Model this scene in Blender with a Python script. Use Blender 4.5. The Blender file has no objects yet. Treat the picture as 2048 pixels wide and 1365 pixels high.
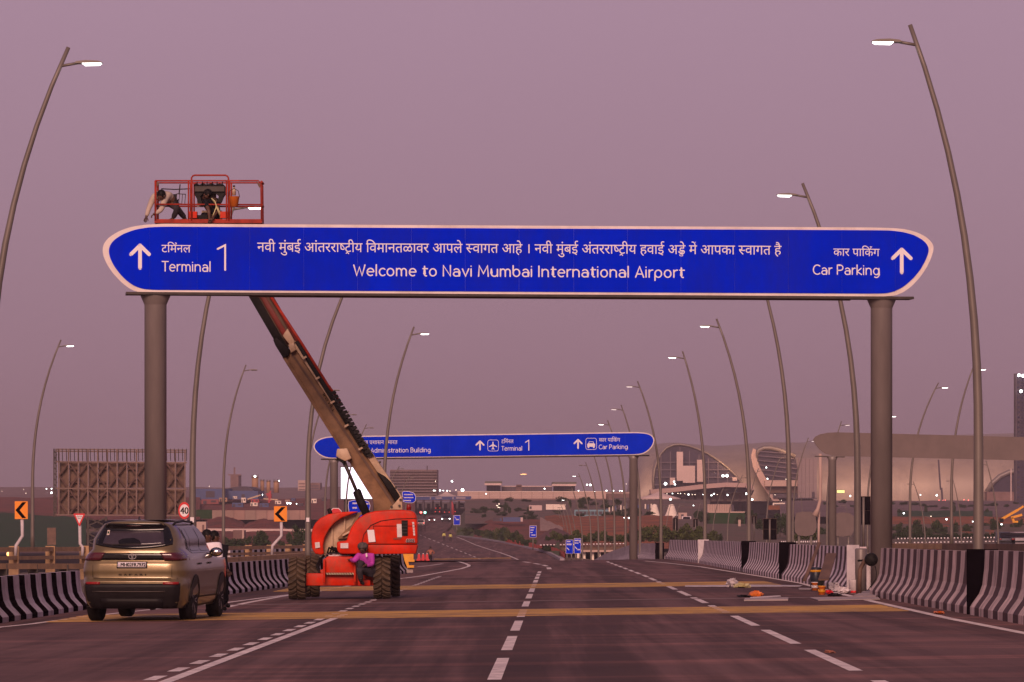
import bpy, bmesh, math, random
from mathutils import Vector, Matrix
random.seed(7)
R = math.radians
sc = bpy.context.scene
col = sc.collection
# ---------------------------------------------------------------- camera, sky, sun, exposure
F, CX, HY, CZ = 8600.0, 1024.0, 990.0, 1.42       # focal length (pixels of a 2048 wide frame), centre column, horizon row, eye height
cam = bpy.data.cameras.new('camera'); cam.sensor_width = 36.0; cam.lens = 36.0*F/2048
cam.shift_y = (HY-682.5)/2048; cam.clip_start = 1.0; cam.clip_end = 9000
camo = bpy.data.objects.new('camera', cam); col.objects.link(camo)
camo.location = (0, 0, CZ); camo.rotation_euler = (R(90), 0, 0)
sc.camera = camo
world = bpy.data.worlds.new('World'); sc.world = world; world.use_nodes = True
wn = world.node_tree; wn.nodes.clear()
def nd(t, ty, **kw):
    n = t.nodes.new(ty)
    for k, v in kw.items(): setattr(n, k, v)
    return n
_tc = nd(wn, 'ShaderNodeTexCoord'); _sx = nd(wn, 'ShaderNodeSeparateXYZ'); wn.links.new(_tc.outputs['Generated'], _sx.inputs[0])
_rp = nd(wn, 'ShaderNodeValToRGB'); wn.links.new(_sx.outputs['Z'], _rp.inputs[0])
SKY = [(0.0, (0.262, 0.150, 0.195)), (0.012, (0.290, 0.166, 0.222)), (0.032, (0.328, 0.188, 0.256)), (0.07, (0.372, 0.220, 0.300)), (0.112, (0.415, 0.252, 0.346)), (0.25, (0.34, 0.215, 0.30)), (0.5, (0.24, 0.16, 0.235)), (1.0, (0.15, 0.11, 0.18))]
while len(_rp.color_ramp.elements) < len(SKY): _rp.color_ramp.elements.new(0.5)
for e, (p, c) in zip(_rp.color_ramp.elements, SKY): e.position = p; e.color = (*c, 1)
_ns = nd(wn, 'ShaderNodeTexNoise'); _ns.inputs['Scale'].default_value = 4.5; _ns.inputs['Detail'].default_value = 3
wn.links.new(_tc.outputs['Generated'], _ns.inputs['Vector'])
_mr = nd(wn, 'ShaderNodeMapRange'); _mr.inputs['To Min'].default_value = 0.93; _mr.inputs['To Max'].default_value = 1.05
wn.links.new(_ns.outputs['Fac'], _mr.inputs['Value'])
_vm = nd(wn, 'ShaderNodeVectorMath', operation='SCALE'); wn.links.new(_rp.outputs[0], _vm.inputs[0]); wn.links.new(_mr.outputs[0], _vm.inputs['Scale'])
_sky = nd(wn, 'ShaderNodeTexSky', sky_type='NISHITA'); _sky.sun_disc = False
_sky.sun_elevation = R(9); _sky.sun_rotation = R(200)
_ss = nd(wn, 'ShaderNodeVectorMath', operation='SCALE'); wn.links.new(_sky.outputs[0], _ss.inputs[0]); _ss.inputs['Scale'].default_value = 0.004
_ad = nd(wn, 'ShaderNodeVectorMath', operation='ADD'); wn.links.new(_vm.outputs[0], _ad.inputs[0]); wn.links.new(_ss.outputs[0], _ad.inputs[1])
_bg = nd(wn, 'ShaderNodeBackground'); wn.links.new(_ad.outputs[0], _bg.inputs[0]); _bg.inputs[1].default_value = 0.93
_wo = nd(wn, 'ShaderNodeOutputWorld'); wn.links.new(_bg.outputs[0], _wo.inputs[0])
sl = bpy.data.lights.new('sun', 'SUN'); sl.energy = 3.1; sl.angle = R(25); sl.color = (1.0, 0.62, 0.49)
so = bpy.data.objects.new('sun', sl); col.objects.link(so); so.location = (0, -20, 40)
so.rotation_euler = Vector((0.12, 1.0, -0.50)).to_track_quat('-Z', 'Y').to_euler()     # warm dusk glow low behind the camera
sc.view_settings.view_transform = 'Standard'; sc.view_settings.look = 'None'
sc.view_settings.exposure = 0.0; sc.view_settings.gamma = 1.0; sc.view_settings.use_curve_mapping = False
# ---------------------------------------------------------------- helpers
def W(px, py, Y): return Vector(((px-CX)*Y/F, Y, CZ-(py-HY)*Y/F))
G = 81.0/F                                         # fall of the road away from the camera
def zr(x, y): return -G*y + 0.013*(x-0.01*y)       # road surface with cross-fall
def ru(u, y, dz=0.0): return Vector((u+0.01*y, y, zr(u+0.01*y, y)+dz))
def rd(px, py, dz=0.0):
    s = ((py-1071)+0.013*(px-1110))/1.42
    Y = F/s; x = (px-1110)/s+0.01*Y
    return Vector((x, Y, zr(x, Y)+dz))
class Plane:                                       # upright plane Y = Y0 + m X
    def __init__(s, Y0, m=0.0): s.Y0, s.m = Y0, m
    def P(s, px, py, off=0.0):
        Y = s.Y0/(1-s.m*(px-CX)/F)
        p = W(px, py, Y); p.y -= off
        return p
def wpos(o):
    v = Vector((0, 0, 0))
    while o is not None: v += o.location; o = o.parent
    return v
class MB:
    def __init__(s): s.v = []; s.f = []; s.m = []; s.sm = []
    def add(s, vs, fs, mi=0, smooth=False):
        b = len(s.v); s.v += [tuple(v) for v in vs]
        for f in fs: s.f.append(tuple(b+i for i in f)); s.m.append(mi); s.sm.append(smooth)
        return s
    def box(s, c, d, mi=0, rz=0.0, M=None):
        hx, hy, hz = d[0]/2, d[1]/2, d[2]/2
        vs = [Vector((x, y, z)) for z in (-hz, hz) for y in (-hy, hy) for x in (-hx, hx)]
        if rz: vs = [Matrix.Rotation(rz, 3, 'Z') @ v for v in vs]
        if M: vs = [M @ v for v in vs]
        vs = [v+Vector(c) for v in vs]
        return s.add(vs, [(0, 2, 3, 1), (4, 5, 7, 6), (0, 1, 5, 4), (2, 6, 7, 3), (0, 4, 6, 2), (1, 3, 7, 5)], mi)
    def bar(s, a, b, w, h=None, mi=0):             # rectangular bar between two points
        a, b = Vector(a), Vector(b); h = h or w
        d = (b-a).normalized(); up = Vector((0, 0, 1)) if abs(d.z) < 0.95 else Vector((0, 1, 0))
        x = d.cross(up).normalized(); y = x.cross(d).normalized()
        vs = [p+x*i*w/2+y*j*h/2 for p in (a, b) for i, j in ((-1, -1), (1, -1), (1, 1), (-1, 1))]
        return s.add(vs, [(0, 1, 2, 3), (7, 6, 5, 4), (0, 4, 5, 1), (1, 5, 6, 2), (2, 6, 7, 3), (3, 7, 4, 0)], mi)
    def tube(s, pts, r, n=8, mi=0, cap=True, smooth=True):
        pts = [Vector(p) for p in pts]
        rs = r if isinstance(r, (list, tuple)) else [r]*len(pts)
        vs = []; prev = None
        for i, p in enumerate(pts):
            d = (pts[min(i+1, len(pts)-1)]-pts[max(i-1, 0)]).normalized()
            if prev is None:
                up = Vector((0, 0, 1)) if abs(d.z) < 0.9 else Vector((0, 1, 0))
                x = d.cross(up).normalized()
            else: x = (prev-d*prev.dot(d)).normalized()
            prev = x; y = d.cross(x)
            for k in range(n):
                a = 2*math.pi*k/n; vs.append(p+(x*math.cos(a)+y*math.sin(a))*rs[i])
        fs = [(i*n+k, i*n+(k+1) % n, (i+1)*n+(k+1) % n, (i+1)*n+k) for i in range(len(pts)-1) for k in range(n)]
        s.add(vs, fs, mi, smooth)
        if cap:
            b = len(s.v)-len(vs)
            s.f.append(tuple(b+k for k in range(n))[::-1]); s.m.append(mi); s.sm.append(False)
            e = b+(len(pts)-1)*n
            s.f.append(tuple(e+k for k in range(n))); s.m.append(mi); s.sm.append(False)
        return s
    def lathe(s, c, prof, n=16, mi=0, axis='Z', smooth=True):   # prof: (radius, height)
        c = Vector(c); vs = []
        for r_, h in prof:
            for k in range(n):
                a = 2*math.pi*k/n; x, y = r_*math.cos(a), r_*math.sin(a)
                v = Vector((x, y, h)) if axis == 'Z' else (Vector((h, x, y)) if axis == 'X' else Vector((x, h, y)))
                vs.append(c+v)
        m = len(prof)
        fs = [(i*n+k, i*n+(k+1) % n, (i+1)*n+(k+1) % n, (i+1)*n+k) for i in range(m-1) for k in range(n)]
        s.add(vs, fs, mi, smooth)
        b = len(s.v)-len(vs)
        if prof[0][0] > 1e-4: s.f.append(tuple(b+k for k in range(n))[::-1]); s.m.append(mi); s.sm.append(False)
        if prof[-1][0] > 1e-4: s.f.append(tuple(b+(m-1)*n+k for k in range(n))); s.m.append(mi); s.sm.append(False)
        return s
    def prism(s, front, back, mi=0, cap=True, smooth=False):    # two outlines of equal length
        n = len(front); s.add(list(front)+list(back), [(k, (k+1) % n, n+(k+1) % n, n+k) for k in range(n)], mi, smooth)
        if cap:
            b = len(s.v)-2*n
            s.f.append(tuple(b+k for k in range(n))[::-1]); s.m.append(mi); s.sm.append(False)
            s.f.append(tuple(b+n+k for k in range(n))); s.m.append(mi); s.sm.append(False)
        return s
    def ball(s, c, r, n=10, m=6, mi=0):
        rr = r if isinstance(r, (tuple, list)) else (r, r, r)
        vs = []; c = Vector(c)
        for i in range(m+1):
            t = math.pi*i/m
            for k in range(n):
                a = 2*math.pi*k/n
                vs.append(c+Vector((rr[0]*math.sin(t)*math.cos(a), rr[1]*math.sin(t)*math.sin(a), rr[2]*math.cos(t))))
        fs = [(i*n+k, (i+1)*n+k, (i+1)*n+(k+1) % n, i*n+(k+1) % n) for i in range(m) for k in range(n)]
        return s.add(vs, fs, mi, True)
    def build(s, name, mats, parent=None, world=True, loc=None):
        me = bpy.data.meshes.new(name)
        off = wpos(parent) if (parent is not None and world) else (Vector(loc) if loc is not None else Vector((0, 0, 0)))
        me.from_pydata([(a-off.x, b-off.y, c-off.z) for a, b, c in s.v], [], s.f)
        for m in (mats if isinstance(mats, (list, tuple)) else [mats]): me.materials.append(m)
        me.polygons.foreach_set('material_index', s.m); me.polygons.foreach_set('use_smooth', s.sm)
        bm = bmesh.new(); bm.from_mesh(me); bmesh.ops.remove_doubles(bm, verts=bm.verts, dist=1e-5) if len(s.v) < 20000 else None
        if len(s.v) < 60000: bmesh.ops.recalc_face_normals(bm, faces=bm.faces)
        bm.to_mesh(me); bm.free(); me.update()
        o = bpy.data.objects.new(name, me); col.objects.link(o)
        if parent is not None: o.parent = parent
        elif loc is not None: o.location = loc
        return o
def tag(o, label=None, cat=None, group=None, kind=None):
    if label: o['label'] = label
    if cat: o['category'] = cat
    if group: o['group'] = group
    if kind: o['kind'] = kind
    return o
def thing(name, loc, label, cat, group=None, rz=0.0):
    o = bpy.data.objects.new(name, None); o.empty_display_size = 0.3; col.objects.link(o)
    o.location = loc; o.rotation_euler = (0, 0, rz)
    return tag(o, label, cat, group)
def copy_tree(o, parent=None):
    c = o.copy(); col.objects.link(c); c.parent = parent
    for ch in list(o.children): copy_tree(ch, c)
    return c
def bevel(o, w, seg=2, ang=35):
    m = o.modifiers.new('bevel', 'BEVEL'); m.width = w; m.segments = seg; m.limit_method = 'ANGLE'; m.angle_limit = R(ang)
    for p in o.data.polygons: p.use_smooth = True
    return o
# ---------------------------------------------------------------- materials
def mat(name, c, rough=0.6, metal=0.0, var=0.12, scale=3.0, bump=0.0, bscale=60.0, c2=None, emit=None, es=1.0, coat=0.0, alpha=None, stretch=None, dirt=None):
    m = bpy.data.materials.new(name); m.use_nodes = True; t = m.node_tree
    b = t.nodes['Principled BSDF']; b.inputs['Roughness'].default_value = rough; b.inputs['Metallic'].default_value = metal
    b.inputs['Base Color'].default_value = (*c, 1)
    if coat: b.inputs['Coat Weight'].default_value = coat; b.inputs['Coat Roughness'].default_value = 0.08
    if emit: b.inputs['Emission Color'].default_value = (*emit, 1); b.inputs['Emission Strength'].default_value = es
    if var or c2:
        tc = nd(t, 'ShaderNodeTexCoord'); mp = nd(t, 'ShaderNodeMapping'); t.links.new(tc.outputs['Object'], mp.inputs[0])
        if stretch: mp.inputs['Scale'].default_value = stretch
        n = nd(t, 'ShaderNodeTexNoise'); n.inputs['Scale'].default_value = scale; n.inputs['Detail'].default_value = 6; n.inputs['Roughness'].default_value = 0.62
        t.links.new(mp.outputs[0], n.inputs['Vector'])
        rp = nd(t, 'ShaderNodeValToRGB'); rp.color_ramp.elements[0].position = 0.3; rp.color_ramp.elements[1].position = 0.7
        d = c2 if c2 else tuple(x*(1-var*1.6) for x in c); u = c if c2 else tuple(min(1, x*(1+var)) for x in c)
        rp.color_ramp.elements[0].color = (*d, 1); rp.color_ramp.elements[1].color = (*u, 1)
        t.links.new(n.outputs['Fac'], rp.inputs[0]); t.links.new(rp.outputs[0], b.inputs['Base Color'])
        mr = nd(t, 'ShaderNodeMapRange'); mr.inputs['To Min'].default_value = rough*0.85; mr.inputs['To Max'].default_value = min(1, rough*1.15)
        t.links.new(n.outputs['Fac'], mr.inputs['Value']); t.links.new(mr.outputs[0], b.inputs['Roughness'])
    if dirt:                                       # (colour, amount, scale, stretch): patchy dust and run-down streaks
        dc, amt, dsc, dst = dirt; tc = nd(t, 'ShaderNodeTexCoord'); mp = nd(t, 'ShaderNodeMapping'); mp.inputs['Scale'].default_value = dst; t.links.new(tc.outputs['Object'], mp.inputs[0])
        n = nd(t, 'ShaderNodeTexNoise'); n.inputs['Scale'].default_value = dsc; n.inputs['Detail'].default_value = 8; n.inputs['Roughness'].default_value = 0.7; t.links.new(mp.outputs[0], n.inputs['Vector'])
        mr = nd(t, 'ShaderNodeMapRange'); mr.inputs['From Min'].default_value = 0.46; mr.inputs['From Max'].default_value = 0.68; mr.inputs['To Max'].default_value = amt; t.links.new(n.outputs['Fac'], mr.inputs['Value'])
        mx = nd(t, 'ShaderNodeMix', data_type='RGBA'); mx.inputs[7].default_value = (*dc, 1); t.links.new(mr.outputs[0], mx.inputs[0])
        if b.inputs['Base Color'].is_linked: t.links.new(b.inputs['Base Color'].links[0].from_socket, mx.inputs[6])
        else: mx.inputs[6].default_value = (*c, 1)
        t.links.new(mx.outputs[2], b.inputs['Base Color'])
    if bump:
        tc = nd(t, 'ShaderNodeTexCoord'); n2 = nd(t, 'ShaderNodeTexNoise'); n2.inputs['Scale'].default_value = bscale; n2.inputs['Detail'].default_value = 4
        t.links.new(tc.outputs['Object'], n2.inputs['Vector'])
        bp = nd(t, 'ShaderNodeBump'); bp.inputs['Strength'].default_value = bump; bp.inputs['Distance'].default_value = 0.02
        t.links.new(n2.outputs['Fac'], bp.inputs['Height']); t.links.new(bp.outputs[0], b.inputs['Normal'])
    return m
M = {}
M['steel'] = mat('galvanised_pole', (0.185, 0.155, 0.135), 0.5, 0.3, 0.10, 1.2)
M['column'] = mat('column_paint', (0.20, 0.165, 0.155), 0.45, 0.15, 0.12, 0.9, stretch=(3, 3, 0.6))
M['dark_steel'] = mat('dark_steel', (0.055, 0.04, 0.035), 0.55, 0.3, 0.25, 4)
M['blue'] = mat('sign_blue', (0.0012, 0.020, 0.70), 0.55, 0.0, 0.08, 0.7, dirt=((.012, .02, .42), .7, .8, (1, 1, .35)))
M['blue'].node_tree.nodes['Principled BSDF'].inputs['Specular IOR Level'].default_value = 0.0
M['blue2'] = mat('sign_blue_far', (0.0015, 0.03, 0.66), 0.55, 0.0, 0.10, 0.7)
M['blue2'].node_tree.nodes['Principled BSDF'].inputs['Specular IOR Level'].default_value = 0.0
M['white'] = mat('sign_white', (0.82, 0.72, 0.68), 0.45, 0.0, 0.05, 0.8, dirt=((.40, .28, .24), .4, 1.5, (.6, 1, .5)))
M['paint'] = mat('white_paint', (0.62, 0.55, 0.57), 0.6, 0.0, 0.16, 1.6, bump=0.1, dirt=((.2, .14, .13), .5, 3, (1, 1, .5)))
M['roadpaint'] = mat('road_paint', (0.80, 0.68, 0.64), 0.6, 0.0, 0.2, 2.2, dirt=((.16, .10, .09), .5, 5, (1, .6, 1)))
M['yellowpaint'] = mat('rumble_paint', (0.48, 0.26, 0.05), 0.6, 0.0, 0.3, 2.0, stretch=(0.3, 1, 1), dirt=((.12, .07, .05), .85, .8, (.8, .8, 1)))
M['blackpaint'] = mat('black_paint', (0.006, 0.004, 0.006), 0.55, 0.0, 0.3, 3)
M['darkstripe'] = mat('dark_stripe', (0.010, 0.004, 0.006), 0.6, 0.0, 0.3, 2)
M['palestripe'] = mat('pale_stripe', (0.60, 0.50, 0.53), 0.6, 0.0, 0.16, 1.5, bump=0.15, bscale=20, dirt=((.20, .13, .12), .75, 2.2, (1, 1, .45)))
M['brownstripe'] = mat('weathered_stripe', (0.085, 0.045, 0.045), 0.65, 0.0, 0.25, 2)
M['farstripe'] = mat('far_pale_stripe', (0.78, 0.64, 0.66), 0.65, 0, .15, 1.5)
M['tanstripe'] = mat('weathered_pale_stripe', (0.66, 0.50, 0.47), 0.65, 0.0, 0.2, 1.8, bump=0.15, bscale=20, dirt=((.17, .11, .09), .7, 2, (1, 1, .45)))
M['concrete'] = mat('concrete', (0.36, 0.29, 0.29), 0.8, 0.0, 0.18, 0.5, bump=0.2, bscale=8)
M['lilac'] = mat('pale_concrete', (0.34, 0.28, 0.32), 0.8, 0.0, 0.2, 1.5)
M['rust_rail'] = mat('brown_concrete_rail', (0.44, 0.27, 0.14), 0.75, 0.0, 0.2, 2.0)
M['brown'] = mat('brown_metal', (0.15, 0.085, 0.06), 0.7, 0.1, 0.3, 2)
M['red'] = mat('lift_red', (0.64, 0.022, 0.003), 0.42, 0.0, 0.20, 2.6, dirt=((.22, .10, .06), .55, 3.5, (1, 1, .5)))
M['redrail'] = mat('rail_red', (0.36, 0.035, 0.018), 0.45, 0.0, 0.22, 6)
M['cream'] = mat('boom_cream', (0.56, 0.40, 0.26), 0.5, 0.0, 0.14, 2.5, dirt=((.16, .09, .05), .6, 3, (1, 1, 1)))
M['tan'] = mat('boom_shaded_side', (0.27, 0.155, 0.085), 0.5, 0.0, 0.22, 2.0, dirt=((.07, .04, .03), .6, 2.5, (1, 1, 1)))  # cream boom's side and underside, with their shade put into the colour
M['black'] = mat('black_rubber', (0.012, 0.010, 0.010), 0.6, 0.0, 0.3, 5)
M['tyre'] = mat('dusty_tyre', (0.016, 0.011, 0.009), 0.85, 0.0, 0.0, 4, c2=(0.085, 0.052, 0.03), bump=0.3, bscale=30)
M['lug'] = mat('tyre_lug', (0.12, 0.075, 0.045), 0.85, 0.0, 0.0, 5, c2=(0.045, 0.03, 0.02))
M['carpaint'] = mat('car_paint', (0.205, 0.150, 0.072), 0.30, 0.55, 0.10, 2.5, coat=0.6, dirt=((.20, .13, .08), .35, 4, (1, 1, .6)))
M['glass'] = mat('dark_glass', (0.008, 0.007, 0.012), 0.10, 0.0, 0.0)
M['glass2'] = mat('tinted_glass', (0.05, 0.038, 0.05), 0.08, 0.0, 0.2, 3)
M['plastic'] = mat('black_plastic', (0.014, 0.011, 0.012), 0.5, 0.0, 0.2, 5)
M['gloss'] = mat('gloss_black', (0.008, 0.007, 0.008), 0.12, 0.0, 0.0)
M['chrome'] = mat('chrome', (0.75, 0.72, 0.72), 0.2, 1.0, 0.0)
M['taillight'] = mat('tail_light', (0.075, 0.010, 0.016), 0.15, 0.0, 0.2, 9, coat=0.5)
M['reflector'] = mat('reflector', (0.24, 0.010, 0.010), 0.25, 0.0, 0.0)
M['alloy'] = mat('alloy_rim', (0.20, 0.17, 0.17), 0.35, 0.7, 0.1, 4)
M['skin'] = mat('skin', (0.10, 0.045, 0.028), 0.55, 0.0, 0.1, 6)
M['hair'] = mat('hair', (0.008, 0.006, 0.006), 0.6, 0.0, 0.2, 20)
M['shirt_white'] = mat('white_shirt', (0.78, 0.72, 0.76), 0.85, 0.0, 0.1, 4)
M['shirt_cream'] = mat('cream_shirt', (0.50, 0.40, 0.33), 0.85, 0.0, 0.15, 5)
M['shirt_pink'] = mat('magenta_shirt', (0.50, 0.045, 0.42), 0.8, 0.0, 0.2, 5)
M['shirt_dark'] = mat('dark_shirt', (0.010, 0.009, 0.013), 0.85, 0.0, 0.2, 5)
M['trousers'] = mat('grey_trousers', (0.045, 0.038, 0.045), 0.85, 0.0, 0.2, 5)
M['shirt_orange'] = mat('orange_shirt', (0.34, 0.12, 0.07), 0.85, 0.0, 0.2, 5)
M['webbing'] = mat('harness_webbing', (0.62, 0.55, 0.28), 0.7, 0.0, 0.1, 5)
M['bucket'] = mat('orange_bucket', (0.70, 0.17, 0.02), 0.45, 0.0, 0.1, 6)
M['yellow'] = mat('yellow_plastic', (0.80, 0.35, 0.015), 0.45, 0.0, 0.1, 5)
M['orange'] = mat('sign_orange', (0.90, 0.27, 0.004), 0.4, 0.0, 0.04, 3)
M['signred'] = mat('sign_red', (0.62, 0.010, 0.016), 0.4, 0.0, 0.05, 3)
M['signwhite'] = mat('sign_face_white', (0.80, 0.74, 0.76), 0.4, 0.0, 0.04, 3)
M['wood'] = mat('plywood', (0.30, 0.19, 0.13), 0.75, 0.0, 0.25, 2, stretch=(8, 1, 1))
M['cloth_white'] = mat('white_cloth', (0.70, 0.62, 0.62), 0.9, 0.0, 0.15, 6)
M['leaf'] = mat('foliage', (0.050, 0.075, 0.028), 0.7, 0.0, 0.0, 0.8, c2=(0.016, 0.030, 0.014))
M['leaf2'] = mat('foliage_light', (0.10, 0.115, 0.035), 0.7, 0.0, 0.0, 0.9, c2=(0.035, 0.05, 0.02))
M['bark'] = mat('bark', (0.08, 0.055, 0.04), 0.85, 0.0, 0.3, 4)
M['shell'] = mat('terminal_shell', (0.33, 0.255, 0.215), 0.5, 0.1, 0.10, 0.05, dirt=((.22, .17, .15), .6, .25, (1, 1, .2)))
M['darkglass'] = mat('terminal_glass', (0.045, 0.035, 0.060), 0.25, 0.0, 0.3, 0.06)
M['beige'] = mat('beige_wall', (0.50, 0.35, 0.30), 0.75, 0.0, 0.12, 0.03)
M['farbrown'] = mat('far_building_brown', (0.20, 0.115, 0.105), 0.8, 0.0, 0.38, 0.12)
M['fardark'] = mat('far_building_dark', (0.07, 0.05, 0.07), 0.7, 0.0, 0.3, 0.2)
M['farblue'] = mat('blue_sheeting', (0.06, 0.085, 0.22), 0.6, 0.0, 0.25, 0.15)
M['net'] = mat('green_netting', (0.012, 0.062, 0.022), 0.9, 0.0, 0.0, 0.25, c2=(0.030, 0.045, 0.022))
M['soil'] = mat('orange_soil', (0.36, 0.115, 0.050), 0.95, 0.0, 0.0, 0.14, c2=(0.11, 0.055, 0.035))
M['redwall'] = mat('red_brown_ground', (0.24, 0.07, 0.055), 0.95, 0.0, 0.0, 0.16, c2=(0.085, 0.045, 0.035))
M['redmesh'] = mat('orange_safety_mesh', (0.55, 0.06, 0.03), 0.8, 0.0, 0.2, 0.6)
M['tent'] = mat('white_tent', (0.85, 0.72, 0.62), 0.8, 0.0, 0.08, 0.1)
M['car_tyre'] = mat('car_tyre', (0.012, 0.009, 0.009), 0.8, 0, 0.3, 6)
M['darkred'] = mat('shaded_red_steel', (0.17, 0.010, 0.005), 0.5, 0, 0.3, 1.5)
for _k in ('blackpaint', 'darkstripe', 'plastic', 'black', 'car_tyre', 'tyre', 'shirt_dark', 'hair', 'brownstripe', 'net', 'leaf', 'leaf2', 'soil', 'redwall', 'trousers', 'red', 'redrail', 'tan'): M[_k].node_tree.nodes['Principled BSDF'].inputs['Specular IOR Level'].default_value = 0.15
for _k in ('blackpaint', 'darkstripe'): M[_k].node_tree.nodes['Principled BSDF'].inputs['Specular IOR Level'].default_value = 0.0
M['pink'] = mat('pinkish_canopy', (0.60, 0.45, 0.42), 0.8, 0.0, 0.1, 0.1)
M['busblue'] = mat('pale_blue_panel', (0.16, 0.30, 0.36), 0.6, 0.0, 0.2, 0.4)
def emitter(n, c, s): return mat(n, (0.8, 0.8, 0.8), 0.4, 0, 0, emit=c, es=s)
M['led'] = emitter('led_panel', (0.95, 0.95, 0.90), 6.0)
M['led_dim'] = emitter('led_panel_dim', (1.0, 0.85, 0.85), 0.9)
M['flood'] = emitter('floodlight_glow', (0.92, 1.0, 0.98), 9.0)
M['warm'] = emitter('warm_light', (1.0, 0.75, 0.55), 5.0)
M['amber'] = emitter('amber_light', (1.0, 0.40, 0.06), 3.0)
M['redlight'] = emitter('red_light', (1.0, 0.06, 0.05), 3.5)
M['greenlight'] = emitter('green_light', (0.25, 1.0, 0.75), 4.0)
M['screen'] = emitter('lit_screen', (0.78, 0.74, 1.0), 1.8)
M['yellowsign'] = emitter('lit_yellow_sign', (0.85, 0.75, 0.02), 1.0)
# ---------------------------------------------------------------- road and ground
def road_mat():
    m = bpy.data.materials.new('asphalt'); m.use_nodes = True; t = m.node_tree; b = t.nodes['Principled BSDF']
    tc = nd(t, 'ShaderNodeTexCoord')
    def noise(sc_, det, st):
        mp = nd(t, 'ShaderNodeMapping'); mp.inputs['Scale'].default_value = st; t.links.new(tc.outputs['Object'], mp.inputs[0])
        n = nd(t, 'ShaderNodeTexNoise'); n.inputs['Scale'].default_value = sc_; n.inputs['Detail'].default_value = det; n.inputs['Roughness'].default_value = 0.65
        t.links.new(mp.outputs[0], n.inputs['Vector']); return n.outputs['Fac']
    def ramp(f, a, ca, b_, cb):
        r = nd(t, 'ShaderNodeValToRGB'); e = r.color_ramp.elements; e[0].position = a; e[0].color = (*ca, 1); e[1].position = b_; e[1].color = (*cb, 1)
        t.links.new(f, r.inputs[0]); return r.outputs[0]
    def mul(a, b_):
        x = nd(t, 'ShaderNodeMix', data_type='RGBA', blend_type='MULTIPLY'); x.inputs[0].default_value = 1
        t.links.new(a, x.inputs[6]); t.links.new(b_, x.inputs[7]); return x.outputs[2]
    base = ramp(noise(1.0, 8, (0.35, 0.12, 1)), 0.3, (0.084, 0.044, 0.044), 0.72, (0.150, 0.080, 0.076))
    tracks = ramp(noise(1.0, 4, (1.1, 0.02, 1)), 0.42, (0.60, 0.58, 0.58), 0.58, (1.16, 1.16, 1.16))      # worn wheel tracks along the lanes
    dusty = ramp(noise(0.9, 6, (0.12, 0.9, 1)), 0.50, (1, 1, 1), 0.66, (1.85, 1.62, 1.50))                # pale dust smears across them
    fine = ramp(noise(60, 3, (1, 1, 1)), 0.3, (0.78, 0.78, 0.78), 0.7, (1.2, 1.2, 1.2))
    t.links.new(mul(mul(mul(base, tracks), dusty), fine), b.inputs['Base Color']); b.inputs['Roughness'].default_value = 0.85; b.inputs['Specular IOR Level'].default_value = 0.25
    bp = nd(t, 'ShaderNodeBump'); bp.inputs['Strength'].default_value = 0.35; bp.inputs['Distance'].default_value = 0.01
    t.links.new(noise(45, 3, (1, 1, 1)), bp.inputs['Height']); t.links.new(bp.outputs[0], b.inputs['Normal'])
    return m
M['asphalt'] = road_mat()
M['joint'] = mat('joint_sealant', (0.24, 0.16, 0.15), 0.8, 0, 0.25, 1.5)
M['ground'] = mat('dry_ground', (0.20, 0.10, 0.075), 0.95, 0.0, 0.0, 0.02, c2=(0.055, 0.060, 0.035))
def uw(x, y): return x-0.01*y
m = MB(); ys = [14+5*i for i in range(46)]+[242]; us = [-13, -9, -5, -1.5, 2, 5, 8.4]
for i, y in enumerate(ys): m.v += [tuple(ru(u, y)) for u in us]
for i in range(len(ys)-1):
    for k in range(len(us)-1): m.f.append((i*7+k, i*7+k+1, (i+1)*7+k+1, (i+1)*7+k)); m.m.append(0); m.sm.append(True)
tag(m.build('road', M['asphalt']), kind='structure')
LBX = [(1121.6, 242, 660, 1119), (1128, 262, 668, 1119), (1136, 310, 690, 1119), (1129, 380, 715, 1119)]
LB = [(1121.5, 470, 730, 1119), (1107, 560, 740, 1092), (1098, 650, 745, 1060), (1085, 800, 755, 1000), (1073, 930, 765, 914), (1062, 1050, 775, 893), (1048, 1190, 785, 906), (1036, 1350, 785, 926), (1026, 1550, 770, 950)]
def lb(px, py, dz=0.0):                            # a point on the far left-hand branch of the road
    for a, b in zip(LB, LB[1:]):
        if a[0] >= py >= b[0]:
            za = CZ-(a[0]-HY)*a[1]/F; zb = CZ-(b[0]-HY)*b[1]/F
            lo, hi = a[1], b[1]
            for _ in range(40):
                Y = (lo+hi)/2; z = za+(zb-za)*(Y-a[1])/(b[1]-a[1]); p = HY+(CZ-z)*F/Y
                if p > py: lo = Y
                else: hi = Y
            v = W(px, py, Y); v.z += dz; return v
    return W(px, py, LB[0][1] if py > LB[0][0] else LB[-1][1])
def lbz(Y):
    if Y <= 242: return None
    T_ = LBX+LB
    for a, b in zip(T_, T_[1:]):
        if a[1] <= Y <= b[1]:
            t = (Y-a[1])/(b[1]-a[1])
            z = (CZ-(a[0]-HY)*a[1]/F)*(1-t)+(CZ-(b[0]-HY)*b[1]/F)*t
            xl = ((a[2]-CX)*a[1]*(1-t)+(b[2]-CX)*b[1]*t)/F; xr = ((a[3]-CX)*a[1]*(1-t)+(b[3]-CX)*b[1]*t)/F
            return z, xl, xr
    return None
m = MB(); rows = [(1121.9, 241.5, 660, 1119)]+LBX[1:]+LB
for py, Y, xl, xr in rows: m.v += [tuple(W(xl+(xr-xl)*k/4, py, Y)) for k in range(5)]
for i in range(len(rows)-1):
    for k in range(4): m.f.append((i*5+k, i*5+k+1, (i+1)*5+k+1, (i+1)*5+k)); m.m.append(0); m.sm.append(True)
tag(m.build('far_road', M['asphalt']), kind='structure')
m = MB()                                           # the right-hand branch drops away beyond the crest
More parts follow.
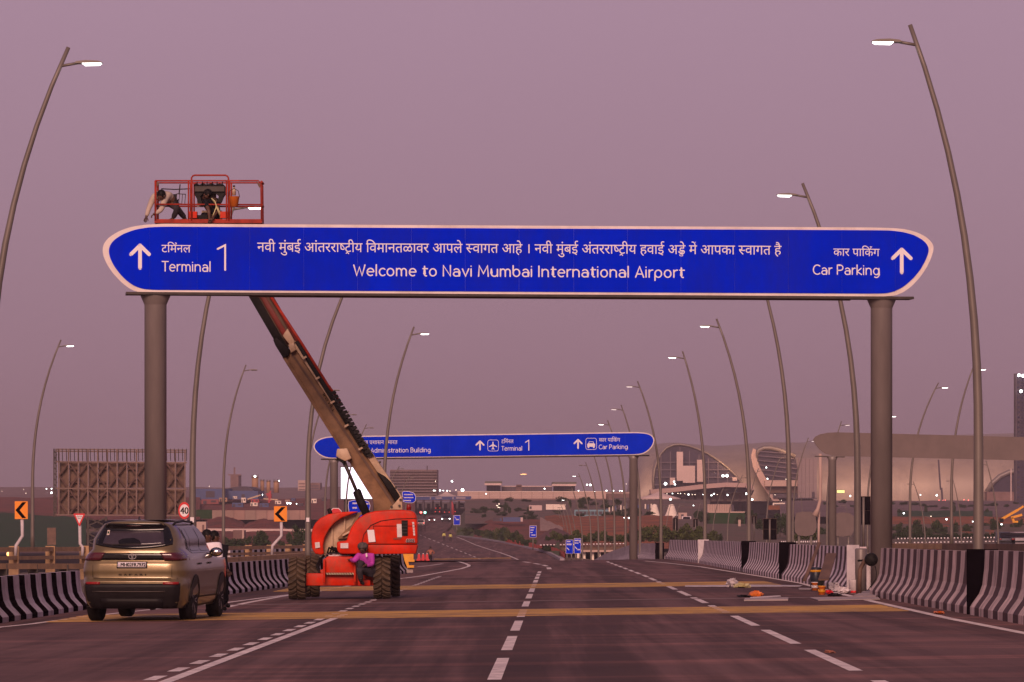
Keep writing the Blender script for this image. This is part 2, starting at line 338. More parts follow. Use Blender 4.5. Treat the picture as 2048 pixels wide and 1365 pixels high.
for k, (y, dz) in enumerate([(241, -0.003), (262, -0.5), (290, -1.6), (330, -3.2), (390, -4.0)]):
    m.v += [tuple(ru(u-(y-241)*0.045, y, dz)) for u in (0.3, 4.2, 8.4)]
for i in range(4):
    for k in range(2): m.f.append((i*3+k, i*3+k+1, (i+1)*3+k+1, (i+1)*3+k)); m.m.append(0); m.sm.append(True)
tag(m.build('ramp_road', M['asphalt']), kind='structure')
def sstep(a, b, x): t = max(0, min(1, (x-a)/(b-a))); return t*t*(3-2*t)
rg = random.Random(3)
def th(x, Y):
    base = -8.8+0.25*math.sin(x*0.03)+0.2*math.sin(Y*0.017+x*0.01)
    if Y < 246:
        u = uw(x, Y); k = sstep(-44, -30, u)*(1-sstep(9.5, 20, u))*(1-sstep(243, 246, Y)) if Y < 246 else 0
        return base*(1-k)+(zr(x, Y)-0.28)*k
    r = lbz(Y)
    if r:
        z, xl, xr = r; k = sstep(xl-22, xl-3, x)*(1-sstep(xr+3, xr+16, x))
        return base*(1-k)+(z-0.5)*k
    return base
m = MB(); Ys = [5, 12]+[20+7*i for i in range(32)]+[242, 245, 250]+[265+25*i for i in range(50)]+[1550, 1700, 2000, 2500, 3200, 4200, 6000]; NX = 150
for Y in Ys:
    hw = 60+0.16*Y if Y < 2000 else 0.35*Y
    m.v += [(-hw+2*hw*k/(NX-1), Y, th(-hw+2*hw*k/(NX-1), Y)) for k in range(NX)]
for i in range(len(Ys)-1):
    for k in range(NX-1): m.f.append((i*NX+k, i*NX+k+1, (i+1)*NX+k+1, (i+1)*NX+k)); m.m.append(0); m.sm.append(True)
tag(m.build('ground', M['ground']), kind='structure')
# ---- markings, 4 mm sheets above the asphalt
def ribbon(mb, pts, w, mi=0):
    pts = [Vector(p) for p in pts]; vs = []
    for i, p in enumerate(pts):
        d = (pts[min(i+1, len(pts)-1)]-pts[max(i-1, 0)]); d.z = 0; d.normalize(); n = Vector((d.y, -d.x, 0))
        for sgn in (-1, 1):
            q = p+n*sgn*w/2; q.z = p.z+0.013*n.x*sgn*w/2; vs.append(q)
    mb.add(vs, [(2*i, 2*i+1, 2*i+3, 2*i+2) for i in range(len(pts)-1)], mi)
def along(u, y0, y1, st=6.0, dz=0.004):
    n = max(1, int((y1-y0)/st)); return [ru(u, y0+(y1-y0)*i/n, dz) for i in range(n+1)]
line_root = None
def marking(name, fn, material=None, w=0.16):
    mb = MB(); fn(mb); return tag(mb.build(name, material or M['roadpaint']), kind='structure')
def dash(name, pts, w=0.14):
    mb = MB(); ribbon(mb, pts, w); o = mb.build(name, M['roadpaint'], lane_lines); return o
lane_lines = bpy.data.objects.new('lane_lines', None); col.objects.link(lane_lines); lane_lines['kind'] = 'structure'
for k in range(14):
    y0 = 42.4+10.9*k
    if y0+7.5 > 178: break
    dash('lane_dash', along(-0.60, y0, y0+7.5))
for k in range(-1, 18):
    y0 = 43.7+10.9*k
    if y0+8.0 > 236: break
    u = 3.06 if y0 < 140 else 3.06-(y0-140)*0.004
    dash('lane_dash', along(u, y0, y0+8.0))
for a, b in (((1099, 1139), (1097, 1135.5)), ((1094, 1133), (1086, 1130.5)), ((1080, 1129.3), (1068, 1127.3)), ((1060, 1126), (1047, 1124))): dash('lane_dash', [rd(*a, .004), rd(*b, .004)], 0.2)
dash('edge_line', along(-3.90, 40, 80.5))
for k in range(42): dash('block_dash', along(-4.12, 38+2.8*k, 39.4+2.8*k))
ep = [(2110, 1279), (2048, 1267), (1900, 1238), (1748, 1204), (1660, 1183), (1602, 1167), (1520, 1153), (1400, 1134), (1330, 1126), (1290, 1122.5)]
dash('edge_line', [rd(*p, .004) for p in ep], 0.16)
dash('edge_line', [rd(*p, .004) for p in ((-60, 1263), (0, 1255), (60, 1249), (170, 1234), (300, 1220), (445, 1207), (520, 1197), (640, 1183))], 0.15)
dash('edge_line', [rd(*p, .004) for p in ((448, 1216), (500, 1205), (560, 1194), (640, 1182), (700, 1172), (760, 1163), (840, 1153), (890, 1144), (922, 1138), (937, 1133.5), (938, 1131), (932, 1128), (920, 1124.5), (905, 1122))], 0.17)
dash('edge_line', [rd(*p, .004) for p in ((836, 1134), (860, 1131.5), (886, 1128))], 0.16)
dash('edge_line', [lb(*p, .02) for p in ((1036, 1120), (1020, 1113), (1000, 1106), (980, 1100), (950, 1090), (930, 1081), (913, 1074.5))], 0.22)
for k in range(14):
    dash('lane_dash', [lb(960-9*k, 1119-3.6*k, .02), lb(956-9*k, 1117-3.6*k, .02)], 0.2)
def strip(mb, y0, y1, ul, ur):
    mb.add([ru(ul, y0, .006), ru(ur, y0, .006), ru(ur, y1, .006), ru(ul, y1, .006)], [(0, 1, 2, 3)])
rumble = bpy.data.objects.new('rumble_strips', None); col.objects.link(rumble); rumble['kind'] = 'structure'
for y0, y1, n, ul, ur in ((76.0, 83.2, 6, -9.0, 6.25), (116, 126, 6, -7.6, 6.1)):
    st = (y1-y0)/n
    for k in range(n):
        mb = MB(); a, b = y0+k*st, y0+k*st+st*0.62
        vs = [ru(ul, a, .008), ru(ur, a, .008), ru(ur, b, .008), ru(ul, b, .008)]; lo = [v-Vector((0, 0, .007)) for v in vs]
        mb.prism(vs, lo); mb.build('rumble_stripe', M['yellowpaint'], rumble)
m = MB()
for y0, w_, ul, ur in ((92.6, 0.9, -9.2, 6.6), (148, 0.8, -6.3, 6.4)): strip(m, y0, y0+w_, ul, ur)
tag(m.build('expansion_joint', M['joint']), kind='structure')
for k in range(3):
    a_, b_ = lb(868, 1120.0-.7*k, .03), lb(1022, 1117.6-.7*k, .03); mb = MB(); d_ = Vector((0, 1.3, 0)); vs = [a_, b_, b_+d_, a_+d_]; lo = [v-Vector((0, 0, .02)) for v in vs]; mb.prism(vs, lo); mb.build('rumble_stripe', M['yellowpaint'], rumble)
rf = random.Random(9); mb = MB()
for k in range(70):
    p_ = lb(870+rf.uniform(0, 150), 1080+rf.uniform(0, 38), .02); w_ = rf.uniform(.08, .28); mb.add([p_, p_+Vector((w_, .1, 0)), p_+Vector((w_*.8, .9, 0)), p_+Vector((-.05, .7, 0))], [(0, 1, 2, 3)])
tag(mb.build('paper_scraps', M['roadpaint']), 'pale scraps of litter strewn over the far road', 'litter', kind='stuff')
# kerb and verge at the right edge of the far road
kp = [(1119, 1121.2), (1104, 1112), (1090, 1106.6), (1075, 1102), (1060, 1098.6), (1030, 1092), (1000, 1085.5), (960, 1078.5), (914, 1073.2)]
m = MB()
pts = [lb(*p) for p in kp]
for a, b in zip(pts, pts[1:]): m.bar(a+Vector((.3, 0, .05)), b+Vector((.3, 0, .05)), 0.5, 0.35)
tag(m.build('kerb', M['lilac']), kind='structure')
# ---------------------------------------------------------------- concrete barriers
PROF = [(0, 0), (0, .15), (.035, .21), (.15, .37), (.205, .52), (.235, .78), (.25, 1.10), (.45, 1.10), (.47, .6), (.52, .37), (.68, .15), (.68, 0)]
def barrier(path, side, label, m1, m2, L=0.78, h=1.0, endcap=None, plain=False, flip=0, capw=.5):
    """path on the toe line from near to far; side +1: the back lies towards +X"""
    path = [Vector(p) for p in path]; cum = [0]
    for a, b in zip(path, path[1:]): cum.append(cum[-1]+(b-a).length)
    def at(s):
        for i in range(len(path)-1):
            if s <= cum[i+1] or i == len(path)-2:
                t = (s-cum[i])/(cum[i+1]-cum[i]); d = (path[i+1]-path[i]).normalized()
                return path[i].lerp(path[i+1], t), d
    tot = cum[-1]; n = max(1, round(tot/L)); L = tot/n; mb = MB()
    rings = []
    for k in range(n+1):
        p, d = at(k*L); o = Vector((d.y, -d.x, 0)).normalized()*side
        rings.append([p+o*a+Vector((0, 0, z*h-0.02)) for a, z in PROF])
    for k in range(n):
        mi = (k+flip) % 2
        q = len(PROF); mb.add(rings[k]+rings[k+1], [(i, i+1, q+i+1, q+i) for i in range(q-1)], 0 if plain else mi)
    mb.add(rings[0], [tuple(range(len(PROF)))], 0); mb.add(rings[-1], [tuple(range(len(PROF)))], 0)
    root = thing('concrete_barrier', path[0], label, 'barrier', 'road barriers')
    mb.build('barrier_body', [m1, m2], root)
    if endcap:
        d = (path[1]-path[0]).normalized(); o = Vector((d.y, -d.x, 0)).normalized()*side; p = path[0]-d*0.12
        e = MB(); a = [p+o*x+Vector((0, 0, z)) for x, z in ((-.02, -.02), (-.02, 1.125*h), (capw, 1.125*h), (capw, -.02))]
        e.prism(a, [v+d*0.115 for v in a]); e.build('end_plate', endcap, root)
    return root
def rpath(lst): return [rd(px, py) for px, py in lst]
FS = M['farstripe']; WS, DS, TS, BS = M['palestripe'], M['darkstripe'], M['tanstripe'], M['brownstripe']
barrier([ru(6.97, 58), ru(6.95, 72.0)], 1, 'pink and brown striped barrier cut by the right edge of the photo', TS, BS, .75)
barrier([ru(6.95, 72.4), ru(6.88, 94.0)], 1, 'pink and brown striped barrier with a black end, just right of the right gantry column', TS, BS, .75, endcap=M['blackpaint'], h=.975)
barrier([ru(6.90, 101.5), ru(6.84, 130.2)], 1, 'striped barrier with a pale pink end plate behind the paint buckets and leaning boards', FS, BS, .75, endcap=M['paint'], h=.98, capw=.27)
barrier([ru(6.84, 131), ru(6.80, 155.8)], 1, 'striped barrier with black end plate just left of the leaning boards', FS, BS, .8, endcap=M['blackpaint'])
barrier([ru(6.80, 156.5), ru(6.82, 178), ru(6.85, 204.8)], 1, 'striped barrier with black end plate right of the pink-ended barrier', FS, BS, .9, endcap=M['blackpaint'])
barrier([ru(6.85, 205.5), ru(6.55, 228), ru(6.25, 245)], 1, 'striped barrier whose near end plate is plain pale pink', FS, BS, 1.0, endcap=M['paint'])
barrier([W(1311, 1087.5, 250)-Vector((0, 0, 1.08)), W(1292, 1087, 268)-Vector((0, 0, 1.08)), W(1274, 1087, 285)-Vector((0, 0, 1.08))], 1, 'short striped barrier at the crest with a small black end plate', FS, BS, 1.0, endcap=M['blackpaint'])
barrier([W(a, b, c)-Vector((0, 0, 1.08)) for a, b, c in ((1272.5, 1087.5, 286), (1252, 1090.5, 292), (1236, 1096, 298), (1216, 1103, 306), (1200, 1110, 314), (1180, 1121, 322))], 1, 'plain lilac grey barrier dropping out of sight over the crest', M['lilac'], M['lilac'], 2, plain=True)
barrier([ru(-9.75, 63), ru(-9.75, 90.5)], -1, 'black and white striped barrier left of the parked car', WS, DS, .86, flip=1, h=.745)
barrier([ru(-8.55, 106.5), ru(-8.0, 127), ru(-7.5, 140), ru(-6.9, 150), ru(-5.65, 171)], -1, 'long black and white striped barrier curving behind the boom lift', WS, DS, .80, h=.745)
# yellow plastic end of the left barrier and red water barriers
p = rd(822, 1144); root = thing('crash_cushion', p, 'yellow plastic end block closing the striped barrier beside the boom lift', 'barrier end')
m = MB(); yp_ = [(806, 1108.5), (827, 1108.5), (827, 1119.5), (829, 1119.5), (829, 1124), (816.5, 1124), (818, 1131), (828, 1131), (828, 1136), (814.5, 1136), (809, 1122)]
m.prism([W(x, y, 163) for x, y in yp_], [W(x, y, 163)+Vector((0, .35, 0)) for x, y in yp_]); m.build('end_block', M['yellow'], root)
m = MB(); a_, b_ = W(813, 1136, 163.1), W(826, 1146, 163.1); m.box(((a_.x+b_.x)/2, 163.3, (a_.z+b_.z)/2), (b_.x-a_.x, .3, a_.z-b_.z)); m.build('foot', M['concrete'], root)
for k, (px, lab) in enumerate(((838, 'red water barrier nearest the boom lift, left of its two neighbours'), (846.5, 'red water barrier in the middle of three beside the boom lift'), (854, 'red water barrier closest to the standing man'))):
    p = W(px, 1123.5, 455); root = thing('water_barrier', p, lab, 'water barrier', 'red water barriers')
    m = MB(); pr = [(-.28, 0), (-.28, .18), (-.16, .32), (-.12, .72), (-.06, .8), (.06, .8), (.12, .72), (.16, .32), (.28, .18), (.28, 0)]
    m.prism([p+Vector((x, -.45, z)) for x, z in pr], [p+Vector((x, .45, z)) for x, z in pr])
    m.build('barrier_shell', mat('red_plastic', (.62, .02, .03), .4, 0, .1), root)
    m = MB(); m.box(p+Vector((0, 0, .83)), (.1, .1, .06)); m.build('filler_cap', M['signwhite'], root)
# ---------------------------------------------------------------- railings left of the road
def lerp_px(lst, px):
    for a, b in zip(lst, lst[1:]):
        if a[0] <= px <= b[0]: t = (px-a[0])/(b[0]-a[0]); return [a[i]*(1-t)+b[i]*t for i in range(len(a))]
    return lst[-1]
def railing(lst, posts, label, rails, pz, pw=0.34):
    # lst rows: px, Y, top row ... ; rails: list of (drop in metres, height)
    P = [W(a[0], a[2], a[1]) for a in lst]; root = thing('railing', (P[0].x, P[0].y, P[0].z-1.3), label, 'railing')
    for dz, hh in rails:
        m = MB()
        for a, b in zip(P, P[1:]): m.bar(a-Vector((0, 0, dz)), b-Vector((0, 0, dz)), .16, hh)
        m.build('rail', M['rust_rail'], root)
    for px in posts:
        q = lerp_px(lst, px); t = W(q[0], q[2], q[1]); m = MB(); m.box(t+Vector((0, .02, .12-pz/2)), (pw, .3, pz)); m.build('post', M['rust_rail'], root)
L1 = [(-60, 146, 1100), (170, 160, 1098.5), (450, 205, 1096.5), (660, 236, 1093)]
railing(L1, [-42, 28, 101, 169, 245, 318, 385, 443, 497, 540, 577, 612, 645], 'brown concrete post-and-rail parapet behind the left striped barrier', [(0.0, .16), (.30, .13)], 1.25)
root = thing('guard_rail', W(0, 1150, 130), 'thick brown guard rail directly above the left striped barrier', 'guard rail'); m = MB()
P = [W(-60, 1133, 126), W(170, 1133, 135), W(445, 1121, 150), W(560, 1114, 160), W(640, 1108.5, 168)]
for a, b in zip(P, P[1:]): m.bar(a, b, .2, .17)
m.build('beam', M['rust_rail'], root)
for px, py in ((5, 1145), (66, 1145), (127, 1145), (188, 1143), (470, 1129), (520, 1126), (570, 1122), (615, 1119)):
    q = lerp_px([(-60, 126), (170, 135), (445, 150), (640, 168)], px); t = W(px, py-4, q[1]); m = MB(); m.box(t, (.3, .2, .36)); m.build('post', M['dark_steel'], root)
# far black and white kerb wall of the ramp
m1 = [(455, 240, 1108), (640, 262, 1101)]
root = thing('kerb_wall', W(455, 1110, 240), 'low black and white kerb wall beyond the brown parapet', 'kerb')
for k in range(34):
    a = lerp_px(m1, 455+5.4*k); b = lerp_px(m1, 455+5.4*(k+1)); m = MB()
    m.bar(W(a[0], a[2], a[1]), W(b[0], b[2], b[1]), .3, .36); m.build('kerb_block', M['paint'] if k % 2 == 0 else M['blackpaint'], root)
# brown parapet behind the right barrier
root = thing('parapet', W(1785, 1100, 108), 'low brown parapet ledge behind the right striped barrier', 'parapet'); m = MB()
m.bar(W(1783, 1092, 112), W(1905, 1093.5, 104), .5, .13); m.build('ledge', M['rust_rail'], root)
m = MB(); m.bar(W(1783, 1098, 113), W(1905, 1100, 105), .35, .12); m.build('lower_ledge', M['brown'], root)
for k in range(8): m = MB(); m.box(W(1790+14*k, 1096, 111.5-k), (.06, .3, .2)); m.build('post', M['red'], root)
m = MB(); m.bar(W(1905, 1096, 101), W(2110, 1098, 90), .5, .2); m.build('ledge', M['brown'], root)
# ---------------------------------------------------------------- lettering
def arc(cx, cy, rx, ry, a0, a1, n=9): return [(cx+rx*math.cos(R(a0+(a1-a0)*i/n)), cy+ry*math.sin(R(a0+(a1-a0)*i/n))) for i in range(n+1)]
xr = 0.27
def bowl(cx=.27, a0=0, a1=360): return arc(cx, .345, xr, .345, a0, a1, 16)
GL = {  # rounded single-weight letters: strokes, advance (cap height 1, x-height .69)
 'T': ([[(0, 1), (.62, 1)], [(.31, 1), (.31, 0)]], .66), 'W': ([[(0, 1), (.24, 0), (.46, .8), (.68, 0), (.92, 1)]], 1.0),
 'N': ([[(0, 0), (0, 1), (.58, 0), (.58, 1)]], .74), 'M': ([[(0, 0), (.06, 1), (.40, .25), (.74, 1), (.80, 0)]], .96), 'I': ([[(0, 0), (0, 1)]], .17),
 'A': ([[(0, 0), (.33, 1), (.66, 0)], [(.11, .3), (.55, .3)]], .76), 'C': ([arc(.40, .5, .40, .5, 50, 310, 16)], .76), 'P': ([[(0, 0), (0, 1), (.30, 1)]+arc(.30, .72, .26, .28, 90, -90)+[(0, .44)]], .68),
 'B': ([[(0, 0), (0, 1), (.30, 1)]+arc(.30, .76, .22, .24, 90, -90)+[(0, .52)], [(.30, .52)]+arc(.32, .26, .25, .26, 90, -90)+[(0, 0)]], .72),
 'e': ([[(.02, .36), (.53, .36)]+arc(.28, .345, .27, .345, 8, 305, 16)], .66), 'r': ([[(0, 0), (0, .69)], arc(.26, .40, .26, .29, 180, 82)], .38),
 'm': ([[(0, 0), (0, .69)], arc(.20, .43, .20, .26, 180, 0)+[(.40, 0)], arc(.60, .43, .20, .26, 180, 0)+[(.80, 0)]], .95),
 'n': ([[(0, 0), (0, .69)], arc(.25, .42, .25, .27, 180, 0)+[(.50, 0)]], .65), 'u': ([[(0, .69), (0, .27)]+arc(.25, .27, .25, .27, 180, 360), [(.50, .69), (.50, 0)]], .65),
 'i': ([[(0, 0), (0, .69)], [(0, .93), (0, .95)]], .16), 'a': ([[(.48, 0), (.48, .42)]+arc(.24, .42, .24, .27, 0, 140), [(.48, .40), (.22, .40)]+arc(.20, .20, .20, .20, 90, 270)+[(.48, .03)]], .63),
 'l': ([[(0, 0), (0, 1.03)]], .16), 'c': ([bowl(.27, 48, 312)], .54), 'o': ([bowl()], .68), 't': ([[(.14, .92), (.14, .16)]+arc(.28, .16, .14, .16, 180, 280), [(0, .69), (.38, .69)]], .46),
 'v': ([[(0, .69), (.26, 0), (.52, .69)]], .62), 'b': ([[(0, 1.03), (0, .345)], bowl()], .68), 'd': ([[(.54, 1.03), (.54, 0)], bowl()], .70),
 'p': ([[(0, .345), (0, -.30)], bowl()], .68), 'k': ([[(0, 0), (0, 1.03)], [(.42, .69), (.02, .32), (.46, 0)]], .56), 'g': ([bowl(), [(.54, .69), (.54, -.08)]+arc(.28, -.06, .26, .24, 0, -130)], .70),
 's': ([[(.40, .62), (.22, .69), (.05, .60), (.07, .44), (.36, .28), (.41, .12), (.22, 0), (.01, .08)]], .52), '1': ([[(0, .80), (.30, 1.0), (.30, 0)]], .5), ' ': ([], .30), '.': ([[(0, 0), (0, .01)]], .2)}
for _c in GL:
    if _c != ' ': GL[_c] = (GL[_c][0], GL[_c][1]+.10)
GL[' '] = ([], .36)
def stroke(pts, w):                                # closed outline of a round-ended stroke
    pts = [Vector((a, b)) for a, b in pts]; L, Rr = [], []; n = len(pts)
    if n > 2 and (pts[0]-pts[-1]).length < 1e-3:
        out = []
        for i in range(n-1):
            d = (pts[(i+1) % (n-1)]-pts[i-1 if i else n-2]).normalized(); nn = Vector((-d.y, d.x)); out.append((pts[i]+nn*w/2, pts[i]-nn*w/2))
        return ('ring', out)
    for i, p in enumerate(pts):
        if i == 0: d = (pts[1]-p).normalized(); k = 1
        elif i == n-1: d = (p-pts[i-1]).normalized(); k = 1
        else:
            d1 = (p-pts[i-1]).normalized(); d2 = (pts[i+1]-p).normalized(); d = (d1+d2)
            d = d.normalized() if d.length > .05 else d1; k = min(1.9, 1/max(.3, d.dot(d2)))
        nn = Vector((-d.y, d.x)); L.append(p+nn*w/2*k); Rr.append(p-nn*w/2*k)
    d0 = (pts[0]-pts[1]).normalized(); d1 = (pts[-1]-pts[-2]).normalized()
    def cap(p, d): a = math.atan2(d.y, d.x); return [p+Vector((math.cos(a+t), math.sin(a+t)))*w/2 for t in (-1.05, -.52, 0, .52, 1.05)]
    return ('band', L, Rr, cap(pts[0], d0), cap(pts[-1], d1))
def add_stroke(mb, pts, w, fn, z, mi=0):
    s = stroke(pts, w)
    if s[0] == 'ring':
        o = s[1]; n = len(o); vs = []
        for a, b in o: vs += [fn(a.x, a.y, z), fn(b.x, b.y, z)]
        mb.add(vs, [(2*i, 2*i+1, (2*i+3) % (2*n), (2*i+2) % (2*n)) for i in range(n)], mi)
    else:
        _, L, Rr, c0, c1 = s; n = len(L)
        vs = [fn(a.x, a.y, z) for a in L]+[fn(a.x, a.y, z) for a in Rr]+[fn(a.x, a.y, z) for a in c0]+[fn(a.x, a.y, z) for a in c1]
        fs = [(i, i+1, n+i+1, n+i) for i in range(n-1)]
        fs += [(0, 2*n+4, 2*n+3, 2*n+2, 2*n+1, 2*n, n), (n-1, 2*n-1, 2*n+5, 2*n+6, 2*n+7, 2*n+8, 2*n+9)]
        mb.add(vs, fs, mi)
def latin(mb, plane, text, px0, px1, base0, base1, cap, off, w=.112):
    tot = sum(GL[c][1] for c in text)-.1; sx = (px1-px0)/tot; pen = 0; k = 0
    for c in text:
        for st in GL[c][0]:
            k += 1; zz = off+.0012*(k % 4)
            def fn(x, y, z, pen=pen): X = px0+(pen+x)*sx; return plane.P(X, base0+(base1-base0)*(X-px0)/(px1-px0)-y*cap, z)
            # keep the stroke weight even although x and y scale differ a little
            add_stroke(mb, st, w, fn, zz)
        pen += GL[c][1]
_gc = {}
def glyph(ch):                                     # triangles of one built-in font character and its advance
    if ch in _gc: return _gc[ch]
    def geo(t):
        c = bpy.data.curves.new('g', 'FONT'); c.body = t; c.size = 1; c.resolution_u = 4; o = bpy.data.objects.new('g', c); col.objects.link(o)
        dg = bpy.context.evaluated_depsgraph_get(); dg.update(); me = bpy.data.meshes.new_from_object(o.evaluated_get(dg))
        v = [(p.co.x, p.co.y) for p in me.vertices]; f = [tuple(q.vertices) for q in me.polygons]
        bpy.data.objects.remove(o); bpy.data.curves.remove(c); bpy.data.meshes.remove(me); return v, f
    v, f = geo(ch) if ch != ' ' else ([], [])
    v2, _ = geo(ch+'|'); v3, _ = geo('|')
    _gc[ch] = (v, f, .262 if ch == 'ि' else max(p[0] for p in v2)-max(p[0] for p in v3)); return _gc[ch]
def clip_half(v, f, xmax):                         # half form of a letter: what lies left of its stem
    bm = bmesh.new(); vs = [bm.verts.new((a, b, 0)) for a, b in v]
    for q in f:
        try: bm.faces.new([vs[i] for i in q])
        except ValueError: pass
    bmesh.ops.bisect_plane(bm, geom=bm.verts[:]+bm.edges[:]+bm.faces[:], plane_co=(xmax, 0, 0), plane_no=(1, 0, 0), clear_outer=True)
    bm.verts.index_update(); r = ([(p.co.x, p.co.y) for p in bm.verts], [tuple(q.index for q in fc.verts) for fc in bm.faces]); bm.free(); return r
def letters(tokens):                               # -> list of (verts, faces) in em units, total advance
    out = []; pen = 0
    for t in tokens:
        if isinstance(t, str):
            for ch in t:
                v, f, a = glyph(ch)
                if v: out.append(([(x+pen, y) for x, y in v], f))
                pen += a
        elif t[0] == 'half':
            v, f, a = glyph(t[1]); cut = max(x for x, y in v if y < .08)-.082; v, f = clip_half(v, f, cut)
            out.append(([(x+pen, y) for x, y in v], f)); pen += cut-min(x for x, y in v)+.01 if False else cut
        elif t[0] == 'over':                       # small mark: polyline stroke placed relative to the pen
            out.append(('stroke', [(pen+x, y) for x, y in t[1]]))
        elif t[0] == 'sub':                        # letter scaled and set under / inside the previous one
            v, f, a = glyph(t[1]); sc_, dx, dy = t[2:]; out.append(([(pen+dx+x*sc_, y*sc_+dy) for x, y in v], f))
        elif t[0] == 'kern': pen += t[1]
    return out, pen
def indic(mb, plane, tokens, px0, px1, base0, base1, hgt, off):
    """hgt: pixels from the baseline to the headline"""
    out, tot = letters(tokens); v, f, a = glyph('न'); hl = max(y for x, y in v); sy = hgt/hl; sx = (px1-px0)/tot
    for k, g in enumerate(out):
        zz = off+.0012*(k % 5)
        def fn(x, y, z): X = px0+x*sx; return plane.P(X, base0+(base1-base0)*(X-px0)/(px1-px0)-y*sy, z)
        if g[0] == 'stroke': add_stroke(mb, g[1], .06, fn, zz+.002)
        else: mb.add([fn(x, y, zz) for x, y in g[0]], g[1])
def plain(mb, fn, text, x0, x1, y0, y1, off=0.0, mi=0, bold=0.0):   # built-in font fitted in a box; fn(x, y, off)
    gs = []; pen = 0
    for ch in text:
        v, f, a = glyph(ch)
        if v: gs.append(([(x+pen, y) for x, y in v], f))
        pen += a
    xs = [x for v, f in gs for x, y in v]; yy = [y for v, f in gs for x, y in v]; a, b, c, d = min(xs), max(xs), min(yy), max(yy)
    for k, (v, f) in enumerate(gs):
        for sft in ((0,) if not bold else (-bold, 0, bold)):
            mb.add([fn(x0+(x-a)/(b-a)*(x1-x0)+sft, y0+(y-c)/(d-c)*(y1-y0), off+.0008*(k % 3)+abs(sft)*.01) for x, y in v], f, mi)
REPH = [(-.02, .66), (.0, .80), (-.10, .84), (-.17, .76)]
def H(dx): return ('over', [(dx+a, b) for a, b in REPH])
NAVI = ['नवी मुंबई ']
ASHTRI = [('half', 'ष', .10), 'टी', ('over', [(-.66, -.10), (-.56, -.03), (-.46, -.12)])]
SVAGAT = [('half', 'स', .16), 'वागत']
TERM = ['ट', 'िम', ('over', [(-.10, .63), (-.04, .78), (-.13, .82)]), 'नल']
PARK = ['कार प', 'ा', 'िक', ('over', [(-.24, .63), (-.18, .78), (-.27, .82)]), ('over', [(-.12, .80), (-.12, .81)]), 'ग']
# ---------------------------------------------------------------- gantry signs
def arrow(mb, plane, px, ytop, ybot, hw, w, off):
    hh = hw*0.98
    for k, pts in enumerate(([(px, -ybot), (px, -ytop)], [(px-hw, -(ytop+hh)), (px, -ytop)], [(px, -ytop), (px+hw, -(ytop+hh))])):
        add_stroke(mb, pts, w, lambda x, y, z: plane.P(x, -y, z), off+.002*k)
def clipx(poly, a, b):
    def half(p, x, keep):
        out = []
        for i in range(len(p)):
            q, r = p[i], p[(i+1) % len(p)]; iq, ir = keep(q[0]), keep(r[0])
            if iq: out.append(q)
            if iq != ir: t = (x-q[0])/(r[0]-q[0]); out.append((x, q[1]+(r[1]-q[1])*t))
        return out
    p = half(poly, a, lambda x: x >= a); return half(p, b, lambda x: x <= b) if p else p
def flat(mb, plane, poly, o0, o1, mi=0):
    mb.prism([plane.P(x, y, o1) for x, y in poly], [plane.P(x, y, o0) for x, y in poly], mi)
mg = 2.0/17.3; PG = Plane(96.0-mg*(1037-CX)*96/F, mg)
OUT = [(330, 448.5), (290, 450.5), (262, 455), (238, 463.5), (219, 475.5), (209, 487), (205.5, 500), (208, 515), (216, 532), (228, 549), (243, 565), (258, 577), (272, 584), (290, 586.5), (320, 587), (1760, 594), (1788, 592.5), (1805, 586), (1822, 574), (1838, 557), (1852, 537), (1862, 516), (1867, 498), (1864, 487), (1852, 475), (1832, 465), (1808, 459), (1780, 457), (1740, 456)]
INN = [(330, 454.5), (300, 455.5), (272, 460), (248, 468.5), (230, 480), (221, 491), (218, 503), (221, 517), (229, 533), (241, 549), (255, 563), (270, 573), (288, 579), (310, 580.5), (1740, 588), (1772, 587.5), (1790, 583), (1808, 573), (1825, 558), (1840, 540), (1851, 520), (1857, 503), (1855, 492), (1845, 481), (1827, 471), (1805, 465), (1780, 462), (1740, 461.5)]
def chaikin(poly, it=2):
    for _ in range(it):
        out = []
        for i in range(len(poly)):
            a, b = poly[i], poly[(i+1) % len(poly)]; L_ = math.hypot(b[0]-a[0], b[1]-a[1]); t = min(.25, 4/L_)
            out += [(a[0]+(b[0]-a[0])*t, a[1]+(b[1]-a[1])*t), (b[0]-(b[0]-a[0])*t, b[1]-(b[1]-a[1])*t)]
        poly = out
    return poly
OUT, INN = chaikin(OUT), chaikin(INN)
g1 = thing('sign_gantry', ru(-.8, 96), 'nearest blue overhead sign gantry welcoming travellers to the airport', 'sign gantry')
def tri_flat(mb, plane, poly, o0, o1): flat(mb, plane, poly, o0, o1)
m = MB()                                           # white border as a ring with depth
vs = [PG.P(x, y, .10) for x, y in OUT]+[PG.P(x, y, -.10) for x, y in OUT]; n = len(OUT)
m.add(vs, [(k, (k+1) % n, n+(k+1) % n, n+k) for k in range(n)]); m.f.append(tuple(range(n))); m.m.append(0); m.sm.append(False); m.f.append(tuple(range(n, 2*n))); m.m.append(0); m.sm.append(False)
m.build('sign_border', M['white'], g1)
seams = [218, 300, 395, 500, 608, 715.5, 823, 930.5, 1038, 1147.5, 1254.5, 1361.5, 1469, 1576, 1683, 1790, 1858]
for a, b in zip(seams, seams[1:]):
    pl = clipx(INN, a+.09, b-.09); m = MB(); flat(m, PG, pl, .1005, .118); m.build('panel', M['blue'], g1)
m = MB()
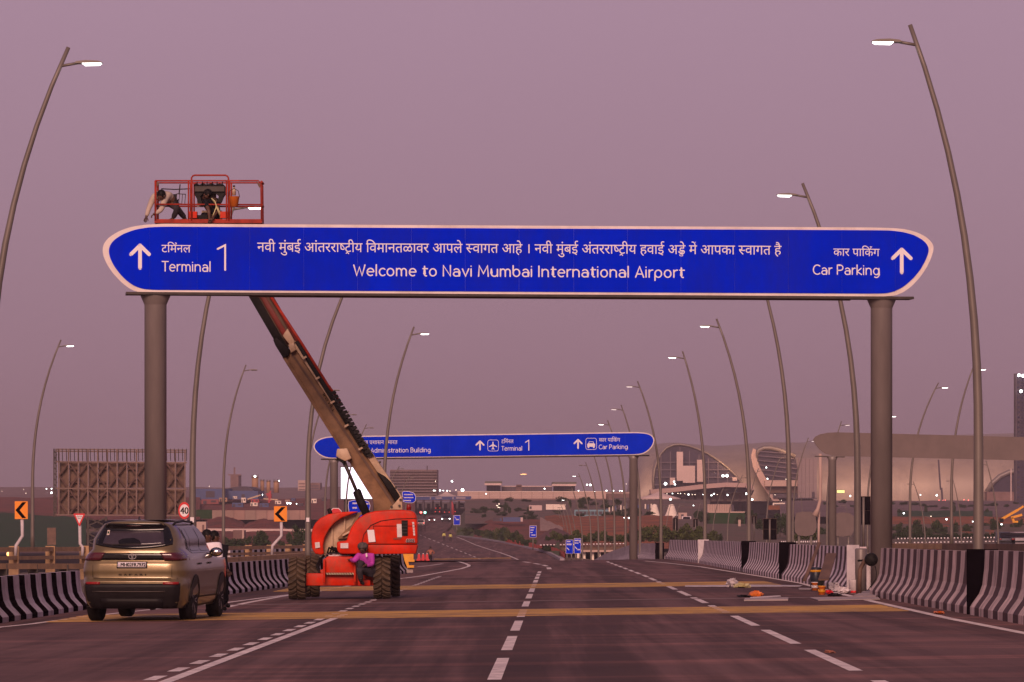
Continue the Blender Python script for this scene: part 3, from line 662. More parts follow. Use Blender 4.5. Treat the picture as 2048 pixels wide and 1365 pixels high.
for s_ in seams[1:-1]:
    for k in range(20):
        y = 463+k*6.05+(s_-300)*.0042
        for dx in ((-2.2, 2.2) if k % 2 else (2.2,)):
            c = PG.P(s_+dx, y, .119); r_ = .0075; m.add([c+Vector((r_, 0, 0)), c+Vector((0, 0, r_)), c-Vector((r_, 0, 0)), c-Vector((0, 0, r_)), c-Vector((0, .006, 0))], [(0, 1, 4), (1, 2, 4), (2, 3, 4), (3, 0, 4)])
tag(m.build('rivets', M['chrome'], g1), kind='stuff')
m = MB()
arrow(m, PG, 281, 492, 537, 18, 7.4, .121); arrow(m, PG, 1802.5, 500, 546, 18, 7.4, .121)
latin(m, PG, 'Terminal', 325, 424, 543, 544, 19, .121); latin(m, PG, 'Welcome to Navi Mumbai International Airport', 708, 1370, 552, 556, 21, .121, .115)
latin(m, PG, 'Car Parking', 1626, 1760, 549.5, 550.5, 18.5, .121)
add_stroke(m, [(436, -499), (451, -491.5), (451, -541)], 3.6, lambda x, y, z: PG.P(x, -y, z), .122)
O = .121
indic(m, PG, TERM, 324, 382, 505.5, 506, 14.5, O)
S1 = NAVI+['आंतररा']+ASHTRI+['य ', 'िवमानतळावर आपले ']+SVAGAT+[' आहे । ']+NAVI+['अंतररा']+ASHTRI+['य हवाई अड', ('sub', 'ड', .62, -.50, -.16), 'े म', 'े', ('over', [(-.10, .84), (-.10, .85)]), ' आपका ']+SVAGAT+[' है']
indic(m, PG, S1, 515, 1562, 504, 510.5, 17.5, O)
indic(m, PG, PARK, 1666, 1758, 512.8, 513.5, 14.5, O)
tag(m.build('lettering', mat('letter_white', (.86, .80, .84), .4, 0, 0), g1), kind='stuff')
m = MB(); a0, b0 = PG.P(252, 588, 0), PG.P(1822, 597.5, 0)
m.bar(a0+Vector((0, -.05, 0)), b0+Vector((0, -.05, 0)), .62, .055); m.build('cap_plate', M['dark_steel'], g1)
m = MB(); m.bar(PG.P(500, 592, 0), PG.P(1700, 599, 0), .12, .06); m.build('lower_beam', M['brown'], g1)
for k in range(4):                                  # narrow steel frame behind the face
    pass
m = MB(); m.bar(PG.P(300, 470, -.16), PG.P(1790, 478, -.16), .1); m.bar(PG.P(300, 565, -.16), PG.P(1790, 574, -.16), .1); m.build('back_frame', M['dark_steel'], g1)
for px, ptop in ((311, 591), (1763, 598)):
    c = PG.P(px, ptop, 0); zb = zr(c.x, c.y)-.2; m = MB()
    m.lathe((c.x, c.y, 0), [(.245, zb), (.245, c.z-.22), (.25, c.z-.20), (.33, c.z-.02), (.33, c.z)], 28); o = m.build('column', M['column'], g1)
    m = MB(); m.lathe((c.x, c.y, 0), [(.36, zb+.18), (.36, zb+.24)], 20); m.build('base_flange', M['dark_steel'], g1)
# second gantry
m2 = (246.5-257.5)/((1310-626)*252/F); P2 = Plane(252-m2*(968-CX)*252/F, m2)
O2 = [(665, 873), (650, 874.5), (637, 879), (629, 886), (626.5, 894), (630, 902), (638, 910), (650, 916), (664, 918), (1270, 911), (1285, 909), (1296, 903), (1304, 895), (1309, 884), (1308, 876), (1302, 869), (1290, 865.5), (1272, 864.5)]
def shrink(poly, d):
    cx = sum(p[0] for p in poly)/len(poly); out = []
    n = len(poly)
    for i in range(n):
        a, b, c = Vector(poly[i-1]), Vector(poly[i]), Vector(poly[(i+1) % n]); t = (c-a).normalized(); nn = Vector((-t.y, t.x))
        ctr = Vector((cx, sum(p[1] for p in poly)/n)); nn = nn if nn.dot(ctr-b) > 0 else -nn
        q = b+nn*d; out.append((q.x, q.y))
    return out
O2 = chaikin(O2)
g2 = thing('sign_gantry', W(968, 1100, 252), 'farther blue overhead sign gantry naming the administration building', 'sign gantry')
m = MB(); flat(m, P2, O2, -.1, .1); m.build('sign_border', M['white'], g2)
I2 = shrink(O2, 2.2); e2 = [620+(1320-620)*i/10 for i in range(11)]
for a, b in zip(e2, e2[1:]):
    pl = clipx(I2, a+.03, b-.03)
    if len(pl) > 2: m = MB(); flat(m, P2, pl, .102, .125); m.build('panel', M['blue2'], g2)
m = MB(); q = .132
latin(m, P2, 'Administration Building', 742, 862, 905.5, 904.5, 8.6, q, .12); latin(m, P2, 'Terminal', 1003, 1045, 901.5, 901.3, 8.3, q, .12); latin(m, P2, 'Car Parking', 1198, 1256, 898.5, 898, 8.3, q, .12)
indic(m, P2, ['मूळ प', ('over', [(-.30, .22), (-.42, .08)]), 'शासन इमारत'], 722, 795, 889, 888.5, 7, q); indic(m, P2, TERM, 1003, 1027, 887, 887, 7, q); indic(m, P2, PARK, 1198, 1240, 884, 883.8, 7, q)
arrow(m, P2, 960, 883, 900, 7.5, 3.2, q); arrow(m, P2, 1156, 880, 897, 7.5, 3.2, q)
add_stroke(m, [(1051, -885), (1057.5, -881), (1057.5, -901)], 1.9, lambda x, y, z: P2.P(x, -y, z), q)
def rrect(mb, x0, y0, x1, y1, r_, w, off, plane):
    pts = []
    for cx, cy, a in ((x1-r_, y0+r_, 0), (x0+r_, y0+r_, 90), (x0+r_, y1-r_, 180), (x1-r_, y1-r_, 270)): pts += [(cx+r_*math.cos(R(a+t)), -cy+r_*math.sin(R(a+t))) for t in (0, 30, 60, 90)]
    add_stroke(mb, pts+[pts[0]], w, lambda x, y, z: plane.P(x, -y, z), off)
rrect(m, 975.5, 880.5, 997, 902.5, 4, .8, q, P2); rrect(m, 1171.5, 877, 1193, 899.5, 4, .8, q, P2)
pl = [(0, 8), (1, 6.5), (1.1, 2.5), (8, -2), (8, -3.2), (1.1, -1), (1, -5), (3, -7), (3, -8), (0, -7.2), (-3, -8), (-3, -7), (-1, -5), (-1.1, -1), (-8, -3.2), (-8, -2), (-1.1, 2.5), (-1, 6.5)]
m.add([P2.P(986+x, 891.5-y, q) for x, y in pl], [(17, 0, 1), (17, 1, 2, 16), (2, 3, 4, 5), (16, 13, 14, 15), (16, 2, 5, 13), (13, 5, 6, 12), (12, 6, 9), (6, 7, 8, 9), (12, 9, 10, 11)])
def quad(mb, plane, x0, y0, x1, y1, off): mb.add([plane.P(x0, y0, off), plane.P(x1, y0, off), plane.P(x1, y1, off), plane.P(x0, y1, off)], [(0, 1, 2, 3)])
quad(m, P2, 1174.5, 888, 1190, 894, q); m.add([P2.P(x, y, q+.003) for x, y in ((1176, 888), (1178, 883.5), (1186.5, 883.5), (1188.5, 888))], [(0, 1, 2, 3)]); quad(m, P2, 1175.5, 894, 1178.5, 896.5, q); quad(m, P2, 1186, 894, 1189, 896.5, q)
tag(m.build('lettering', bpy.data.materials['letter_white'], g2), kind='stuff')
m = MB(); m.add([P2.P(x, y, q+.005) for x, y in ((1177.6, 887), (1179, 884.4), (1185.6, 884.4), (1187, 887))], [(0, 1, 2, 3)]); m.build('icon_windscreen', M['blue2'], g2)
m = MB(); m.bar(P2.P(646, 919, 0), P2.P(1295, 911.5, 0), .5, .08); m.build('cap_plate', M['dark_steel'], g2)
for px, pt in ((668, 920), (1267, 912)):
    c = P2.P(px, pt, 0); m = MB(); m.lathe((c.x, c.y, 0), [(.24, -6.2), (.24, c.z-.2), (.33, c.z)], 20); m.build('column', M['column'], g2)
# third gantry, seen from behind
m3 = -0.12; P3 = Plane(205-m3*(1840-CX)*205/F, m3)
M['signback'] = mat('sign_back_grey', (0.145, 0.105, 0.10), .6, .1, .12, 1.2)
O3 = [(1672, 865), (1655, 866), (1640, 869), (1630, 874), (1626, 880), (1630, 888), (1638, 899), (1650, 908), (1668, 912), (1690, 913), (2120, 923), (2120, 876.5)]
g3 = thing('sign_gantry', P3.P(1665, 1100), 'grey back of an overhead sign gantry on the right, in front of the terminal', 'sign gantry')
for a, b in zip([1620+52*i for i in range(10)], [1620+52*i for i in range(1, 11)]):
    pl = clipx(O3, a+.04, b-.04)
    if len(pl) > 2: m = MB(); flat(m, P3, pl, -.05, .05); m.build('back_panel', M['signback'], g3)
for px, pt in ((1665, 913), (2110, 922)):
    c = P3.P(px, pt, -.1); m = MB(); m.lathe((c.x, c.y, 0), [(.19, -6), (.19, c.z-.2), (.28, c.z)], 20); m.build('column', M['column'], g3)
m = MB(); m.bar(P3.P(1630, 913, -.1), P3.P(1690, 914.5, -.1), .4, .05); m.build('cap_plate', M['dark_steel'], g3)
# ---------------------------------------------------------------- street lamps
def lamp(tx, ty, bx, Y, side, lit, label, group, H=10.6, w=1.0):
    s = F/Y; tip = W(tx, ty, Y); base = Vector(((bx-CX)*Y/F, Y, tip.z-H)); lean = tip.x-base.x
    root = thing('street_lamp', base, label, 'street lamp', group); pts = []; rs = []
    for i in range(15):
        t = i/14; pts.append((base.x+lean*(max(0, t-.28)/.72)**2.3, Y, base.z+H*t)); rs.append((.105-.065*t)*w)
    m = MB(); m.tube(pts, rs, 10); m.box(base+Vector((0, 0, .1)), (.42, .42, .08)); m.build('pole', M['steel'], root)
    if s > 45 and side > 0: q_ = W(bx, 1040, Y); m = MB(); m.box((q_.x, Y-.12, q_.z), (.10, .03, .14)); m.build('number_plate', M['signwhite'], root)
    a = Vector(pts[-1])*.52+Vector(pts[-2])*.48; d = side
    e = a+Vector((d*.34, 0, .06)); m = MB(); m.tube([a, e], .028*w, 8); m.build('arm', M['steel'], root)
    # rounded luminaire with the lit panel beneath
    hx = e.x; z = e.z; m = MB(); pr = [(-.06, .0), (-.02, .025), (.16, .045), (.38, .035), (.47, .012), (.47, -.008), (-.04, -.015)]
    m.prism([(hx+d*x, Y-.13, z+y) for x, y in pr], [(hx+d*x, Y+.13, z+y) for x, y in pr]); hd = m.build('luminaire', M['steel'], root)
    m = MB(); m.prism([(hx+d*x, Y-.115, z+y) for x, y in ((.08, -.010), (.13, -.046), (.40, -.040), (.46, -.006))], [(hx+d*x, Y+.115, z+y) for x, y in ((.08, -.010), (.13, -.046), (.40, -.040), (.46, -.006))])
    m.build('led_panel', M['led'] if lit == 2 else (M['led_dim'] if lit == 1 else M['dark_steel']), hd)
    return root
ORD = ['first', 'second', 'third', 'fourth', 'fifth', 'sixth', 'seventh', 'eighth', 'ninth', 'tenth', 'eleventh', 'twelfth', 'thirteenth', 'fourteenth', 'fifteenth', 'sixteenth', 'seventeenth', 'eighteenth', 'nineteenth', 'twentieth']
RT = [(1820, 50, 1957, 77, 2), (1605, 367, 1715, 111, 2), (1508, 512, 1578, 142, 0), (1433, 638, 1498, 175, 2), (1365, 703, 1410, 210, 2), (1275, 763, 1322, 248, 1), (1242, 810, 1280, 285, 1), (1215, 841, 1251, 318, 2), (1196, 870, 1229, 352, 0), (1181, 893, 1210, 386, 0), (1171, 925, 1197, 425, 0), (1157, 947, 1182, 462, 2), (1143, 975, 1165, 520, 0), (1133, 996, 1153, 580, 2), (1128, 1006, 1145, 640, 0), (1123, 1012, 1138, 700, 0), (1119, 1018, 1132, 760, 0), (1116, 1022, 1127, 830, 0)]
for k, (tx, ty, bx, Y, lit) in enumerate(RT):
    lab = 'curved street lamp leaning left, %s from the camera in the row along the right barrier' % ORD[k]
    lamp(tx, ty, bx, Y, -1, lit, lab, 'street lamps along the right barrier')
LT = [(137, 95, -22, 83, 2), (474, 393, 385, 116, 2), (726, 508, 616, 143, 0), (828, 654, 768, 188, 2)]
for k, (tx, ty, bx, Y, lit) in enumerate(LT):
    lamp(tx, ty, bx, Y, 1, lit, 'curved street lamp leaning right, %s from the camera in the row left of the road' % ORD[k], 'street lamps left of the road')
AT = [(122, 680, 65, 217, 2), (492, 730, 447, 250, 0), (661, 772, 614, 290, 0), (698, 822, 650, 330, 0), (733, 849, 692, 360, 0), (799, 933, 762, 520, 0), (820, 952, 790, 600, 0)]
AL = ['curved street lamp with a lit head above the left chevron sign', 'unlit curved street lamp right of the speed limit sign', 'curved street lamp whose arm shows just right of the boom above the farther sign', 'curved street lamp crossing the left end of the farther blue sign', 'curved street lamp rising just above the farther sign right of the boom', 'small leaning street lamp in front of the grid-fronted building', 'faint small street lamp left of the toll plaza canopies']
for (tx, ty, bx, Y, lit), lab in zip(AT, AL): lamp(tx, ty, bx, Y, 1, lit, lab, 'street lamps of the left ramp')
BT = [(1949, 729, 1903, 250, 2), (1877, 766, 1820, 275, 2), (1775, 825, 1735, 320, 2), (1683, 843, 1654, 345, 1), (1617, 876, 1586, 390, 1), (1563, 911, 1533, 430, 0), (1517, 937, 1494, 480, 0), (1485, 951, 1455, 520, 0), (1447, 976, 1425, 590, 0), (1402, 1004, 1388, 650, 0), (1360, 1008, 1345, 700, 0), (1342, 1008, 1330, 720, 0), (1330, 1010, 1318, 740, 0)]
for k, (tx, ty, bx, Y, lit) in enumerate(BT):
    lamp(tx, ty, bx, Y, 1, lit, 'street lamp leaning right, %s largest in the far row before the terminal' % ORD[k], 'far street lamps leaning right')
CT = [(1972, 922, 1997, 350, 1), (1905, 957, 1923, 470, 0), (1826, 963, 1851, 470, 0), (1781, 1045, 1794, 800, 0), (1858, 1030, 1870, 760, 0), (1690, 1008, 1702, 700, 0), (1600, 985, 1606, 800, 0), (1520, 1040, 1530, 720, 0)]
for k, (tx, ty, bx, Y, lit) in enumerate(CT):
    lamp(tx, ty, bx, Y, -1, lit, 'slim street lamp leaning left, %s in the far scattered row on the right' % ORD[k], 'far street lamps leaning left')
# ---------------------------------------------------------------- people
def skin(name, chains, material, parent, sub=2):
    me = bpy.data.meshes.new(name); idx = {}; vs = []; es = []; rr = []; off = wpos(parent)
    for ch in chains:
        prev = None
        for p, r in ch:
            p = Vector(p); key = (round(p.x, 3), round(p.y, 3), round(p.z, 3))
            if key not in idx: idx[key] = len(vs); vs.append(p-off); rr.append(r)
            i = idx[key]
            if prev is not None and prev != i: es.append((prev, i))
            prev = i
    me.from_pydata(vs, es, []); o = bpy.data.objects.new(name, me); col.objects.link(o); o.parent = parent
    md = o.modifiers.new('skin', 'SKIN'); md.use_smooth_shade = True
    for v, r in zip(me.skin_vertices[0].data, rr):
        v.radius = (r, r) if not isinstance(r, tuple) else r
    me.skin_vertices[0].data[0].use_root = True
    o.modifiers.new('sub', 'SUBSURF').levels = sub; o.modifiers['sub'].render_levels = sub
    dg = bpy.context.evaluated_depsgraph_get(); nm = bpy.data.meshes.new_from_object(o.evaluated_get(dg))
    o.modifiers.clear(); o.data = nm; nm.materials.clear(); nm.materials.append(material)
    for p in nm.polygons: p.use_smooth = True
    return o
def lift_mesh(o, mb_fn, mats):                      # join extra pieces (face, fingers) into the body mesh
    mb = MB(); mb_fn(mb); off = wpos(o); bm = bmesh.new(); bm.from_mesh(o.data); vv = [bm.verts.new(Vector(v)-off) for v in mb.v]
    for f, mi in zip(mb.f, mb.m):
        try: q = bm.faces.new([vv[i] for i in f]); q.smooth = True; q.material_index = mi
        except ValueError: pass
    bm.to_mesh(o.data); bm.free()
    for m_ in mats: o.data.materials.append(m_)
def person(label, J, shirt, trousers, look=(0, -1, 0), hair='hair', sleeves=True, shoes='black', s=1.0, top_hair=None):
    """J: joints in world metres: head, neck, chest, pelvis, sho, elb, hand (pairs), knee, ankle, toe (pairs)"""
    V = {k: (Vector(v) if not isinstance(v, list) else [Vector(q) for q in v]) for k, v in J.items()}
    root = thing('person', (V['pelvis'].x, V['pelvis'].y, min(q.z for q in V['ankle'])-.08), label, 'person')
    hd, nk, ch, pe = V['head'], V['neck'], V['chest'], V['pelvis']; look = Vector(look).normalized()
    chains = [[(pe, .12), (pe.lerp(ch, .5), .12), (ch, .14), (nk, .06), (nk.lerp(hd, .45), .065), (hd, (.088, .10)), (hd+(hd-nk).normalized()*.08, .072)]]
    for k in range(2):
        hip = pe+(V['knee'][k]-pe)*.12+(V['sho'][k]-ch)*.45; hip.z = pe.z-.04
        chains.append([(ch, .14), (V['sho'][k], .062), (V['elb'][k], .043), (V['elb'][k].lerp(V['hand'][k], .85), .03), (V['hand'][k], .036)])
        chains.append([(pe, .12), (hip, .09), (V['knee'][k], .062), (V['ankle'][k], .04), (V['toe'][k], .04)])
    body = skin('body', chains, M['skin'], root)
    def extra(mb):
        f = hd+look*.095; sd = look.cross(Vector((0, 0, 1))).normalized()
        mb.add([f+Vector((0, 0, .03)), f+sd*.018-Vector((0, 0, .03)), f-sd*.018-Vector((0, 0, .03)), f+look*.03-Vector((0, 0, .022))], [(0, 3, 1), (0, 2, 3), (1, 3, 2)])
        for q in (-1, 1):
            mb.ball(hd+look*.082+sd*q*.034+Vector((0, 0, .02)), .013, 6, 4, 2); mb.ball(hd+sd*q*.09, (.02, .02, .032), 6, 4)
        mb.ball(hd+look*.086-Vector((0, 0, .05)), (.024, .014, .008), 6, 4, 1)
        for k in range(2):
            h = V['hand'][k]; d = (h-V['elb'][k]).normalized(); up = Vector((0, 0, 1)) if abs(d.z) < .8 else Vector((0, -1, 0)); a = d.cross(up).normalized(); b = a.cross(d)
            for i, (o_, L) in enumerate(((-.03, .062), (-.01, .078), (.011, .072), (.03, .055))):
                p = h+a*o_; mb.tube([p, p+d*L*.55, p+d*L*.8-b*.02, p+d*L*.95-b*.045], [.0095, .009, .0085, .007], 6)
            mb.tube([h-d*.03-a*.028, h-a*.058+d*.01, h-a*.062+d*.04-b*.01], [.012, .010, .008], 6)
    lift_mesh(body, extra, [mat('lips', (.09, .03, .025), .5, 0, 0), M['gloss']])
    g = 1.22; sh = [[(pe.lerp(ch, .08), .145), (pe.lerp(ch, .5), .15), (ch.lerp(nk, .1), .17), (nk.lerp(ch, .25), .085)]]
    for k in range(2):
        el = V['elb'][k]; end = el.lerp(V['hand'][k], .80) if sleeves else V['sho'][k].lerp(el, .6)
        c = [(ch.lerp(nk, .1), .17), (V['sho'][k], .088)]
        if sleeves: c += [(el, .062), (end, .047)]
        else: c += [(end, .064)]
        sh.append(c)
    skin('shirt', sh, M[shirt], root)
    tr = [[(pe.lerp(ch, .16), .145), (pe, .15)]]
    for k in range(2):
        hip = pe+(V['knee'][k]-pe)*.12+(V['sho'][k]-ch)*.45; hip.z = pe.z-.04
        tr.append([(pe, .15), (hip, .115), (V['knee'][k], .083), (V['ankle'][k].lerp(V['knee'][k], .08), .062)])
    skin('trousers', tr, M[trousers], root)
    for k in range(2):
        a, t = V['ankle'][k], V['toe'][k]; d = (t-a).normalized(); skin('shoe', [[(a-Vector((0, 0, .03))-d*.03, .045), (a.lerp(t, .6)-Vector((0, 0, .01)), .05), (t+d*.04, .038)]], M[shoes], root, 1)
    mb = MB(); c = hd+Vector((0, 0, .03))-look*.022; n0 = len(mb.v); mb.ball(c, (.104, .108, .112), 14, 8)
    keep = [i for i, f in enumerate(mb.f) if not all((Vector(mb.v[j])-hd).dot(look) > .03 and mb.v[j][2] < hd.z+.05 for j in f) and sum(mb.v[j][2] for j in f)/len(f) > hd.z-.06]
    mb.f = [mb.f[i] for i in keep]; mb.m = [0]*len(mb.f); mb.sm = [True]*len(mb.f); mb.build('hair', M[hair], root)
    return root
def pj(Y, **k):                                     # joints from picture columns/rows plus a depth offset in metres
    out = {}
    for n_, v in k.items():
        out[n_] = [W(a, b, Y+c) for a, b, c in v] if isinstance(v, list) else W(v[0], v[1], Y+v[2])
    return out
# ---------------------------------------------------------------- boom lift
YL = 100.5
base = rd(686, 1196)
lift = thing('boom_lift', base, 'big red and cream boom lift with its arm raised above the sign', 'boom lift')
def tyre(px, py, Y, r=.475, w=.385, first=False):
    hub = thing('wheel', (0, 0, 0), None, None); hub.parent = lift; c = W(px, py, Y); hub.location = c-base
    zc = Vector((c.x, c.y, c.z+r)); m = MB()
    m.lathe(zc, [(.26, -w/2), (.40, -w/2), (.455, -w/2+.03), (.465, -w/2+.07), (.465, w/2-.07), (.455, w/2-.03), (.40, w/2), (.26, w/2)], 36, 0, 'X')
    t = m.build('tyre', M['tyre'], hub); m = MB()
    for k in range(22):
        for sgn in (-1, 1):
            a0 = 2*math.pi*(k+(.5 if sgn > 0 else 0))/22
            def pt(u, a, rr): return zc+Vector((u, math.cos(a)*rr, math.sin(a)*rr))
            u0, u1 = sgn*.012, sgn*(w/2+.005); sk = .20; wd = .062
            q = []
            for rr in (.455, .497):
                q += [pt(u0, a0-wd, rr), pt(u0, a0+wd, rr), pt(u1*.55, a0+wd+sk*.7, rr), pt(u1, a0+wd*1.25+sk, rr-.012), pt(u1, a0-wd*1.25+sk, rr-.012), pt(u1*.55, a0-wd+sk*.7, rr)]
            m.prism(q[6:], q[:6])
    m.build('tread_lugs', M['lug'], t)
    m = MB(); m.lathe(zc, [(.06, -w/2+.01), (.10, -w/2+.0), (.12, -w/2+.06), (.22, -w/2+.08), (.27, -w/2+.0), (.27, w/2), (.1, w/2)], 20, 0, 'X'); m.build('rim', M['cream'], hub)
for a in ((595, 1197.5, 99.6), (764.5, 1196, 99.6), (622, 1193, 102.1), (783, 1192, 102.1)): tyre(*a)
def bxp(name, x0, y0, x1, y1, Y0, Y1, material, parent=lift, bv=.02):
    a, b = W(x0, y0, Y0), W(x1, y1, Y0); m = MB(); m.box(((a.x+b.x)/2, (Y0+Y1)/2, (a.z+b.z)/2), (abs(b.x-a.x), Y1-Y0, abs(a.z-b.z)))
    o = m.build(name, material, parent)
    return bevel(o, bv) if bv else o
def prp(name, poly, Y0, Y1, material, parent=lift, bv=0.0, seg=3):
    m = MB(); m.prism([W(x, y, Y0) for x, y in poly], [W(x, y, Y0)+Vector((0, Y1-Y0, 0)) for x, y in poly]); o = m.build(name, material, parent)
    return bevel(o, bv, seg, 20) if bv else o
bxp('axle_beam', 612, 1147, 748, 1172, 99.45, 99.75, M['red'])
bxp('chassis_frame', 640, 1140, 722, 1166, 99.75, 102.6, M['red'])
bxp('rear_axle', 634, 1146, 775, 1164, 101.95, 102.25, M['dark_steel'])
prp('front_box', [(648, 1150), (648, 1119), (655, 1113), (704, 1113), (711, 1120), (711, 1150)], 99.30, 100.4, M['red'], bv=.025)
bxp('frame_post', 646, 1119, 650.5, 1166, 99.15, 99.30, M['red']); bxp('frame_post', 707.5, 1122, 712, 1165, 99.15, 99.30, M['red'])
bxp('slewing_base', 655, 1105, 735, 1116, 99.9, 101.6, M['black'], bv=.03)
m = MB(); m.lathe(W(704, 1118, 100.9), [(.55, 0), (.55, .22)], 28); m.build('slewing_ring', M['dark_steel'], lift)
for k in range(11):
    x = 651.5+k*5.2; m = MB(); m.add([W(a, b, 99.29) for a, b in ((x, 1146), (x+2.9, 1146), (x+5.6, 1150), (x+2.7, 1150))], [(0, 1, 2, 3)]); m.build('hazard_stripe', M['cream'], lift)
bxp('hazard_backing', 650.5, 1145.6, 707, 1150.3, 99.295, 99.32, M['black'], bv=0)
bxp('step', 716, 1160, 741, 1172.5, 99.2, 99.45, M['red'])
m = MB(); m.tube([W(640, 1150, 99.6), W(634, 1132, 99.8), W(640, 1120, 100.2), W(648, 1112, 100.4)], .03, 8); m.build('hose', M['black'], lift)
hl = [(624, 1098), (622.5, 1075), (624, 1060), (630, 1047), (640, 1037), (656, 1029), (676, 1025), (702, 1023.5), (716, 1024), (700, 1030), (684, 1036), (669, 1046), (658, 1059), (649, 1076), (646, 1092), (648, 1108), (642, 1110.5), (630, 1108)]
prp('hood', hl, 100.15, 101.05, M['red'], bv=.05)
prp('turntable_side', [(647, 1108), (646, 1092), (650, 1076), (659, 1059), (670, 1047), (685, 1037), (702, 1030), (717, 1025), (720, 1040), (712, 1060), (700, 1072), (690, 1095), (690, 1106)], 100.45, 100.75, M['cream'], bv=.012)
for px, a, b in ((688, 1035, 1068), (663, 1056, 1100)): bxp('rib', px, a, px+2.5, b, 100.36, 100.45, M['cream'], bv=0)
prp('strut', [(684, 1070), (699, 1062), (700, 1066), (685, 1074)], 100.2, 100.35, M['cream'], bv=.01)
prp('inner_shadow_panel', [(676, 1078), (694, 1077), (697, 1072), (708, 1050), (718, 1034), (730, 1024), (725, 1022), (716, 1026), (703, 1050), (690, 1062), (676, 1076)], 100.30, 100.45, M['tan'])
m = MB()
for k in range(5): m.tube([W(655+5*k, 1106, 100.2), W(658+6*k, 1096-2*(k % 2), 100.0), W(668+4*k, 1100, 100.0), W(675+3*k, 1106, 100.2)], .022, 6)
m.build('hoses', M['black'], lift)
hr = [(673.5, 1084), (693, 1082), (697, 1069), (702, 1056.5), (710, 1044), (720, 1034.5), (733, 1027), (750, 1022.5), (775, 1020.5), (805, 1020.5), (822, 1022), (829.5, 1026), (833, 1034), (834.5, 1052), (835, 1089), (735, 1089), (735, 1108.5), (684, 1108.5), (677, 1106), (674, 1100)]
prp('hood', hr, 99.15, 100.1, M['red'], bv=.055)
prp('counterweight_skirt', [(736, 1089.5), (835.5, 1089.5), (831.5, 1108), (736, 1109)], 99.2, 100.2, M['red'], bv=.02)
prp('hood_seam', [(724, 1089), (728, 1070), (742, 1052), (762, 1043), (790, 1039), (833, 1037.5), (833, 1036.4), (790, 1037.8), (761, 1041.8), (741, 1050.8), (726.8, 1069.6), (722.8, 1089)], 99.135, 99.148, M['black'])
bxp('vent_opening', 803, 1041, 815.5, 1072, 99.125, 99.148, M['black'], bv=0)
for k in range(4): bxp('vent_slat', 804, 1046+6.5*k, 814.5, 1047.2+6.5*k, 99.10, 99.124, M['dark_steel'], bv=0)
prp('door_seam', [(746, 1052), (832, 1052), (832, 1053), (747, 1053), (752, 1086), (751, 1086)], 99.14, 99.149, M['blackpaint'])
for name, poly, mt in (('notice_sheet', [(734.5, 1060.5), (748, 1060), (751, 1084), (737.5, 1085)], M['signwhite']), ('data_plate', [(793.5, 1048.5), (803, 1048.5), (804, 1075), (794.5, 1075)], M['cloth_white']), ('decal', [(681, 1087), (696.5, 1086.5), (696.5, 1097), (681, 1097)], M['cloth_white'])): prp(name, poly, 99.12, 99.146, mt)
prp('decal', [(629.5, 1085.5), (639, 1084.5), (640, 1095.5), (631, 1097)], 100.11, 100.146, M['cloth_white'])
fnh = lambda x, y, z: W(x, -y, 99.14-z)
m = MB(); plain(m, fnh, '600S', 812.5, 829, -1085.5, -1078, .02, bold=.5); m.build('model_number_outline', M['signwhite'], lift)
m = MB(); plain(m, fnh, '600S', 812.8, 828.7, -1085.2, -1078.3, .03, bold=.15); m.build('model_number', M['blackpaint'], lift)
fnv = lambda x, y, z: W(824+(-1043-y)*0+ (x-0), -y, 99.14-z)
m = MB()
for k, ch in enumerate(('U', 'L', 'T', 'R', 'A')[::-1][:5]): pass
for k, ch in enumerate('STLJR'): pass
m = MB()
def vtxt(x, y, z): return W(824.3+(y*5.6), 1071-x, 99.14-z)
for k in range(5): m.add([W(a_, b_, 99.12) for a_, b_ in ((824.2+.55*k, 1044.5+5.6*k), (828+.45*k, 1044.2+5.6*k), (828.6+.45*k, 1048.9+5.6*k), (824.8+.55*k, 1049.2+5.6*k))], [(0, 1, 2, 3)])
tag(m.build('vertical_lettering', M['cloth_white'], lift), kind='stuff')
m = MB()
for k in range(6): m.add([W(a, b, 99.12) for a, b in ((787+2.6*k, 1076.5), (788.8+2.6*k, 1076.2), (788.8+2.6*k, 1079.2), (787+2.6*k, 1079.4))], [(0, 1, 2, 3)])
m.build('worn_marks', M['brown'], lift)
m = MB(); m.lathe(W(817.5, 1020.5, 99.6), [(.055, 0), (.055, .09), (.045, .13)], 12); m.build('beacon', M['reflector'], lift)
m = MB(); m.tube([W(662, 1031, 100.6), W(660, 1024, 100.6), W(657, 1018, 100.6)], [.05, .05, .045], 10); m.build('exhaust_pipe', M['black'], lift)
# boom: runs from the pivot at the lower right up and left behind the sign
YB = 100.9
def seg(name, x0, y0, x1, y1, wpx, Y0, Y1, material, par=lift, bv=0.012):
    d = Vector((x1-x0, y1-y0)).normalized(); n = Vector((-d.y, d.x))*wpx/2
    return prp(name, [(x0+n.x, y0+n.y), (x1+n.x, y1+n.y), (x1-n.x, y1-n.y), (x0-n.x, y0-n.y)], Y0, Y1, material, par, bv, 2)
def quadp(name, pts, Y0, Y1, material, par=lift, bv=.01): return prp(name, pts, Y0, Y1, material, par, bv, 2)
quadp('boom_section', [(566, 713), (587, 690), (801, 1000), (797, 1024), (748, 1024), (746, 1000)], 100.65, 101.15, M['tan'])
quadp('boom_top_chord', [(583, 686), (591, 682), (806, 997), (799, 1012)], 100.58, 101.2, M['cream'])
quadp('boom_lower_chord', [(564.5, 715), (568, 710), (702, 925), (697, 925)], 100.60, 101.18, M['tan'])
quadp('boom_groove', [(578, 702), (581, 700), (793, 1012), (788, 1014)], 100.62, 100.65, M['brown'], bv=0)
quadp('wear_pad_collar', [(546, 680), (553, 674), (580, 700), (577, 713), (566, 716), (551, 692)], 100.55, 101.25, M['black'], bv=.02)
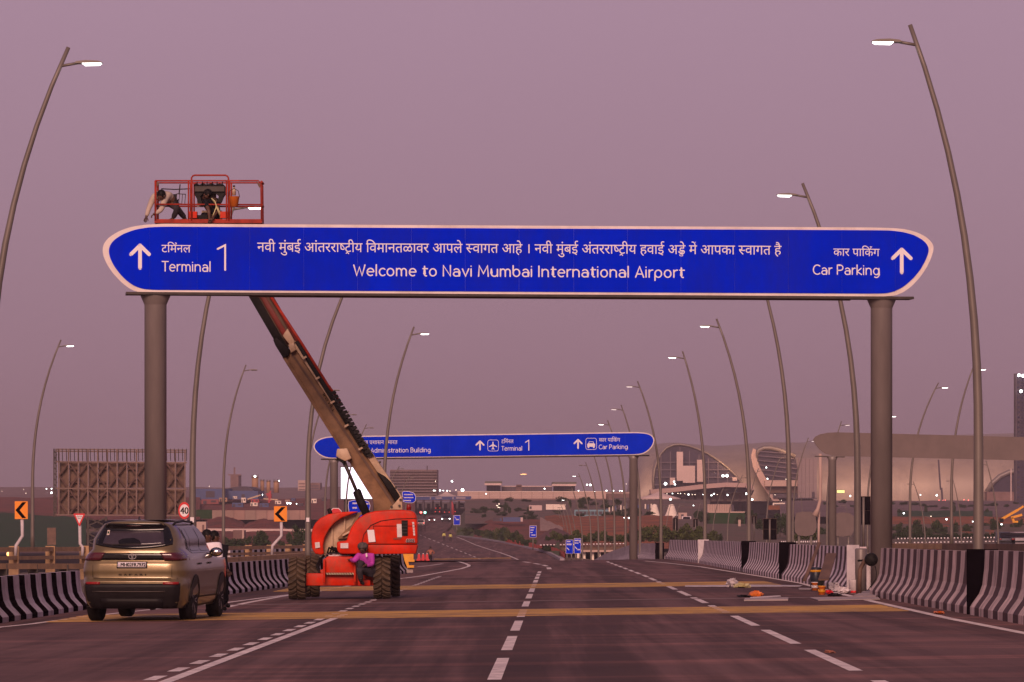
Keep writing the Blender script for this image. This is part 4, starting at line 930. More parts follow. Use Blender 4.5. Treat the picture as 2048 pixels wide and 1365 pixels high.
quadp('collar_bracket', [(565, 672), (575, 657), (590, 684), (583, 695)], 100.50, 101.0, M['cream'], bv=.02)
quadp('collar_bracket', [(576, 690), (588, 686), (592, 700), (582, 706)], 100.48, 100.7, M['cream'], bv=.01)
def ext(a, b, y): t = (y-a[1])/(b[1]-a[1]); return (a[0]+(b[0]-a[0])*t, y)
yt = 470
eL0, eL1 = (496, 591), (556, 694)
def inner(name, xa, xb, Y0, Y1, material):           # strips of the extending section, xa..xb measured along the row y=591
    sl = (eL1[0]-eL0[0])/(eL1[1]-eL0[1]); q = lambda x, y: (x+(y-591)*sl, y)
    return quadp(name, [q(xa, yt), q(xb, yt), q(xb, 702), q(xa, 690)], Y0, Y1, material)
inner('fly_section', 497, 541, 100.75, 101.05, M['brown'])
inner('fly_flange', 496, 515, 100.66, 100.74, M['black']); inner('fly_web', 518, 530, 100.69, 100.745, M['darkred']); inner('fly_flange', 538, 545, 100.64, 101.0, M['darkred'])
m = MB(); m.tube([W(540, 591, 100.62), W(605, 690, 100.6), W(655, 770, 100.6), W(672, 793, 100.6), (W(680, 806, 100.7))], .035, 8); m.build('hydraulic_line', M['redrail'], lift)
quadp('cable_track', [(589, 684), (596, 682), (668, 794), (740, 908), (735, 916), (728, 910)], 100.55, 100.72, M['black'])
for k in range(17):
    t = k/16; x = 664+(738-664)*t; y = 786+(911-786)*t
    quadp('track_link', [(x-5, y-1), (x+6, y-5), (x+9.5, y+1), (x-1.5, y+5)], 100.50, 100.56, M['plastic'], bv=0)
for x, y in ((607, 716), (633, 757), (663, 805), (691, 852), (719, 898)): quadp('track_bracket', [(x-3, y), (x+5, y-4), (x+7, y-1), (x-1, y+3.5)], 100.47, 100.52, M['cream'], bv=0)
quadp('boom_head_guard', [(752, 943), (770, 953), (782, 965), (800, 993), (799, 1004), (790, 1004)], 100.45, 101.2, M['black'], bv=.03)
quadp('pivot_bracket', [(778, 1020), (803, 991), (805, 1020)], 100.3, 100.6, M['cream'], bv=.01)
for x, y in ((783, 1014), (799, 1012), (801, 1000), (792, 975), (760, 925), (735, 890)): m = MB(); m.lathe(W(x, y, 100.28 if y > 980 else 100.56), [(.03, -.02), (.03, .0)], 8, 0, 'Y'); m.build('bolt', M['dark_steel'], lift)
quadp('cylinder_bracket', [(674, 898), (694, 897), (703, 917), (690, 923), (672, 913)], 100.15, 100.6, M['cream'], bv=.015)
quadp('cylinder_bracket_foot', [(672, 914), (690, 923), (687, 928), (674, 920)], 100.2, 100.6, M['black'], bv=.01)
m = MB(); m.tube([W(687, 922, 100.35), W(697, 945, 100.35), W(714, 985, 100.35)], [.05, .04, .04], 10); m.build('cylinder_rod', M['dark_steel'], lift)
m = MB(); m.tube([W(712, 981, 100.35), W(714, 984, 100.35), W(720, 1000, 100.35), W(735, 1035, 100.35)], [.08, .1, .1, .1], 12); m.build('lift_cylinder', M['black'], lift)
m = MB(); plain(m, lambda x, y, z: W(647+x*.52-y*.85, 787+x*.85+y*.52, 100.57-z), 'JLG LIFT', 0, 42, -2.6, 3.4, .0, bold=.25); m.build('lettering', M['blackpaint'], lift)
# jib end and basket
quadp('jib', [(418, 440), (430, 432), (500, 545), (488, 552)], 99.3, 99.6, M['red'])
BF, BK = 98.2, 98.85
basket = thing('basket', (0, 0, 0), None, None); basket.parent = lift; basket.location = W(416, 446, 98.6)-base
def rail(pts, r=.026, mt='redrail', nm='rail'):
    m = MB(); m.tube(pts, r, 8); return m.build(nm, M[mt], basket)
for Y in (BF, BK):
    k = BF/Y
    def q(x, y, Y=Y): a = W(x, y, BF); a.y = Y; return a
    rail([q(310, 362), q(517, 362), q(522, 368), q(523, 446)], .018); rail([q(311, 362), q(311, 447)], .025)
    rail([q(311, 409), q(522, 410)], .018)
    for x in (377, 384, 453, 459): rail([q(x, 363), q(x, 446)], .018)
    if Y == BF: rail([q(383, 446), q(383, 356), q(386, 352), q(389, 351), q(451, 351), q(455, 353), q(457, 357), q(457, 446)], .02)
def qq(x, y, t=0): a = W(x, y, BF); a.y = BF+(BK-BF)*t; return a
for x in (311, 523): rail([qq(x, 364, 0), qq(x, 364, 1)], .028); rail([qq(x, 410, 0), qq(x, 410, 1)], .028)
m = MB(); a, b = qq(309, 441), qq(524, 448); m.box(((a.x+b.x)/2, (BF+BK)/2, (a.z+b.z)/2), (b.x-a.x, BK-BF+.05, .05)); m.build('floor', M['redrail'], basket)
m = MB(); a, b = qq(309, 441.5), qq(524, 441.5); m.bar(a, b, .03, .06); m.build('toe_board', M['redrail'], basket)
for poly in ([(310, 363), (320, 366), (312, 376)], [(512, 363), (522, 370), (519, 377)]): m = MB(); m.prism([qq(*p) for p in poly], [qq(*p, .03) for p in poly]); m.build('gusset', M['brown'], basket)
m = MB(); pr = [(386, 368), (390, 366), (398, 368), (404, 365.5), (412, 368), (420, 366), (430, 368), (438, 366), (446, 368), (449, 372), (449, 386), (445, 392), (441, 402), (437, 408), (432, 408), (436, 392), (430, 386), (404, 386), (399, 392), (404, 410), (396, 408), (392, 396), (387, 388)]
m.prism([qq(*p, .35) for p in pr], [qq(*p, .8) for p in pr]); m.build('control_console', M['plastic'], basket)
m = MB(); m.box(qq(418, 377, .3), (.68, .06, .12)); m.build('console_face', M['dark_steel'], basket)
for k in range(6): m = MB(); m.tube([qq(393+10*k, 369, .3), qq(393+10*k+(k % 2), 363, .28)], .012, 6); m.build('joystick', M['black'], basket)
m = MB(); m.box(qq(420, 421, .9), (.46, .1, .06)); m.build('console_shelf', M['cream'], basket)
for x in (385, 449): m = MB(); m.box(qq(x, 430, .2), (.2, .25, .15)); m.build('foot_switch', M['red'], basket)
m = MB(); m.box(qq(399, 436, .5), (.34, .4, .14)); m.build('tool_pile', M['black'], basket)
m = MB(); m.box(qq(410, 398, .85), (.44, .05, .30)); m.build('document_box', M['beige'], basket)
rail([qq(318, 374, 1), qq(345, 375.5, .95), qq(375, 374, 1)], .012, 'black', 'cable')
# things hanging on the basket
root = thing('bucket', qq(469, 415, .1), 'orange brown bucket hanging on the basket rail', 'bucket'); m = MB()
c = qq(469, 415, .05); c.y = BF-.16
m.lathe(c, [(.085, 0), (.125, .23), (.13, .235), (.12, .225), (.08, .02)], 18); m.build('bucket_body', M['bucket'], root)
m = MB(); m.tube([c+Vector((-.125, 0, .22)), c+Vector((-.10, 0, .36)), c+Vector((0, 0, .42)), c+Vector((.10, 0, .36)), c+Vector((.125, 0, .22))], .008, 6); m.build('handle', M['dark_steel'], root)
root = thing('wire_cage', qq(359, 408), 'wire rack hanging inside the left half of the basket', 'rack'); m = MB()
Yc = .5
for x in (350.5, 356, 362, 368): m.tube([qq(x+1, 386, Yc), qq(x-1, 409, Yc)], .008, 5)
m.tube([qq(351, 386, Yc), qq(369, 387, Yc)], .01, 5); m.tube([qq(350, 405, Yc), qq(367, 407, Yc)], .01, 5); m.tube([qq(358, 367, Yc), qq(356, 386, Yc)], .014, 6); m.build('wires', M['dark_steel'], root)
root = thing('spray_bottle', qq(468, 388, .2), 'small pale bottle on the basket rail above the bucket', 'bottle'); m = MB()
m.lathe(qq(468, 391, .0), [(.045, 0), (.045, .12), (.02, .15), (.02, .19)], 10); m.build('bottle_body', M['cream'], root); m = MB(); m.lathe(qq(468, 391, .0)+Vector((0, 0, .19)), [(.026, 0), (.026, .035)], 8); m.build('cap', M['black'], root)
root = thing('rag', W(680, 1116, 99.8), 'crumpled white cloth lying on the red front box of the lift', 'cloth'); m = MB()
rr = random.Random(5); gx, gy = 14, 6
m.add([W(657+44*i/gx, 1113.4, 99.45+.7*j/gy)+Vector((rr.uniform(-.01, .01), 0, rr.uniform(.0, .06))) for j in range(gy+1) for i in range(gx+1)], [(j*(gx+1)+i, j*(gx+1)+i+1, (j+1)*(gx+1)+i+1, (j+1)*(gx+1)+i) for j in range(gy) for i in range(gx)], 0, True)
m.add([W(657+44*i/gx, 1113.4, 99.44)+Vector((0, 0, (.03 if j == 0 else -.03-.04*rr.random()))) for j in range(2) for i in range(gx+1)], [(i, i+1, gx+2+i, gx+1+i) for i in range(gx)], 0, True); m.build('folded_cloth', M['cloth_white'], root)
# seated man on the chassis
Yp = 99.0
p1 = person('person seated on the boom lift chassis in a magenta shirt and dark headscarf', pj(Yp, head=(725.5, 1098, -.1), neck=(728, 1108, 0), chest=(731, 1117, .05), pelvis=(738, 1141, .25), sho=[(717, 1112.5, 0), (744, 1113, .02)], elb=[(708, 1122, -.1), (744, 1130, .0)], hand=[(701, 1119, .2), (729, 1131, -.2)], knee=[(721, 1123, -.25), (718, 1139, -.3)], ankle=[(720, 1157, -.1), (723, 1163, -.15)], toe=[(722, 1162, -.32), (726, 1167, -.34)]), 'shirt_pink', 'trousers', look=(-.35, -1, -.15))
mb = MB(); hd = W(725.5, 1098, Yp-.1); mb.lathe(hd+Vector((0, .01, .02)), [(.112, -.01), (.125, .03), (.115, .08), (.07, .125), (.0, .135)], 14); mb.build('headscarf', mat('patterned_scarf', (.16, .12, .11), .8, 0, 0, 16, c2=(.012, .012, .016)), p1)
mb = MB(); mb.add([W(x, y, Yp-.19) for x, y in ((731, 1108), (734, 1106), (735, 1113), (732, 1115))], [(0, 1, 2, 3)]); mb.build('collar', M['cloth_white'], p1)
# two men in the basket
Yq = 98.55
person('person in a cream shirt bending out of the basket over the end of the sign', pj(Yq, head=(322, 393, -.25), neck=(321, 388, -.1), chest=(326, 389, .02), pelvis=(345, 402, .2), sho=[(309, 391, -.05), (331, 396, -.12)], elb=[(298, 416, -.2), (322, 421, -.3)], hand=[(291.5, 438, -.3), (306, 430, -.35)], knee=[(355, 418, .0), (352, 415, .35)], ankle=[(345, 439, .15), (372, 439, .5)], toe=[(336, 443, .0), (360, 443, .35)]), 'shirt_cream', 'trousers', look=(-.35, -.6, -.8))
pb = person('person in dark clothes and a pale safety harness crouching in the basket', pj(Yq-.15, head=(414, 391, -.15), neck=(419, 398, -.05), chest=(422, 406, 0), pelvis=(433, 435, .15), sho=[(411, 404, -.1), (431, 402, .02)], elb=[(418, 424, -.3), (437, 421, -.1)], hand=[(419, 442, -.3), (424, 436, -.3)], knee=[(404, 430, .1), (408, 433, .3)], ankle=[(414, 441, .3), (420, 441, .45)], toe=[(405, 443, .2), (410, 443, .4)]), 'shirt_dark', 'shirt_dark', look=(-1, -.4, -.5), sleeves=False)
for pts in ([(423, 397, -.28), (430, 403, -.3), (433, 413, -.3), (429, 424, -.32), (424, 436, -.32)], [(432, 412, -.3), (436, 422, -.28), (440, 432, -.25)], [(424, 399, -.2), (433, 410, -.2), (439, 424, -.2), (441, 438, -.2)]):
    mb = MB(); mb.tube([W(a, b, Yq-.1+c) for a, b, c in pts], .013, 6); mb.build('harness_strap', M['webbing'], pb)
# two men beside the car, one on the far road
Yw = 83.6
person('person in a white shirt standing behind the right front wing of the car', pj(Yw, head=(415, 1073, 0), neck=(417, 1085, .05), chest=(420, 1097, .05), pelvis=(424, 1140, .05), sho=[(403, 1092, .0), (437, 1092, .0)], elb=[(405, 1117, -.1), (440, 1118, -.1)], hand=[(412, 1136, -.25), (432, 1136, -.25)], knee=[(418, 1180, -.05), (432, 1180, -.05)], ankle=[(418, 1217, .0), (432, 1217, .0)], toe=[(414, 1221, -.2), (436, 1221, -.2)]), 'shirt_white', 'trousers', look=(.6, -1, 0))
person('person in black leaning beside the front wheel of the car with one hand out', pj(Yw+1.1, head=(430, 1075, .5), neck=(432, 1087, .5), chest=(437, 1101, .45), pelvis=(443, 1142, .4), sho=[(424, 1096, .5), (447, 1097, .3)], elb=[(426, 1120, .3), (449, 1123, .1)], hand=[(432, 1136, .1), (457, 1146, -.1)], knee=[(444, 1180, .2), (449, 1176, .3)], ankle=[(447, 1213, .4), (452, 1208, .6)], toe=[(450, 1218, .2), (457, 1212, .4)]), 'shirt_dark', 'shirt_dark', look=(.9, -.7, 0))
Ys_ = 462
person('person in an orange top standing with hands on hips beside the red water barriers', pj(Ys_, head=(861, 1096.2, 0), neck=(861, 1099.6, 0), chest=(861, 1103, 0), pelvis=(861, 1110.5, 0), sho=[(857.2, 1101.2, 0), (864.8, 1101.2, 0)], elb=[(853, 1106, .1), (869, 1106, .1)], hand=[(857, 1109, -.1), (865, 1109, -.1)], knee=[(859.4, 1117.5, 0), (862.6, 1117.5, 0)], ankle=[(859.3, 1123.2, 0), (862.8, 1123.2, 0)], toe=[(858.5, 1124.2, -.2), (863.6, 1124.2, -.2)]), 'shirt_orange', 'shirt_dark', look=(0, -1, 0))
# ---------------------------------------------------------------- parked SUV (local frame: rear bumper at y=0, front at y=4.66)
car = thing('parked_car', (-6.66, 75.3, zr(-6.66, 76.5)), 'dusty gold SUV parked by the left barrier with black rear bumper and roof rails', 'car', rz=-R(6.0))
def itp(T, x):
    if x <= T[0][0]: return T[0][1]
    for (a, b), (c, d) in zip(T, T[1:]):
        if x <= c: return b+(d-b)*(x-a)/(c-a)
    return T[-1][1]
WZ = [(.25, .84), (.35, .91), (.55, .945), (.80, .955), (.93, .962), (1.0, .950), (1.15, .925), (1.28, .80), (1.45, .80), (1.60, .72), (1.68, .665), (1.73, .60), (1.765, .48), (1.785, .25), (1.79, 0)]
YR = [(.25, .12), (.45, .03), (.60, 0), (.70, .0), (.74, .05), (.80, .07), (.90, .055), (1.04, .075), (1.08, .11), (1.22, .11), (1.28, .13), (1.45, .25), (1.60, .37), (1.66, .40), (1.70, .33), (1.74, .30), (1.79, .42)]
ST = [(0, .80), (.05, .865), (.12, .915), (.22, .95), (.40, .982), (.65, 1.0)]
def shr(z, y): return y+itp(YR, z)*max(0, 1-y/1.2)
def ztop(z, y):
    k = itp([(2.5, 1), (2.9, .82), (3.3, .38), (3.6, .06), (4.4, -.06), (4.66, -.25)], y); return z if z < 1.08 else 1.08+(z-1.08)*k
zs = [.25, .35, .45, .55, .62, .70, .74, .80, .87, .93, 1.0, 1.04, 1.08, 1.15, 1.22, 1.28, 1.36, 1.45, 1.53, 1.60, 1.66, 1.70, 1.73, 1.765, 1.785, 1.79]
sts = [0, .05, .12, .22, .40, .65, 1.0, 1.4, 1.9, 2.5, 2.9, 3.2, 3.5, 3.9, 4.3, 4.5, 4.62]
m = MB(); nz = len(zs)
for sgn in (1, -1):
    b = []
    for y in sts:
        k = itp(ST, y)*itp([(3.9, 1), (4.3, .97), (4.5, .90), (4.62, .78)], y)
        b.append([(sgn*itp(WZ, z)*k, shr(z, y), ztop(z, y)) for z in zs])
    vs = [p for r_ in b for p in r_]
    m.add(vs, [(i*nz+j, i*nz+j+1, (i+1)*nz+j+1, (i+1)*nz+j) for i in range(len(sts)-1) for j in range(nz-1)], 0, True)
NCX = 9
def rear_y(x, z):
    w = itp(WZ, z); f = abs(x)/w if w > 0 else 0
    if f <= .80: return itp(YR, z)-.035*(1-(f/.80)**2)
    inv = [(b_, a_) for a_, b_ in ST]; y = itp(inv, min(f, .9995)); return shr(z, y)
vs = []
for z in zs:
    w = itp(WZ, z)*.80
    for k in range(NCX): x = -w+2*w*k/(NCX-1); vs.append((x, rear_y(x, z), z))
m.add(vs, [(j*NCX+k, j*NCX+k+1, (j+1)*NCX+k+1, (j+1)*NCX+k) for j in range(nz-1) for k in range(NCX-1)], 0, True)
m.add([(x, y, .27) for x, y in ((-.84, .15), (.84, .15), (.84, 4.5), (-.84, 4.5))], [(0, 1, 2, 3)])
m.build('body', M['carpaint'], car, world=False)
def rp(name, z0, z1, xl, xr_, off, material, nx=12, nzz=6, parent=car, edge=True):
    """patch following the rear surface; xl, xr_ functions of z"""
    xl = xl if callable(xl) else (lambda z, v=xl: v); xr_ = xr_ if callable(xr_) else (lambda z, v=xr_: v); mb = MB(); vs = []
    z0f = z0 if callable(z0) else (lambda t, v=z0: v)
    for j in range(nzz+1):
        for k in range(nx+1):
            t = k/nx; z = z0f(t)+(z1-z0f(t))*j/nzz; a, b = xl(z), xr_(z); x = a+(b-a)*t; vs.append(Vector((x, rear_y(x, z)-off, z)))
    W1 = nx+1; fs = [(j*W1+k, j*W1+k+1, (j+1)*W1+k+1, (j+1)*W1+k) for j in range(nzz) for k in range(nx)]
    bd = [k for k in range(W1)]+[j*W1+nx for j in range(1, nzz+1)]+[nzz*W1+k for k in range(nx-1, -1, -1)]+[j*W1 for j in range(nzz-1, 0, -1)]
    mb.add(vs, fs, 0, True); n = len(vs); back = [vs[i]+Vector((0, off+.02, 0)) for i in bd]; mb.v += [tuple(v) for v in back]; q = len(bd)
    for i in range(q): mb.f.append((bd[i], bd[(i+1) % q], n+(i+1) % q, n+i)); mb.m.append(0); mb.sm.append(False)
    return mb.build(name, material, parent, world=False)
wf = lambda k: (lambda z: -itp(WZ, z)*k, lambda z: itp(WZ, z)*k)
a, b = wf(.86); rp('rear_window_surround', lambda t: 1.285+.075*(2*t-1)**2, 1.735, a, b, .010, M['gloss'], 20, 10)
rp('rear_glass', lambda t: 1.345+.03*(2*t-1)**2, 1.60, lambda z: -.56+(z-1.34)*.25, lambda z: .56-(z-1.34)*.25, .016, M['glass2'], 16, 6)
m = MB(); m.prism([(x, rear_y(x, z)-.019, z) for x, z in ((-.25, 1.37), (-.28, 1.43), (-.2, 1.47), (.0, 1.48), (.10, 1.44), (.14, 1.37))], [(x, rear_y(x, z)-.016, z) for x, z in ((-.25, 1.37), (-.28, 1.43), (-.2, 1.47), (.0, 1.48), (.10, 1.44), (.14, 1.37))]); m.build('seat_silhouette', M['gloss'], car, world=False)
m = MB(); m.bar((-.38, rear_y(-.38, 1.36)-.03, 1.355), (.12, rear_y(.1, 1.40)-.03, 1.385), .022); m.build('rear_wiper', M['plastic'], car, world=False)
rp('sticker', 1.53, 1.615, -.50, -.455, .019, M['tent'], 2, 2); rp('sticker_mark', 1.555, 1.595, -.492, -.463, .0215, M['net'], 1, 1)
rp('high_brake_light', 1.68, 1.695, -.15, .13, .016, M['taillight'], 6, 1)
rp('light_bar', 1.095, 1.215, -.66, .66, .012, M['gloss'], 14, 3)
for s_ in (-1, 1):
    x0, x1 = (lambda z: .56-(z-1.1)*.6), (lambda z: itp(WZ, z)*.992)
    if s_ > 0: rp('tail_light', 1.085, 1.225, x0, x1, .022, M['taillight'], 12, 3)
    else: rp('tail_light', 1.085, 1.225, lambda z: -x1(z), lambda z: -x0(z), .022, M['taillight'], 12, 3)
    mb = MB()
rp('hatch_crease', .77, .782, lambda z: -.80, lambda z: .80, .004, M['plastic'], 12, 1)
rp('bumper_top', .695, .765, lambda z: -.80, lambda z: .80, .004, M['carpaint'], 12, 2)
a, b = wf(.985); rp('rear_bumper', .24, .685, a, b, .016, M['plastic'], 20, 6)
rp('bumper_trim', .53, .55, -.70, .60, .030, M['dark_steel'], 10, 1)
rp('diffuser', .26, .42, -.55, .55, .035, M['plastic'], 8, 2)
for s_ in (-1, 1):
    x0, x1 = sorted((s_*.56, s_*.83)); rp('rear_reflector', .668, .712, x0, x1, .026, M['reflector'], 6, 1)
    x0, x1 = sorted((s_*.70, s_*.706)); rp('hatch_gap', .78, 1.09, x0, x1, .003, M['plastic'], 1, 3)
for s_ in (.30,): m = MB(); m.lathe((s_, .25, .24), [(.03, 0), (.03, .3)], 12, 0, 'Y'); m.build('exhaust_tip', M['dark_steel'], car, world=False)
rp('number_plate', .955, 1.068, -.27, .27, .03, M['plastic'], 4, 1); rp('plate_face', .968, 1.056, -.252, .252, .034, M['signwhite'], 4, 1)
fr = lambda x, y, z: (x, rear_y(x, y)-.036-z, y)
m = MB(); plain(m, fr, 'MH02FR7972', -.195, .245, .982, 1.044, .0, bold=.003); m.build('plate_characters', M['blackpaint'], car, world=False)
m = MB(); plain(m, fr, 'IND', -.238, -.212, 1.004, 1.018, .0); m.build('plate_country_mark', M['blue'], car, world=False)
m = MB()
for k, ch in enumerate('SAFARI'): x = -.235+.094*k; plain(m, lambda x, y, z: (x, rear_y(x, y)-.012-z, y), ch, x, x+(.052 if ch != 'I' else .014), .822, .852, .0, bold=.004)
tag(m.build('badge_lettering', M['plastic'], car, world=False), kind='stuff')
m = MB()
def fl(x, y, z): return (x, rear_y(0, 1.155)-.02-z, y)
add_stroke(m, [(.066*math.cos(R(t)), 1.155+.045*math.sin(R(t))) for t in range(0, 361, 20)], .011, fl, .0)
add_stroke(m, [(-.042, 1.180), (-.012, 1.178), (-.008, 1.125)], .010, fl, .002); add_stroke(m, [(.042, 1.180), (.012, 1.178), (.008, 1.125)], .010, fl, .003)
m.build('emblem', M['chrome'], car, world=False)
def sp(name, pts, off, material, s_=1, th_=.02, parent=car):
    mb = MB(); o_ = [(s_*(itp(WZ, z)*itp(ST, y)+off), shr(z, y), ztop(z, y)) for y, z in pts]; i_ = [(s_*(itp(WZ, z)*itp(ST, y)+off-th_), shr(z, y), ztop(z, y)) for y, z in pts]
    mb.prism(o_, i_); return mb.build(name, material, parent, world=False)
def swin(name, z0, z1, y0, y1, off, material, s_, n=8):
    fa = lambda z, T_: itp(T_, z) if isinstance(T_, list) else T_
    vs = []; mb = MB()
    for j in range(n+1):
        z = z0+(z1-z0)*j/n; ya, yb = fa(z, y0), fa(z, y1)
        for k in range(n+1):
            y = ya+(yb-ya)*k/n; w = itp(WZ, z)*itp(ST, y); dz = (itp(WZ, z-.02)-itp(WZ, z+.02))/.04; nl = math.hypot(1, dz)
            vs.append((s_*(w+off/nl), shr(z, y), z+off*dz/nl))
    mb.add(vs, [(j*(n+1)+k, j*(n+1)+k+1, (j+1)*(n+1)+k+1, (j+1)*(n+1)+k) for j in range(n) for k in range(n)], 0, True)
    return mb.build(name, material, car, world=False)
for s_ in (1, -1):
    G_ = M['glass']
    swin('window_surround', 1.20, 1.66, [(1.20, 1.05), (1.40, .70), (1.60, .58), (1.66, .62)], [(1.20, 2.98), (1.45, 2.80), (1.60, 2.62), (1.66, 2.5)], .006, M['gloss'], s_, 14)
    swin('side_window', 1.26, 1.62, [(1.26, 1.06), (1.42, .78), (1.58, .68), (1.62, .72)], 1.12, .012, G_, s_); swin('side_window', 1.24, 1.63, 1.17, [(1.24, 2.06), (1.63, 2.02)], .012, G_, s_); swin('side_window', 1.23, 1.63, [(1.23, 2.12), (1.63, 2.08)], [(1.23, 2.93), (1.45, 2.75), (1.63, 2.50)], .012, G_, s_)
    for y_ in (1.10, 2.05, 3.10): sp('door_seam', [(y_, .45), (y_, 1.18), (y_+.008, 1.18), (y_+.008, .45)], .003, M['plastic'], s_)
    for y_ in (1.30, 2.28): sp('door_handle', [(y_, 1.0), (y_, 1.03), (y_+.22, 1.03), (y_+.22, 1.0)], .028, M['plastic'], s_, .03)
    sp('sill_cladding', [(1.3, .26), (1.3, .44), (3.4, .44), (3.4, .26)], .008, M['plastic'], s_)
    for cy in (.98, 3.72):
        pts = [(cy+.47*math.cos(R(t)), .37+.46*math.sin(R(t))) for t in range(-10, 191, 20)]; sp('wheel_arch', [(y, max(.26, z)) for y, z in pts], .018, M['plastic'], s_, .03)
    m = MB(); m.tube([(s_*.62, .60, 1.70), (s_*.635, .75, 1.745), (s_*.64, 1.5, 1.765), (s_*.63, 2.4, 1.745), (s_*.61, 2.6, 1.70)], .020, 8); m.build('roof_rail', M['plastic'], car, world=False)
    m = MB(); m.bar((s_*.86, 2.92, 1.17), (s_*.92, 2.90, 1.17), .04); m.build('mirror_arm', M['plastic'], car, world=False)
    m = MB(); m.ball((s_*.99, 2.92, 1.20), (.12, .07, .085), 16, 10); mo = m.build('side_mirror', M['gloss'], car, world=False)
    m = MB(); m.lathe((0, 0, 0), [(.0, -.001), (.1, 0), (.1, .01)], 18, 0, 'Y'); m.v = [(s_*.99+x, 2.849+y, 1.20+z*.66) for x, y, z in m.v]; g_ = m.build('mirror_glass', M['chrome'], car, world=False)
m = MB(); m.prism([(-.004, .62, 1.785), (-.004, .82, 1.785), (-.004, .66, 1.855)], [(.014, .62, 1.785), (.014, .82, 1.785), (.014, .66, 1.855)]); m.build('roof_aerial', M['gloss'], car, world=False)
m = MB(); m.add([(x, shr(1.79, y)-.03 if y < .1 else y, 1.793+.0*x) for x, y in ((-.5, .42), (.5, .42), (.48, 2.6), (-.48, 2.6))], [(0, 1, 2, 3)]); m.build('roof_panel', M['gloss'], car, world=False)
def wheel(x, y):
    hub = thing('wheel', (x, y, .37), None, None); hub.parent = car; s_ = 1 if x > 0 else -1; m = MB()
    m.lathe((0, 0, 0), [(.24, -.11), (.345, -.115), (.368, -.09), (.37, 0), (.368, .09), (.345, .115), (.24, .11)], 32, 0, 'X'); m.build('tyre', M['car_tyre'], hub, world=False)
    m = MB(); m.lathe((0, 0, 0), [(.0, s_*.06), (.06, s_*.09), (.07, s_*.07), (.2, s_*.05), (.225, s_*.10), (.245, s_*.11), (.245, s_*.05)], 24, 0, 'X')
    for k in range(5):
        for d in (-.11, .11):
            t = 2*math.pi*k/5; m.bar((s_*.095, .05*math.cos(t+d), .05*math.sin(t+d)), (s_*.105, .235*math.cos(t+d*1.4), .235*math.sin(t+d*1.4)), .026, .02)
    m.build('rim', M['alloy'], hub, world=False)
for x in (-.82, .82):
    for y in (.98, 3.72): wheel(x, y)
m = MB(); m.box((0, 2.3, .30), (1.5, 3.6, .12)); m.build('underbody', M['black'], car, world=False)
# ---------------------------------------------------------------- far vehicles
def far_car(px, py, Y, wd, material, label, kind='car', lights='tail', rz=0.0, hgt=None, name='parked_car'):
    b = W(px, py, Y); root = thing(name, b, label, kind, rz=rz); h = hgt or wd*.82; L = wd*2.2 if kind == 'car' else wd*2.6
    m = MB(); w = wd/2
    if kind == 'car':
        pr = [(-.5, .12), (-.5, .5), (-.46, .56), (-.38, .60), (-.30, .92), (-.24, .97), (.12, .97), (.26, .62), (.46, .56), (.5, .4), (.5, .12)]
        m.prism([(-w, y*L, z*h) for y, z in pr], [(w, y*L, z*h) for y, z in pr]); bevel(m.build('body', material, root, world=False), .05, 2)
        m = MB(); m.add([(-w*.78, -.475*L-.03, .60*h), (w*.78, -.475*L-.03, .60*h), (w*.7, -.29*L-.03, .90*h), (-w*.7, -.29*L-.03, .90*h)], [(0, 1, 2, 3)])
        m.add([(x, -.395*L, z) for x, z in ((-w*.78, .62*h), (w*.78, .62*h), (w*.7, .90*h), (-w*.7, .90*h))], [(0, 1, 2, 3)]); m.build('rear_window', M['glass'], root, world=False)
    else:
        m.box((0, 0, h*.56), (wd, L, h*.85)); bevel(m.build('body', material, root, world=False), .06, 2)
        m = MB(); m.box((0, -L/2-.01, h*.68), (wd*.82, .04, h*.34)); m.build('window', M['glass'], root, world=False)
    for x in (-w*.8, w*.8):
        for y in (-.32*L, .32*L): m = MB(); m.lathe((x, y, h*.17), [(h*.17, -.1), (h*.17, .1)], 10, 0, 'X'); m.build('wheel', M['black'], root, world=False)
    for x in (-w*.78, w*.78):
        m = MB(); m.ball((x, -L/2-.03, h*.45), (wd*.07, .05, h*.06), 8, 5); m.build('headlight' if lights == 'head' else 'tail_light', M['flood'] if lights == 'head' else (M['redlight'] if lights == 'tail' else M['reflector']), root, world=False)
    m = MB(); m.box((0, -L/2-.02, h*.28), (wd*.9, .05, h*.12)); m.build('bumper', M['plastic'], root, world=False)
    return root
carw = mat('far_white_paint', (.70, .60, .60), .4, 0, .05); card = mat('far_dark_paint', (.03, .03, .05), .4, 0, .05); carr = mat('far_maroon_paint', (.16, .02, .03), .4, 0, .05); cars_ = mat('far_silver_paint', (.35, .30, .33), .4, 0, .05)
far_car(842, 1052, 1120, 2.0, carw, 'white car driving away just right of the boom lift hood')
far_car(864, 1045, 1220, 1.9, carr, 'maroon car with bright lamps left of the dark car', lights='head')
far_car(892, 1045, 1230, 2.7, card, 'dark wide car facing the camera left of the small blue sign', lights='head')
far_car(875, 1028, 1480, 1.9, cars_, 'silver car queueing under the toll gantry')
far_car(876, 1020.5, 1560, 1.9, cars_, 'small hazy car behind the silver car at the toll plaza')
far_car(894, 1029, 1470, 2.0, cars_, 'car with glowing red tail lights just left of the red mast')
far_car(906, 1028, 1480, 2.0, cars_, 'car with glowing red tail lights just right of the red mast')
far_car(923, 1016, 1600, 2.2, carw, 'white car at the right end of the toll plaza', lights='none')
far_car(953, 1015, 1620, 2.2, cars_, 'grey car parked beyond the grassy bank right of the toll plaza', lights='none')
far_car(1372.5, 1048, 1000, 2.2, carw, 'white car parked beside the pointed white tents', lights='none')
far_car(1490, 1071, 790, 1.8, carw, 'cream and dark small taxi driving between two lamp posts before the terminal', lights='none', hgt=1.9)
